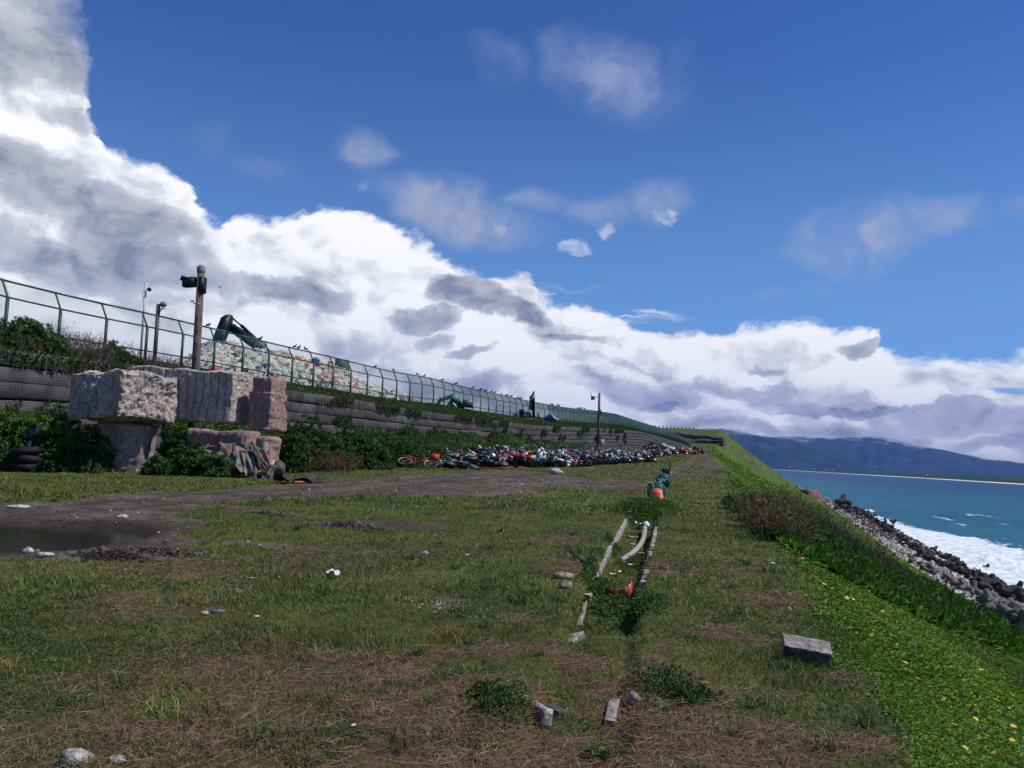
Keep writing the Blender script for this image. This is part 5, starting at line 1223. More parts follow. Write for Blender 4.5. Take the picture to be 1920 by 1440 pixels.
P = np.concatenate(P); scatter_rocks('turned_clods', 'dark turned-up clods of mud beside the track', P, rng.uniform(.004, .016, len(P))*(.8+1.4*rng.random(len(P))**6), VR, rcol(len(P), (.040, .032, .028), .35, .05), 5, .7)

# ------------------------------------------------------------------ small litter, each its own
def crumple(name, label, px, py, size, mat, amp=.35, lift=0.0, cat='litter', seed=0, n=9, fold=.5):
    g = G(px, py); u, v = np.meshgrid(np.linspace(-1, 1, n), np.linspace(-1, 1, n), indexing='ij')
    z = fold*(np.abs(u+.3*v)*.7+amp*fbm(u*1.4+seed, v*1.4+seed*2, oc=3)); P = np.stack([u*(1+.2*fbm(v*2+seed, u*2, oc=2)), v*(1+.2*fbm(u*2+seed, v, oc=2)), z-z.min()], -1)*np.array(size)/2
    I = np.arange(n*n).reshape(n, n); F = np.stack([I[:-1, :-1], I[1:, :-1], I[1:, 1:], I[:-1, 1:]], -1).reshape(-1, 4)
    o = mk(name, P.reshape(-1, 3), [F], mat, smooth=False); o.location = (g[0], g[1], g[2]+.01+lift); o.rotation_euler = (0, 0, random.random()*6); return tag(o, label, cat)
WH = simple('white_film', (.78, .78, .76), .5, var=.06); TQ = simple('turquoise_film', (.10, .62, .45), .5, var=.1); BKP = simple('black_plastic', (.018, .018, .022), .45, var=.3, scale=20); SIL = simple('silver_film', (.42, .48, .55), .5, .0, var=.4, scale=30); RD = simple('red_plastic', (.50, .10, .075), .45, var=.15, scale=10); RDD = simple('dark_red_plastic', (.20, .02, .02), .45, var=.2, scale=10)
crumple('paper_scrap', 'crumpled white scrap standing in the grass at centre left', 621, 1084, (.13, .13, .26), WH, .6, seed=1, cat='paper'); crumple('plastic_scrap', 'small turquoise scrap left of the white one', 523, 1085, (.055, .04, .03), TQ, seed=2)
crumple('plastic_scrap', 'thin whitish scrap left of the turquoise one', 470, 1085, (.10, .03, .02), WH, seed=3); crumple('plastic_scrap', 'small white scrap below the brown patch', 482, 1158, (.055, .03, .02), WH, seed=4); crumple('plastic_scrap', 'black and white scrap in the lawn, left of the drain', 874, 1042, (.07, .05, .07), WH, seed=5)
crumple('cloth_scrap', 'dark blue cloth scrap on the lawn before the bare earth', 1006, 956, (.34, .14, .10), simple('navy_cloth', (.02, .035, .055), .9), seed=6); crumple('plastic_scrap', 'black rag in the lawn left of the drain', 936, 998, (.14, .10, .14), simple('brown_black', (.02, .014, .012), .9), .8, seed=7)
crumple('plastic_scrap', 'white dot of litter right of the dark blue scrap', 1105, 955, (.10, .06, .04), WH, seed=8); crumple('foil_bag', 'torn silvery plastic bag at the head of the hose', 1205, 992, (.28, .22, .17), SIL, .8, .02, 'bag', 9, 11, .8)
crumple('paper_scrap', 'peach coloured paper left of the hose', 1188, 1008, (.26, .10, .06), simple('peach_paper', (.62, .42, .30), .7), seed=10, cat='paper'); crumple('paper_scrap', 'white paper left of the hose, below the peach one', 1190, 1022, (.14, .09, .05), WH, seed=11, cat='paper')
for i, (a, c, s, l) in enumerate(((1184, 1067, .08, 'left'), (1149, 1085, .08, 'low left'), (1171, 1062, .06, 'upper'), (1163, 1081, .07, 'middle'), (1146, 1138, .06, 'lowest'))): crumple('paper_scrap', f'creamy white scrap among the drain weeds, {l} of the five', a, c, (s, s*.8, s*.6), simple('cream', (.70, .66, .52), .7, var=.1), seed=20+i, cat='paper', lift=.05)
crumple('plastic_scrap', 'pinkish scrap in the flowering weeds', 1180, 972, (.10, .07, .05), simple('pink_film', (.6, .5, .52), .5), seed=26, lift=.12); crumple('plastic_scrap', 'blue-grey strip right of the hose end', 1203, 1042, (.05, .16, .03), simple('bluegrey_film', (.40, .47, .55), .5), seed=27, lift=.03)
crumple('plastic_scrap', 'whitish scrap on the brown patch near the crest', 1449, 1058, (.12, .05, .04), WH, seed=28); crumple('plastic_scrap', 'pale scrap with a dark top on the grass near the slope', 1479, 1145, (.05, .05, .07), SIL, seed=29); crumple('plastic_scrap', 'orange scrap right of the broken red pot', 1199, 1152, (.07, .05, .05), RD, seed=30)
crumple('plastic_scrap', 'white scrap at the bottom left of the straw', 663, 1364, (.035, .03, .02), WH, seed=31); crumple('white_strip', 'long white strip of sheet lying on the grass before the motorcycles', 1090, 877, (2.9, .35, .06), WH, .3, seed=32, cat='sheet', n=16)
# broken red pot
def shell(name, label, px, py, r, h, a0, a1, mat, rot, lift, parent=None, jag=.25, cat='plant pot', rz=0.0):
    b = MB(); k = 16; prof = [(r*.72, 0), (r*.85, h*.5), (r, h)]; V = []
    for i, (q, z) in enumerate(prof):
        for j in range(k+1):
            a = a0+(a1-a0)*j/k; zz = z+(jag*h*(abs(((j*.37) % 1)-.5)*2-.5) if i == 2 else 0); V.append((q*math.cos(a), q*math.sin(a), zz))
    V = np.array(V); V2 = V*np.array([.955, .955, 1]); m = k+1; F = [[i*m+j, i*m+j+1, (i+1)*m+j+1, (i+1)*m+j] for i in range(2) for j in range(k)]; n = len(V)
    F2 = [[n+f[3], n+f[2], n+f[1], n+f[0]] for f in F]; F3 = [[2*m+j, 2*m+j+1, n+2*m+j+1, n+2*m+j] for j in range(k)]+[[i*m, (i+1)*m, n+(i+1)*m, n+i*m] for i in range(2)]+[[i*m+k, n+i*m+k, n+(i+1)*m+k, (i+1)*m+k] for i in range(2)]
    b.add(np.concatenate([V, V2]), np.array(F+F2+F3)); g = G(px, py); o = b.build(name, mat, smooth=False); o.location = (g[0], g[1], g[2]+lift); o.rotation_euler = (*rot, rz); return tag(o, label, cat)
shell('broken_pot', 'large salmon red piece of a broken pot in the drain weeds', 1172, 1120, .125, .16, R(-165), R(5), RD, (R(12), R(-20)), .0, rz=VA, cat='plant pot')
shell('broken_pot', 'dark red piece of broken pot left of the salmon one', 1144, 1122, .10, .12, R(-200), R(-80), RDD, (R(10), R(20)), .0, rz=VA, cat='plant pot')

# ------------------------------------------------------------------ green drums and the orange bucket in the drain
GRN = simple('green_plastic', (.004, .105, .070), .38, var=.15, scale=5); ORG = simple('orange_plastic', (.52, .105, .045), .45, var=.10, scale=8, dirt=(.40, .16, .09))
def drum(label, px, py, r, L):
    g = G(px, py); t = thing('green_drum', label, 'drum', (g[0], g[1], g[2]), (0, 0, VA-R(10)))
    M = mat4((0, .0, r*.80), (R(-84), 0, 0)); b = MB(); b.lathe([(0, -L*.5), (r*.55, -L*.5), (r*.86, -L*.44), (r*.97, -L*.33), (r, -L*.2), (r*1.01, 0), (r, L*.3), (r*.95, L*.45), (0, L*.47)], 28, M); b.build('body', GRN, t, smooth=True)
    b = MB(); b.torus(r*1.0, .012, 28, 6, mat4((0, .02, r*.80), (R(-84), 0, 0))); b.torus(r*.90, .010, 26, 6, mat4((0, -L*.40, r*.80+L*.04), (R(-84), 0, 0))); b.build('rib', GRN, t, smooth=True)
    b = MB(); b.lathe([(0, 0), (.05, 0), (.05, .04), (0, .04)], 10, mat4((.07, -L*.51, r*.9), (R(90), 0, 0))); b.build('bung', GREYM, t); return t
drum('dark green plastic drum on its side, nearer of the two, behind the orange bucket', 1231, 936, .245, .5); drum('dark green plastic drum on its side, farther of the two', 1243, 913, .245, .5)
g = G(1232, 944); t = thing('orange_bucket', 'orange plastic bucket lying upside down against the green drum', 'bucket', (g[0], g[1]-.45, g[2]), (0, 0, VA))
M = mat4((0, 0, .33), (R(205), R(-8), 0)); b = MB(); b.lathe([(0, 0), (.125, 0), (.165, .30), (.172, .30), (.172, .32), (.160, .32), (.120, .01), (0, .01)], 24, M); b.build('body', ORG, t, smooth=True)
b = MB(); b.torus(.170, .010, 24, 6, M @ mat4((0, 0, .27))); b.build('rim', ORG, t, smooth=True)
crumple('rag', 'pale rag on top of the orange bucket', 1233, 930, (.24, .16, .14), simple('pale_rag', (.46, .44, .42), .9), .6, .36, 'rag', 41); crumple('rag', 'grey crumpled sheet between the two green drums', 1243, 921, (.34, .3, .30), simple('grey_rag', (.16, .16, .17), .8, var=.5), 1.0, .22, 'rag', 42, 10, .8)
crumple('rag', 'black rubbish behind the farther green drum', 1246, 898, (.40, .3, .5), BKP, 1.0, .05, 'rag', 43, 10, .8); crumple('rag', 'mixed pale and brown rubbish in the drain beyond the drums', 1255, 893, (.5, .4, .35), simple('mixed_rag', (.20, .17, .15), .9, var=.7, scale=14), 1.0, .02, 'rag', 44, 12, .8)

# ------------------------------------------------------------------ tyre stack with a wheel on top
RUB = simple('tyre_rubber', (.010, .010, .013), .75, var=.3, scale=8, spec=.25)
g = G(62, 884); t = thing('tyre_stack', 'stack of black tyres with a steel stand in the shrub at far left', 'tyres', (g[0], g[1]-.35, g[2]))
for i, (dx, z, rx, ry) in enumerate(((0, .16, .04, .02), (.03, .40, -.05, .06), (-.02, .64, .10, -.12))):
    b = MB(); b.torus(.29, .125, 26, 10, mat4((dx, 0, z), (rx, ry, 0))); b.build('tyre', RUB, t, smooth=True)
b = MB(); b.tube([(.02, 0, .6), (.08, 0, 1.12)], .055, 8); b.build('stand', simple('grey_stand', (.14, .13, .15), .6), t)
w = thing('loose_wheel', 'dark tyre tipped on top of the steel stand above the tyre stack', 'wheel', (g[0]+.1, g[1]-.35, g[2]+1.25), (R(58), R(-28), 0)); b = MB(); b.torus(.235, .075, 26, 9); b.build('tyre', RUB, w, smooth=True); b = MB(); b.lathe([(0, -.03), (.18, -.05), (.19, .05), (0, .03)], 20); b.build('rim', BKP, w)

# ------------------------------------------------------------------ crumpled rusty sheet metal and its neighbours
def rustm(N):
    p = objco(N); n = N.noise(p, 1.6, 7, .7); n2 = N.noise(p, 9, 4, .6); c = N.mix(N.ramp(n, .49, .60), (.15, .155, .14, 1), (.29, .125, .055, 1)); c = N.mix(N.ramp(n2, .5, .7), c, N.mix(.5, c, (.06, .04, .035, 1))); return prin(N, c, .7, .25, .4, bump(N, n2, .4, .02))
RUST = material('rusty_sheet', rustm)
def sheet(parent, name, P00, P10, P11, P01, mat, folds=6, amp=.12, seed=0, n=26, th=.01):
    u, v = np.meshgrid(np.linspace(0, 1, n), np.linspace(0, 1, n), indexing='ij'); c = [np.array(q, float) for q in (P00, P10, P11, P01)]
    P = (1-u)[..., None]*(1-v)[..., None]*c[0]+u[..., None]*(1-v)[..., None]*c[1]+u[..., None]*v[..., None]*c[2]+(1-u)[..., None]*v[..., None]*c[3]
    nr = np.cross(c[1]-c[0], c[3]-c[0]); nr = nr/np.linalg.norm(nr); w = np.abs(((u*folds+.35*fbm(u*2+seed, v*1.6, oc=2)) % 1)-.5)*2
    P = P+nr*(amp*(w-.5)*(.35+.9*v)+amp*1.3*fbm(u*2.2+seed, v*2.2, oc=3))[..., None]
    P[..., 0] += .08*fbm(v*2+seed, u*2+4, oc=2); I = np.arange(n*n).reshape(n, n); F = np.stack([I[:-1, :-1], I[1:, :-1], I[1:, 1:], I[:-1, 1:]], -1).reshape(-1, 4)
    o = mk(name, P.reshape(-1, 3), [F], mat, parent); s = o.modifiers.new('th', 'SOLIDIFY'); s.thickness = th; return o
def rel_(org, px, py, D): return at(px, py, D)-org
D_ = 27.0; org = at(470, 905, D_); org[2] = float(H(org[0], org[1])); t = thing('crumpled_sheet_metal', 'crumpled rusty sheet metal heaped before the pink granite blocks', 'sheet metal', tuple(org))
q = lambda x, y, d=0: tuple(rel_(org, x, y, D_+d))
sheet(t, 'metal_sheet', q(405, 838, .9), q(440, 832, .8), q(438, 880, -.1), q(404, 878, 0), RUST, 2, .10, 1)
sheet(t, 'metal_sheet', q(437, 842, .8), q(500, 830, .8), q(492, 890, -.6), q(442, 884, -.5), RUST, 5, .15, 5)
sheet(t, 'metal_sheet', q(462, 832, .6), q(482, 830, .8), q(512, 880, -.5), q(496, 892, -.6), RUST, 3, .14, 9)
DSH = simple('dark_sheet', (.05, .055, .055), .6, .2, var=.4, scale=4)
sheet(t, 'metal_sheet', q(470, 868, -.2), q(512, 876, .1), q(514, 904, -.7), q(468, 902, -.7), DSH, 3, .16, 13, 18)
sheet(t, 'metal_sheet', q(366, 838, 1.0), q(402, 846, .8), q(404, 872, .5), q(376, 862, .9), DSH, 2, .12, 17, 16)
b = MB(); b.tube([q(372, 858, .3), q(391, 832, .5)], .025, 5); b.tube([q(345, 846, .5), q(372, 840, .6), q(402, 836, .8)], .018, 4); b.tube([q(376, 864, .2), q(415, 876, -.3)], .02, 4); b.build('bent_bar', simple('rust_bar', (.16, .08, .06), .8, var=.5), t)
crumple('yellow_scrap', 'yellow plastic scrap at the foot of the rusty sheet metal', 491, 902, (.28, .2, .2), YELL, .8, .25, seed=51, n=8); stone('pale round stone at the right of the rusty sheet metal', 507, 893, (.26, .2, .26), STW, 52, lift=.5); stone('reddish stone below the narrow pink block', 519, 876, (.36, .3, .30), GR2, 53, lift=.6); stone('dark stone below the reddish one, beside the sheet metal', 520, 893, (.26, .2, .26), CON2, 54, lift=.3)
crumple('scrap_heap', 'low heap of dark scrap on the grass right of the rusty sheet metal', 560, 905, (1.5, .5, .5), simple('dark_scrap', (.035, .03, .032), .8, var=.6, scale=8), .9, seed=55, n=16, cat='scrap'); curve_tube('orange_bar', 'thin orange bar lying before the low heap of scrap', [(552, 907), (566, 907), (582, 906)], .03, ORG, [.05, .05, .05], 'bar')
sh = G(748, 872); crumple('white_sheet', 'large white sheet lying crumpled behind the red bicycle', 742, 868, (2.0, 1.3, 1.0), simple('offwhite_sheet', (.52, .50, .42), .8, var=.12), .7, 0, 'sheet', 56, 16, .55)

# ------------------------------------------------------------------ motorcycles, scooters
SEATM = simple('black_vinyl', (.012, .012, .014), .45, var=.3, scale=6); CHR = simple('dull_chrome', (.20, .20, .21), .45, .6, var=.3, scale=14); GLS = simple('lamp_glass', (.40, .43, .46), .3, var=.1); TAIL = simple('tail_lamp', (.45, .02, .02), .25); WHEELM = simple('wheel_rim', (.20, .20, .21), .45, .6, var=.3, scale=10); PLATE = simple('number_plate', (.72, .72, .70), .6, var=.05)
PAINT = {}
for nme, c in (('black', (.012, .012, .016)), ('white', (.66, .66, .64)), ('silver', (.33, .34, .36)), ('red', (.40, .022, .018)), ('blue', (.03, .06, .18)), ('dark blue', (.012, .022, .05)), ('green', (.04, .12, .08)), ('maroon', (.12, .02, .025)), ('orange', (.42, .12, .03)), ('grey', (.11, .11, .12))):
    PAINT[nme] = simple('paint_'+nme.replace(' ', '_'), c, .35, .0, var=.25, scale=5, dirt=tuple(.5*x+.03 for x in c), spec=.6)
def moto(kind, paint, root=None):
    """parts (name, MB, material); x forward, z up, wheels on z = 0"""
    W = []; wb = .64 if kind == 'scooter' else .68; wr = .225 if kind == 'scooter' else .29; tr = .052
    for x in (-wb, wb):
        b = MB(); b.torus(wr, tr, 18, 6, mat4((x, 0, wr+tr), (R(90), 0, 0))); W.append(('tyre', b, RUB))
        b = MB(); b.lathe([(0, -.05), (.05, -.05), (wr*.35, -.02), (wr*.8, -.03), (wr*.9, .0), (wr*.8, .03), (.05, .05), (0, .05)], 12, mat4((x, 0, wr+tr), (R(90), 0, 0))); W.append(('wheel_rim', b, WHEELM))
    hz = .95; P = PAINT[paint]
    if kind == 'scooter':
        b = MB(); b.prism([(.28, .28), (.40, .26), (.47, .60), (.42, .88), (.33, .90), (.38, .60)], .36); W.append(('front_shield', b, P))
        b = MB(); b.prism([(-.22, .24), (.32, .24), (.32, .32), (-.2, .33)], .30); W.append(('footboard', b, SEATM))
        b = MB(); b.prism([(-.86, .60), (-.78, .48), (-.30, .30), (-.12, .34), (-.06, .66), (-.4, .70)], .28); W.append(('rear_body', b, P))
        b = MB(); b.prism([(.46, .44), (.86, .50), (.80, .56), (.50, .58)], .13); W.append(('front_mudguard', b, P))
        b = MB(); b.prism([(-.82, .70), (-.80, .76), (-.40, .80), (-.28, .77), (-.02, .76), (.0, .68), (-.4, .69)], .25); W.append(('seat', b, SEATM))
        b = MB(); b.prism([(.28, .88), (.46, .88), (.44, 1.0), (.34, 1.03)], .22); W.append(('handlebar_cover', b, P))
    else:
        b = MB(); b.prism([(-.10, .66), (.32, .64), (.40, .78), (.25, .90), (-.02, .86)], .26); W.append(('fuel_tank', b, P))
        b = MB(); b.prism([(-.72, .76), (-.60, .72), (-.10, .72), (-.06, .82), (-.35, .80), (-.70, .88)], .22); W.append(('seat', b, SEATM))
        b = MB(); b.prism([(-.24, .28), (.24, .26), (.30, .50), (.18, .62), (-.18, .62), (-.30, .42)], .30); W.append(('engine', b, DARK))
        b = MB(); b.prism([(-.90, .82), (-.30, .52), (-.25, .72), (-.75, .88)], .18); W.append(('rear_body', b, P))
        b = MB(); b.prism([(.42, .62), (.62, .70), (.92, .56), (.86, .66), (.62, .78)], .12); W.append(('front_mudguard', b, P))
    b = MB()
    for s in (-1, 1): b.tube([(wb, s*.07, wr+tr), (.42, s*.07, .80)], .022, 5)
    W.append(('fork', b, CHR))
    b = MB(); b.tube([(.30, -.36, 1.02), (.36, -.18, .99), (.38, 0, .96), (.36, .18, .99), (.30, .36, 1.02)], .017, 5); W.append(('handlebar', b, SEATM))
    for s in (-1, 1):
        b = MB(); b.tube([(.33, s*.26, 1.0), (.36, s*.33, 1.16)], .007, 4); b.sphere((.36, s*.35, 1.20), (.02, .06, .045), 8, 5); W.append(('mirror', b, CHR if s > 0 else SEATM))
    b = MB(); b.sphere((.50, 0, .86 if kind == 'scooter' else .90), (.06, .10, .085), 10, 6); W.append(('headlight', b, GLS))
    b = MB(); b.sphere((-.86, 0, .66), (.04, .08, .05), 8, 5); W.append(('tail_light', b, TAIL))
    b = MB(); b.tube([(.0, -.17, .26), (-.35, -.19, .27)], .03, 6); b.tube([(-.35, -.19, .27), (-.86, -.2, .38)], .05, 7); W.append(('exhaust', b, CHR))
    b = MB(); b.box((-.93, 0, .55), (.012, .20, .13), ry=.2); W.append(('number_plate', b, PLATE))
    return W
PROTO = {}
def moto_tree(kind, paint, label, loc, M3, group):
    t = bpy.data.objects.new('scrapped_scooter' if kind == 'scooter' else 'scrapped_motorcycle', None); COL.objects.link(t); tag(t, label, 'motorcycle', group)
    t.matrix_world = Matrix.Translation(Vector(loc)) @ Matrix((M3*.84).tolist()).to_4x4()
    if (kind, paint) not in PROTO:
        last = None
        for n, b, m in moto(kind, paint):
            o = b.build({'tyre': 'wheel', 'wheel_rim': 'rim'}.get(n, n), m, None, smooth=False); o.parent = last if n in ('wheel_rim', 'tail_light') and n == 'wheel_rim' else t
            if n == 'tyre': last = o
        PROTO[(kind, paint)] = t
    else:
        for o in list(PROTO[(kind, paint)].children): copy_tree(o, t)
    return t
MESH1 = {}
def moto_one(kind, paint):
    if (kind, paint) not in MESH1:
        W_ = moto(kind, paint); V = []; F = {}; n = 0; mats = []; fm = {}
        for nm_, b, m in W_:
            if m not in mats: mats.append(m)
            v = np.concatenate(b.V); V.append(v)
            for k, fs in b.F.items():
                f = np.concatenate(fs)+n; F.setdefault(k, []).append(f); fm.setdefault(k, []).append(np.full(len(f), mats.index(m)))
            n += len(v)
        o = mk('scrapped_scooter' if kind == 'scooter' else 'scrapped_motorcycle', np.concatenate(V), [np.concatenate(x) for x in F.values()], mats=mats, fmat=np.concatenate([np.concatenate(x) for x in fm.values()]), link=False); MESH1[(kind, paint)] = o.data
    return MESH1[(kind, paint)]
mr = random.Random(5); MG = 'scrapped motorcycles heaped in rows below the wall'
def pose(yaw, lean, pitch=0): return rotm(lean, pitch, yaw)
cols = ['black']*12+['white']*4+['silver']*3+['grey']*4+['red']*2+['dark blue']*2+['maroon', 'blue', 'orange', 'green']
# the nearest ones, lying and leaning, each to be told apart
near = [(842, 880, 0, 'moto', 'grey', 82, .1, 'battered grey motorcycle lying flat, next right of the red bicycle'), (872, 882, 0, 'moto', 'black', 76, .5, 'black motorcycle on its side in the grass, big dark wheel towards us'), (855, 872, .2, 'scooter', 'green', 60, -.4, 'greenish scooter body tipped behind the first black motorcycle'),
        (893, 878, 0, 'scooter', 'dark blue', 58, .2, 'dark blue scooter fallen over with its chrome rear hoop showing'), (905, 868, .25, 'moto', 'black', 25, .3, 'black motorcycle standing up highest at the left end of the row'), (925, 880, 0, 'scooter', 'black', 70, .15, 'big black scooter on its side, left of the yellow patch'),
        (945, 878, .1, 'scooter', 'black', 62, -.1, 'black scooter with a yellow patch on its tail'), (968, 874, .1, 'moto', 'red', 50, .55, 'red motorcycle leaning with its long red tail up'), (985, 880, 0, 'moto', 'red', 38, -.8, 'red motorcycle with a white front, at the edge of the grass'), (960, 866, .25, 'scooter', 'silver', 30, .9, 'silver scooter behind the red motorcycle'),
        (1000, 877, 0, 'scooter', 'white', 32, -1.0, 'first white scooter right of the red motorcycles, its nose to the grass'), (1013, 876, .1, 'scooter', 'black', 40, -1.3, 'black scooter right of the first white one, lying low'), (833, 870, .0, 'scooter', 'maroon', 75, 1.2, 'small maroon scooter half hidden in weeds behind the bicycle'), (938, 862, .35, 'moto', 'silver', 20, .8, 'silver motorcycle on top of the heap above the yellow patch')]
for px, py, up, kind, paint, lean, yaw, lab in near:
    g = G(px, py); M3 = pose(yaw+.2, R(lean)*(1 if mr.random() < .5 else -1), R(mr.uniform(-6, 6))); lift = .14*math.sin(R(lean)); moto_tree(kind, paint, lab, (g[0], g[1], g[2]+up*.35+lift), M3, MG)
g = G(942, 872); crumple('yellow_plate', 'yellow plastic panel on the black scooter', 943, 866, (.62, .3, .3), YELL, .3, .55, 'panel', 61)
cnt = 0; used = {}
def zone_label(kind, paint, sec): return f"{paint} scrapped {'scooter' if kind == 'scooter' else 'motorcycle'} {sec}"
def put_moto(x, y, z, M3, sec, kind=None, paint=None):
    global cnt
    kind = kind or ('scooter' if mr.random() < .72 else 'moto'); paint = paint or mr.choice(cols)
    o = bpy.data.objects.new('scrapped_scooter' if kind == 'scooter' else 'scrapped_motorcycle', moto_one(kind, paint)); COL.objects.link(o)
    o.matrix_world = Matrix.Translation((x, y, z)) @ Matrix((M3*.82).tolist()).to_4x4(); tag(o, zone_label(kind, paint, sec), 'motorcycle', MG); cnt += 1
a0 = G(1022, 876); a1 = G(1212, 866); d = a1-a0; L = np.hypot(d[0], d[1]); d = d/L; nrm2 = np.array([-d[1], d[0]]) if True else 0
if nrm2[1] < 0: nrm2 = -nrm2
print('row', L, a0, a1)
s = 0
nper = 50; step = L/nper
for row, (dpt, n_) in enumerate(((0, nper), (.85, nper-2), (1.7, nper-3))):
    for i in range(n_):
        u = (i+mr.uniform(-.2, .2))*step+(row*.15); x = a0[0]+d[0]*u+nrm2[0]*(dpt+mr.uniform(-.2, .2)); y = a0[1]+d[1]*u+nrm2[1]*(dpt+mr.uniform(-.2, .2))
        face = math.atan2(-nrm2[1], -nrm2[0])+mr.uniform(-.35, .35)+.45
        if row and mr.random() < .3: face += math.pi*.8
        fr = i/nper; sec = ('in the '+('front row' if row == 0 else 'second row' if row == 1 else 'rows behind')+(', left part of the heap' if fr < .33 else ', middle of the heap' if fr < .66 else ', right end of the heap'))
        lean = R(mr.uniform(25, 62))*(1 if mr.random() < .9 else -1); z = float(H(x, y))+(.0 if row == 0 else mr.uniform(.0, .18)); put_moto(x, y, z, pose(face, lean, R(mr.uniform(-8, 8))), sec)
def cluster(pa, pb, n, width, sec, up=.5):
    A = G(*pa); B = G(*pb)
    for i in range(n):
        u = (i+.5)/n; p = A*(1-u)+B*u; x = p[0]+mr.uniform(-.5, .5); y = p[1]+mr.uniform(-.3, width); put_moto(x, y, float(H(x, y))+mr.uniform(0, up), pose(mr.random()*6.3, R(mr.uniform(10, 80)), R(mr.uniform(-15, 15))), sec)
cluster((1216, 858), (1264, 854), 18, 3, 'in the second heap farther along the wall', .7); cluster((1268, 852), (1304, 851.5), 12, 3, 'in the last small heap at the far end of the wall', .3)
cluster((820, 868), (905, 866), 7, 1.5, 'half hidden in the weeds behind the left end of the row', .1)
print('motos', cnt)

# red bicycle lying before the white sheet
g = G(780, 881); BR = simple('bicycle_red', (.34, .035, .025), .4, var=.2, scale=10); RIM = simple('bike_rim', (.50, .50, .48), .4, .5, var=.2)
t = thing('bicycle', 'red bicycle lying on its side in front of the white sheet', 'bicycle', (g[0], g[1], g[2]+.16)); t.rotation_euler = (R(-62), R(4), R(6))
for x in (-.55, .55):
    b = MB(); b.torus(.31, .022, 26, 6, mat4((x, 0, .33), (R(90), 0, 0))); ty_ = b.build('wheel', RUB, t)
    b = MB(); b.torus(.285, .014, 26, 5, mat4((x, 0, .33), (R(90), 0, 0)))
    for k in range(9): a = k*math.pi/4.5; b.tube([(x, 0, .33), (x+.28*math.cos(a), 0, .33+.28*math.sin(a))], .003, 3, cap=False)
    b.build('rim', RIM, ty_)
b = MB(); b.tube([(-.55, 0, .33), (-.1, 0, .30)], .016, 5); b.tube([(-.1, 0, .30), (.38, 0, .70)], .022, 5); b.tube([(-.1, 0, .30), (-.22, 0, .78)], .018, 5); b.tube([(-.2, 0, .68), (.38, 0, .74)], .018, 5); b.tube([(-.55, 0, .33), (-.2, 0, .68)], .012, 5); b.tube([(.55, 0, .33), (.36, 0, .86)], .018, 5); b.build('frame', BR, t)
b = MB(); b.prism([(-.36, .80), (-.10, .80), (-.12, .84), (-.34, .86)], .14); b.build('saddle', SEATM, t); b = MB(); b.tube([(.30, -.28, .92), (.38, -.1, .96), (.38, .1, .96), (.30, .28, .92)], .014, 5); b.build('handlebar', CHR, t)
b = MB(); b.box((.62, 0, .78), (.30, .34, .24), ry=.05, taper=1.15); b.build('basket', BR, t); b = MB(); b.prism([(-.85, .64), (-.3, .68), (-.3, .71), (-.85, .67)], .12); b.build('rack', BR, t)
stone('round white helmet-like ball above the red bicycle', 792, 864, (.16, .16, .16), WHITEP, 71, lift=1.2, name='helmet').__setitem__('category', 'helmet')

# ------------------------------------------------------------------ excavators behind the fence
TEAL = simple('teal_paint', (.020, .20, .19), .45, var=.2, scale=1.5, dirt=(.03, .12, .11)); DTEAL = simple('dark_teal_paint', (.005, .032, .033), .5, var=.25, scale=1.5)
def px_plate(name, parent, org, pix, D, th, mat):
    """a steel plate or box section: an outline at its true distance, given real thickness"""
    P = np.array([at(a, b, D) for a, b in pix])-org; f = Fv/np.linalg.norm(Fv); n = len(P); V = np.concatenate([P-f*th/2, P+f*th/2])
    return mk(name, V, [np.array([[i, (i+1) % n, n+(i+1) % n, n+i] for i in range(n)]), np.array([list(range(n))[::-1]]), np.array([list(range(n, 2*n))])], mat, parent)
D = 72.0; org = at(470, 700, D); org[2] = float(Fz(org[1])); t = thing('excavator', 'dark green excavator arm digging in the rubbish heap behind the fence', 'excavator', tuple(org))
px_plate('dipper_arm', t, org, [(399, 641), (411, 611), (417, 596), (425, 591), (433, 590), (435, 596), (432, 618), (425, 628), (418, 646), (408, 646)], D-.3, .75, simple('arm_paint', (.012, .016, .022), .5, var=.3, scale=1))
px_plate('stick', t, org, [(402, 641), (408, 616), (424, 620), (416, 644)], D-.9, .35, DTEAL)
boom = px_plate('boom', t, org, [(432, 606), (448, 614), (470, 628), (486, 636), (498, 648), (508, 662), (502, 668), (484, 666), (474, 652), (452, 636), (436, 624), (430, 618)], D, .7, DTEAL)
def rod(name, parent, org, a, b_, D, r, mat): m = MB(); m.tube([at(*a, D)-org, at(*b_, D)-org], r, 7); return m.build(name, mat, parent)
rod('hydraulic_ram', t, org, (433, 594), (453, 611), D-.2, .07, DARK); rod('hydraulic_cylinder', t, org, (452, 610), (478, 634), D-.2, .14, DARK)
m = MB(); m.tube([at(x, y, D-.5)-org for x, y in ((432, 609), (440, 608), (449, 618), (462, 626), (474, 632))], .045, 5); m.build('hose', DARK, t); px_plate('warning_plate', t, org, [(424, 598), (427, 597), (427, 604), (424, 604)], D-.72, .03, YELL)
px_plate('bucket_link', t, org, [(495, 660), (509, 662), (506, 676), (497, 674)], D, .6, DARK)
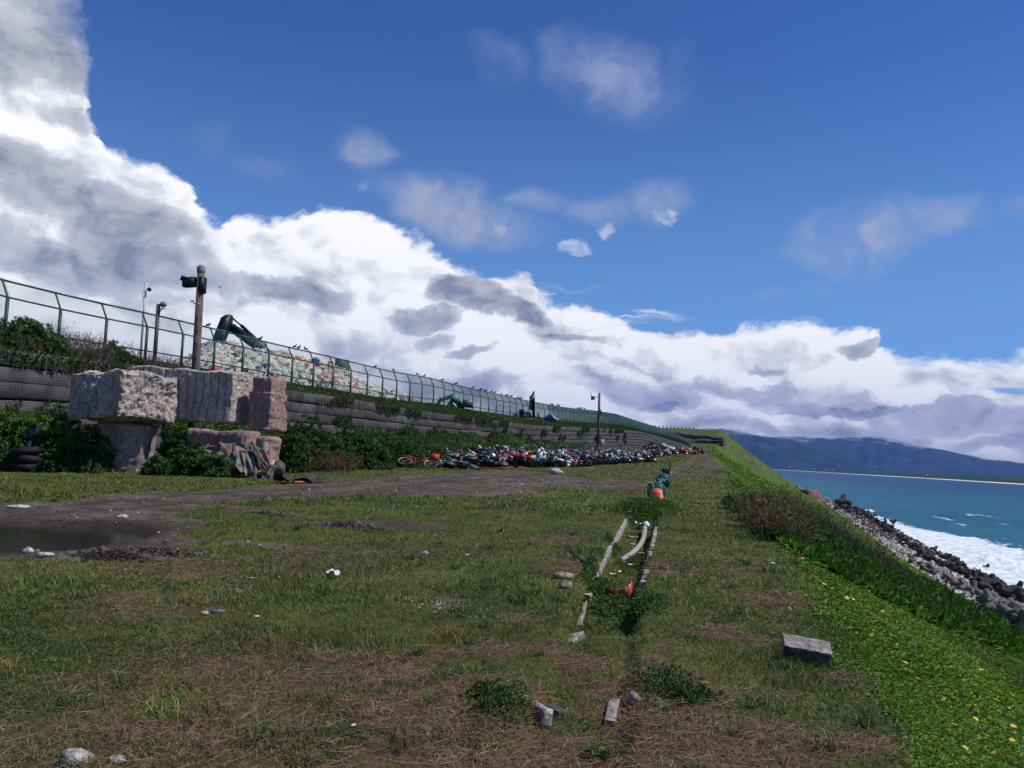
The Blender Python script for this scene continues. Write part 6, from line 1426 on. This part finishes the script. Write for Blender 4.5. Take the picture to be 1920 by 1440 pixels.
def text(parent, name, body, px, py, D, size, tilt, mat):
    c = bpy.data.curves.new(name, 'FONT'); c.body = body; c.size = size; c.align_x = 'CENTER'; c.align_y = 'CENTER'; c.extrude = .008
    o = bpy.data.objects.new(name, c); COL.objects.link(o); bpy.context.view_layer.update(); me = bpy.data.meshes.new_from_object(o.evaluated_get(bpy.context.evaluated_depsgraph_get())); bpy.data.objects.remove(o)
    me.materials.clear(); me.materials.append(mat); o = bpy.data.objects.new(name, me); COL.objects.link(o); o.parent = parent
    Rm = cam.matrix_world.to_3x3() @ Matrix.Rotation(tilt, 3, 'Z'); o.matrix_local = Matrix.Translation(Vector(at(px, py, D)-np.array(parent.location))) @ Rm.to_4x4(); return o
LET = simple('pale_lettering', (.45, .50, .50), .6, var=.2); text(t, 'lettering', 'JEDA', 466, 634, D-.38, .50, R(-38), LET); text(t, 'lettering', 'VH', 483, 650, D-.38, .62, R(-55), LET)
# second, teal machine
D = 118.0; org = at(998, 785, D); org[2] = float(Fz(org[1])); t = thing('excavator', 'teal excavator with its boom standing up above the fence, near the middle', 'excavator', tuple(org))
px_plate('boom', t, org, [(992, 768), (993, 744), (999, 737), (1002, 742), (1000, 770)], D, .9, TEAL); px_plate('dipper_arm', t, org, [(998, 742), (999, 734), (1002, 733), (1003, 752), (1003, 783), (998, 783)], D-.6, .5, DARK); rod('hydraulic_ram', t, org, (995, 752), (1001, 741), D-.8, .14, GREYM)
px_plate('body', t, org, [(966, 784), (968, 776), (972, 772), (994, 772), (998, 784)], D+1, 3.2, TEAL); px_plate('cab', t, org, [(972, 777), (973, 768), (982, 768), (983, 777)], D, 1.6, DARK); px_plate('track', t, org, [(968, 788), (1000, 789), (1000, 784), (966, 783)], D, 3.4, DARK)
t2 = thing('excavator', 'low green excavator with a rounded boom resting behind the fence', 'excavator', tuple(np.r_[at(848, 762, 92)[:2], float(Fz(at(848, 762, 92)[1]))])); org = np.array(t2.location); D = 92.
GRM = simple('machine_green', (.02, .15, .10), .5, var=.25, scale=1.5)
px_plate('boom', t2, org, [(818, 757), (824, 746), (832, 745), (842, 741), (848, 738), (858, 742), (866, 757), (860, 758), (850, 747), (838, 750), (828, 752), (824, 759)], D, .7, GRM); px_plate('cab', t2, org, [(867, 763), (868, 750), (884, 749), (887, 754), (887, 765)], D, 1.9, simple('grey_cab', (.07, .09, .09), .5)); px_plate('blade', t2, org, [(848, 756), (851, 755), (858, 764), (855, 765)], D-.6, .3, WHITEP); px_plate('body', t2, org, [(838, 760), (846, 748), (852, 748), (870, 760), (870, 766), (836, 764)], D+.8, 1.8, GRM)
def tarp(name, label, pix, D, th, mat, cat):
    o_ = at(*pix[0], D); o = px_plate(name, None, o_, pix, D, th, mat); o.location = o_; return tag(o, label, cat)
tarp('tarpaulin', 'blue tarpaulin tent behind the fence, right of the teal excavator', [(1018, 786), (1030, 775), (1033, 776), (1042, 787), (1038, 789)], 128, 2.0, simple('blue_tarp', (.03, .16, .36), .6), 'tarpaulin'); tarp('awning', 'white curved awning beside the blue tarpaulin', [(1032, 775), (1034, 775), (1039, 782), (1048, 786), (1046, 788), (1038, 785)], 127, 1.2, WHITEP, 'awning'); tarp('blue_container', 'blue bin left of the teal excavator', [(961, 783), (963, 775), (972, 774), (973, 783)], 117, 1.6, simple('blue_bin', (.03, .15, .34), .6), 'bin'); tarp('yellow_sign', 'faded yellow board right of the teal excavator', [(1007, 785), (1007, 772), (1011, 772), (1012, 786)], 120, .3, simple('dull_yellow', (.30, .25, .08), .7), 'board')
b = tarp('steel_hopper', 'tall dark green steel hopper behind the right end of the rubbish heap', [(626, 692), (627, 682), (633, 682), (633, 672), (651, 675), (651, 702), (640, 700)], 80, 2.2, simple('hopper_green', (.045, .075, .060), .6), 'hopper')
tarp('steel_hopper', 'small dark box on top of the rubbish heap, left of the hopper', [(616, 684), (617, 678), (623, 678), (623, 685)], 79, .8, DARK, 'box')

# ------------------------------------------------------------------ rubbish heap of stuffed bags
hx = [(370, 672), (386, 655), (400, 648), (412, 652), (426, 650), (440, 656), (455, 659), (468, 664), (490, 664), (510, 667), (530, 667), (548, 674), (566, 680), (590, 684), (612, 690), (634, 694), (650, 704), (666, 716), (690, 726), (716, 736), (745, 742)]
hx = [(320, 690), (345, 682)]+hx+[(780, 752)]
BAG = []; bc = []; bs = []
pal = [(.56, .54, .50)]*12+[(.38, .36, .32)]*8+[(.66, .60, .50)]*3+[(.40, .44, .46)]*2+[(.36, .44, .46)]+[(.08, .18, .30)]+[(.42, .30, .22)]+[(.10, .12, .11)]*2+[(.50, .10, .08)]*1+[(.50, .46, .30)]+[(.35, .48, .38)]+[(.045, .05, .06)]*2
for a in range(len(hx)-1):
    for k in range(165):
        u = rng.random(); px = hx[a][0]*(1-u)+hx[a+1][0]*u; py = hx[a][1]*(1-u)+hx[a+1][1]*u
        D = 34.0*1600/(1440-px)+1.2+rng.random()*13; f = rng.random()**1.0
        top_ = at(px, py, D); zf = float(Fz(top_[1])); dd = ss(0, 9, D-(34.0*1600/(1440-px)+1.0)); z = zf+(top_[2]-zf)*dd*min(1, .92+.1*rng.random())-.15*rng.random()
        BAG.append((top_[0], top_[1], z))
BAG = np.array(BAG); m = len(BAG); ci = rng.integers(0, len(pal), m); cc = np.array(pal)[ci]*rng.uniform(.8, 1.15, (m, 1)); print('bags', m)
b = MB(); b.sphere((0, 0, 0), 1, 8, 5, .42, 9); V0 = np.concatenate(b.V); F0 = b.F[4][0]
a = rng.random(m)*6.283; s = (rng.uniform(.16, .46, m)**1.0)[:, None]*np.stack([rng.uniform(.7, 1.5, m), rng.uniform(.7, 1.3, m), rng.uniform(.5, 1.1, m)], 1); X = V0[None]*s[:, None]*(1+.25*rng.normal(0, 1, (m, len(V0), 1)).clip(-1.3, 1.3)); tl = rng.normal(0, .5, m)
x = X[..., 0]*np.cos(a)[:, None]-X[..., 1]*np.sin(a)[:, None]; y = X[..., 0]*np.sin(a)[:, None]+X[..., 1]*np.cos(a)[:, None]; z = X[..., 2]+x*np.tan(tl.clip(-.8, .8))[:, None]*.5
V = np.stack([x, y, z], -1)+BAG[:, None]; k = len(V0); F = (F0[None]+(np.arange(m)*k)[:, None, None]).reshape(-1, 4)
def bagm(N): n = N.noise(geopos(N), 6, 5, .7); return prin(N, N.mix(1.0, attr(N), N.mix(N.ramp(n, .32, .66), (.45, .45, .45, 1), (1.25, 1.25, 1.25, 1)), blend='MULTIPLY'), .55, 0, .4, bump(N, n, .8, .08))
BG = material('plastic_bags', bagm)
tag(mk('rubbish_heap', V.reshape(-1, 3), [F], BG, cols=np.repeat(cc, k, 0)), 'huge heap of pale plastic bags and rubbish behind the fence', 'rubbish', kind='stuff')
def heap_z(px, D):
    ty0 = np.interp(px, [h[0] for h in hx], [h[1] for h in hx]); tz = at(px, ty0, D); zf = float(Fz(tz[1])); return zf+(tz[2]-zf)*float(ss(0, 9, D-(34.0*1600/(1440-px)+1.0)))
def bag(label, px, py, r, col, D, nm='rubbish_bag'):
    D = 34.0*1600/(1440-px)+1.6
    while D < 200 and at(px, py, D)[2] > heap_z(px, D)+.1: D += .1
    if D >= 200: D = 34.0*1600/(1440-px)+9
    p = at(px, py, D); r = tuple(.8*q_ for q_ in r); b = MB(); b.sphere((0, 0, 0), r, 14, 9, .3, px); o = b.build(nm, simple('bag_film', col, .4, var=.25, scale=5, bmp=.6), smooth=False); o.location = p; return tag(o, label, 'bag')
bag('large dark red bag at the right shoulder of the rubbish heap', 615, 693, (.48, .4, .62), (.30, .02, .03), 62); bag('dark red bag left of the largest red one, higher up', 597, 688, (.5, .4, .42), (.26, .02, .03), 62); bag('bright red bag low in the middle of the rubbish heap', 541, 695, (.34, .3, .40), (.45, .04, .06), 56.5); bag('royal blue bag right below the excavator boom', 507, 688, (.24, .25, .32), (.02, .10, .36), 55.5)
bag('dark slate bag in the hollow of the heap, left of the boom', 436, 673, (.85, .5, .50), (.03, .06, .07), 52.5); bag('grey striped sack above the dark hollow of the heap', 447, 663, (.75, .4, .36), (.26, .26, .30), 53.5); bag('orange-brown bag near the peak of the heap', 408, 665, (.42, .3, .22), (.40, .12, .06), 51); bag('light blue bag on the crest of the heap, left of the red bags', 592, 675, (.5, .3, .3), (.10, .28, .50), 66)

# ------------------------------------------------------------------ birds on the fence and in the air
BIRDM = simple('bird_feathers', (.035, .033, .033), .8, var=.3, scale=10)
def bird_mesh(fly=False):
    b = MB(); b.sphere((0, 0, .11), (.11, .06, .06), 10, 7); b.sphere((.10, 0, .18), (.042, .036, .038), 8, 6); b.tube([(.07, 0, .13), (.10, 0, .17)], .035, 6)
    b.tube([(.135, 0, .18), (.175, 0, .17)], [.012, .002], 5); b.prism([(-.08, .11), (-.30, .04), (-.29, .02), (-.06, .07)], .05)
    if fly:
        for s in (-1, 1): b.add([(.06, s*.04, .13), (-.06, s*.04, .13), (-.12, s*.22, .22), (.02, s*.20, .22), (-.14, s*.42, .16)], [np.array([(0, 1, 2, 3)]), np.array([(3, 2, 4)])])
    else:
        for s in (-1, 1): b.tube([(0, s*.02, .06), (.01, s*.02, 0)], .006, 4); b.sphere((-.02, s*.045, .115), (.12, .02, .045), 8, 5)
    return b
bm_ = bird_mesh().build('bird', BIRDM, smooth=True); me_b = bm_.data; bpy.data.objects.remove(bm_)
def top_rail(px):
    best = None
    for yy in np.linspace(40, 330, 2901):
        pass
    return None
# post tops seen from the camera give the rail as a line of points
tops = np.array([[p[0]+pin[0]*LEAN, p[1]+pin[1]*LEAN, p[2]+HT+.05] for p in posts])
fine = np.concatenate([tops[i]+(tops[i+1]-tops[i])*np.linspace(0, 1, 30, endpoint=False)[:, None] for i in range(len(tops)-1)])
dep = fine @ Fv; pxs = CX+FPX*(fine @ Rv)/dep
birds = [(391, 0), (489, 0), (554, 0), (562, 0), (572, 0), (705, 0), (737, 0), (782, 0), (797, 0), (830, 0), (856, 0), (887, 0), (900, 0), (903, 0), (908, 0), (912, 0), (922, 0), (928, 0), (941, 0), (949, 0), (952, 0), (959, 0), (971, 0), (975, 0), (978, 0), (1033, 0), (1036, 0), (1044, 0), (1049, 0), (1082, 0), (1087, 0), (1090, 0), (1095, 0)]
for i, (bx, _) in enumerate(birds):
    j = int(np.argmin(np.abs(pxs-bx))); p = fine[j]; o = bpy.data.objects.new('bird', me_b); COL.objects.link(o); o.location = p; o.rotation_euler = (0, R(mr.uniform(-25, -5)), mr.uniform(-.6, .6)+(.3 if mr.random() < .6 else 3.3)); s = mr.uniform(1.0, 1.25)*(1+max(0, bx-700)*.0009); o.scale = (s, s, s)
    lab = {0: 'dark bird on the fence top just right of the near lamp post', 1: 'dark bird on the fence top above the excavator boom', 2: 'leftmost of three dark birds sitting close together on the fence top', 3: 'middle one of three dark birds sitting close together on the fence top', 4: 'rightmost of three dark birds sitting close together on the fence top', 5: 'lone dark bird on the fence top right of the steel hopper', 6: 'second lone dark bird on the fence top right of the hopper'}.get(i, 'dark bird perched in the loose line of birds '+('left' if bx < 1000 else 'right')+' of the teal excavator boom')
    tag(o, lab, 'bird', 'birds on the fence')
bm_ = bird_mesh(True).build('bird', BIRDM, smooth=True); bm_.scale = (.5, .5, .5); bm_.location = at(413, 540, 55); bm_.rotation_euler = (0, 0, 1); tag(bm_, 'upper of two small birds flying right of the near lamp post', 'bird', 'birds in the air')
o = bm_.copy(); COL.objects.link(o); o.location = at(415, 553, 55); o.rotation_euler = (.2, 0, 2.2); tag(o, 'lower of two small birds flying right of the near lamp post', 'bird', 'birds in the air')
# posts along the crest of the far terrace
tp = MB(); tt = thing('guard_rail', 'row of small posts along the top of the far green terrace', 'fence', tuple(at(1270, 797, 432)))
og = np.array(tt.location)
for i, x in enumerate(np.linspace(1222, 1300, 12)):
    p = at(x, 796+(x-1222)*.045, 432); zz = float(H(p[0], p[1])); b = MB(); b.box((p[0]-og[0], p[1]-og[1], zz-og[2]+.4), (.5, .5, 1.9)); b.build('post', CONC, tt)

# ------------------------------------------------------------------ beach: tetrapods and rubble
TETM = granite('sea_concrete', (.10, .088, .082), (.24, .21, .195)); TETD = granite('wet_concrete', (.022, .020, .021), (.075, .066, .064))
def tetra():
    b = MB(); dirs = [np.array(v)/math.sqrt(3) for v in ((1, 1, 1), (1, -1, -1), (-1, 1, -1), (-1, -1, 1))]
    for d_ in dirs:
        z = d_; x_ = np.cross(z, [0.3, .2, .9]); x_ /= np.linalg.norm(x_); y_ = np.cross(z, x_); M = np.eye(4); M[:3, 0] = x_; M[:3, 1] = y_; M[:3, 2] = z
        b.lathe([(.44, -.05), (.37, .45), (.28, .92), (.24, 1.0), (0, 1.0)], 8, M)
    return b
o = tetra().build('tetrapod', TETM); me_t = o.data; bpy.data.objects.remove(o); me_td = me_t.copy(); me_td.materials.clear(); me_td.materials.append(TETD)
TG = 'tetrapods along the shore'; tc_ = [0]; TR = random.Random(11)
def beach_z(x, y): return float(H0(np.array([x]), np.array([y]))[0])
def tet(px, py, size, lab, dark=True, dz=0.0):
    z = -14.6
    for _ in range(4): p = zhit(px, py, z); z = max(beach_z(p[0], p[1]), SEA-.3)
    o = bpy.data.objects.new('tetrapod', me_td if dark else me_t); COL.objects.link(o); o.location = (p[0], p[1], z+size*.42+dz); o.rotation_euler = (TR.random()*6, TR.random()*6, TR.random()*6); o.scale = (size*.62,)*3; tag(o, lab, 'tetrapod', TG); tc_[0] += 1
# measured spots first (single ones in the surf), then the bands between
for (x, y, s, l) in ((1675, 984, 1.9, 'dark tetrapod standing alone in the surf near the rock platform'), (1746, 1041, 1.2, 'tetrapod in the foam, left of a pair'), (1752, 1035, 1.3, 'tetrapod in the foam, upper of a small group'), (1757, 1042, 1.1, 'low tetrapod in the foam at the right of a small group'), (1842, 1071, 1.1, 'left of two lone tetrapods far out in the foam'), (1850, 1072, 1.3, 'right of two lone tetrapods far out in the foam'), (1828, 1060, .6, 'tiny rock far out in the foam'), (1659, 977, 1.2, 'low rock in the foam by the platform'), (1653, 976, .9, 'lowest rock in the foam by the platform'), (1910, 1112, 1.6, 'pale round tetrapod at the right edge, in the foam'), (1581, 953, 5.5, 'tall dark block standing on the rock platform')): tet(x, y, s, l)
def band(pix, n, s0, s1, lab, dark=True, spread=5.0, dz=0, aspect=.55):
    P = np.array(pix, float); seg = np.r_[0, np.cumsum(np.hypot(*np.diff(P, axis=0).T))]
    for i in range(n):
        u = (i+TR.random())/n*seg[-1]; x = np.interp(u, seg, P[:, 0]); y = np.interp(u, seg, P[:, 1]); r = TR.gauss(0, 1)*spread; tet(x+r*.6*TR.uniform(-1, 1)*1.5, y+r*aspect, TR.uniform(s0, s1), lab+(', left part' if i < n/3 else ', middle part' if i < 2*n/3 else ', right part'), dark, dz)
band([(1690, 1013), (1712, 1030), (1745, 1052)], 22, 1.1, 1.6, 'dark tetrapod in the cluster below the rock platform'); band([(1724, 1040), (1760, 1062), (1800, 1075), (1830, 1092)], 30, 1.0, 1.5, 'dark tetrapod in the long middle row at the water edge', spread=3.4)
band([(1770, 1048), (1795, 1062), (1806, 1070)], 14, 1.2, 1.6, 'dark tetrapod in the small spit reaching into the foam'); band([(1820, 1082), (1860, 1098), (1890, 1118)], 24, 1.0, 1.5, 'dark tetrapod in the row left of the round pale ones'); band([(1836, 1104), (1856, 1108), (1868, 1106)], 12, 1.6, 2.1, 'big dark tetrapod in the clump before the interlocked field'); band([(1880, 1120), (1905, 1128), (1925, 1130)], 14, 1.4, 2.0, 'dark tetrapod above the interlocked field at the right edge')
band([(1700, 1050), (1760, 1082), (1830, 1120)], 16, 1.1, 1.5, 'grey tetrapod half sunk in the beach rubble', False, 6); band([(1570, 952), (1610, 962), (1650, 985), (1668, 1000)], 60, 1.2, 2.2, 'dark rock of the platform beyond the bare bush', True, 6)
# interlocked field at the right edge
for r in range(8):
    for c in range(8):
        x = 1842+c*13+r*8; y = 1134+r*9+c*6.6
        if y < 1215 and x < 1990: tet(x+TR.uniform(-2, 2), y+TR.uniform(-2, 2), 1.75, 'grey tetrapod of the closely interlocked field at the lower right', False, .2)
print('tetrapods', tc_[0])
n = 15000; y = 35+rng.random(n)**1.3*420; toe = np.interp(y, ty, tx); wat = np.interp(y, wy, wx); u = rng.random(n); x = toe-1+(wat-toe+2)*u; z = H0(x, y)
cc = rcol(n, (.36, .33, .30), .38, .05); dk = u > .78+.25*rng.random(n); cc[dk] = rcol(int(dk.sum()), (.10, .092, .088), .35, .05); dk = (y > 190) & (rng.random(n) < .8); cc[dk] = rcol(int(dk.sum()), (.055, .048, .046), .3, .05); pk = (u < .3) & (rng.random(n) < .25); cc[pk] = rcol(int(pk.sum()), (.40, .33, .27), .2)
scatter_rocks('beach_stones', 'grey and white rubble and boulders of the beach', np.stack([x, y, z+.05], 1), rng.uniform(.07, .26, n)*(1+1.6*(rng.random(n) < .05)+.003*y), VR, cc, 6, .6)
# reddish earth knob where the slope meets the platform
def knob(label, px, py, z, r, mat, seed): p = zhit(px, py, z); b = MB(); b.sphere((0, 0, 0), r, 22, 14, .35, seed); o = b.build('earth_knob', mat); o.location = p; tag(o, label, 'rock')
EK = granite('red_earth', (.10, .055, .045), (.26, .15, .11)); knob('reddish brown earth knob at the foot of the far slope', 1514, 936, -12.6, (6.5, 8, 4.6), EK, 3); knob('smaller reddish rock right of the earth knob', 1526, 950, -13.6, (4.0, 5, 3.2), EK, 5)

# ------------------------------------------------------------------ hamlet on the far shore
HW = simple('far_walls', (.62, .62, .60), .9, var=.2, scale=.05); HR = simple('far_roofs', (.20, .15, .14), .9)
def house(px, py, w, h, lab):
    D = 13000 if px < 1440 else float(np.interp(px, [1440, 1600, 1920], [10500, 6600, 3000])); p = at(px, py, D); s = D/1600; t = thing('far_house', lab, 'building', tuple(p), group='pale buildings on the far shore')
    b = MB(); b.box((0, 0, h*s/2), (w*s, w*s*.7, h*s), rz=YAW); b.build('wall', HW, t); b = MB(); b.prism([(-w*s*.55, 0), (w*s*.55, 0), (0, h*s*.4)], w*s*.76, mat4((0, 0, h*s), (0, 0, YAW))); b.build('roof', HR, t)
for i, (x, y, w, h) in enumerate(((1480, 877, 3, 2), (1526, 880, 2.4, 1.6), (1548, 881, 3, 1.5), (1562, 882, 2.4, 1.8), (1632, 886, 2, 1.6), (1640, 886, 2.6, 1.7), (1660, 889, 2, 1.5), (1697, 892, 2.4, 1.6), (1731, 893, 4, 1.8), (1738, 892, 3, 2.2), (1748, 894, 3, 1.8), (1758, 894, 2.4, 1.6), (1803, 897, 3, 1.8), (1817, 898, 4, 1.6), (1856, 901, 3, 1.6))):
    house(x, y, w, h, f'tiny pale building on the far shore, {["first", "second", "third", "fourth", "fifth", "sixth", "seventh", "eighth", "ninth", "tenth", "eleventh", "twelfth", "thirteenth", "fourteenth", "last"][i]} from the left')


# stepped earth wall of the far terrace
TWM = granite('terrace_wall', (.06, .045, .038), (.14, .11, .095)); t_x = np.linspace(-70, 21.5, 140); tp_ = 1-.8*ss(10, 21, t_x); Vs = []; Fs = []; off = 0
for c in range(3):
    zt = 14.6-c*2.1-.075*(t_x+1)-.35*fbm(t_x*.15+c*5, t_x*0, oc=3); yy = 397.5-c*2.4+.5*fbm(t_x*.2+c*9, t_x*0, oc=3)
    for (dy, dz) in ((9, -.3), (.6, 0), (0, -.3), (-.2, -1.5), (.3, -2.0), (2.5, -2.1)): Vs.append(np.stack([t_x, yy+dy, zt+dz*tp_-c*2.1*(tp_-1)*.5-.5*(1-tp_)+.25*fbm(t_x*.9+c, t_x*0+dz, oc=2)], 1))
    i = np.arange(139)
    for k in range(5): a = off+k*140; Fs.append(np.stack([a+i, a+i+1, a+141+i, a+140+i], 1))
    off += 840
tag(mk('terrace_wall', np.concatenate(Vs), [np.concatenate(Fs)], TWM), 'dark stepped earth wall below the top of the far green terrace', 'wall')

# ------------------------------------------------------------------ the air between here and the mountains
b = MB(); b.box((2000, 9500, 740), (26000, 23000, 1520)); hz = b.build('haze', None); hm = bpy.data.materials.new('sea_haze'); hm.use_nodes = True; t_ = hm.node_tree; t_.nodes.clear(); o_ = t_.nodes.new('ShaderNodeOutputMaterial'); v_ = t_.nodes.new('ShaderNodeVolumePrincipled')
v_.inputs['Color'].default_value = (.17, .34, 1, 1); v_.inputs['Density'].default_value = 3.0e-5; v_.inputs['Anisotropy'].default_value = 0.0; t_.links.new(v_.outputs[0], o_.inputs[1]); hz.data.materials.append(hm); tag(hz, kind='stuff')
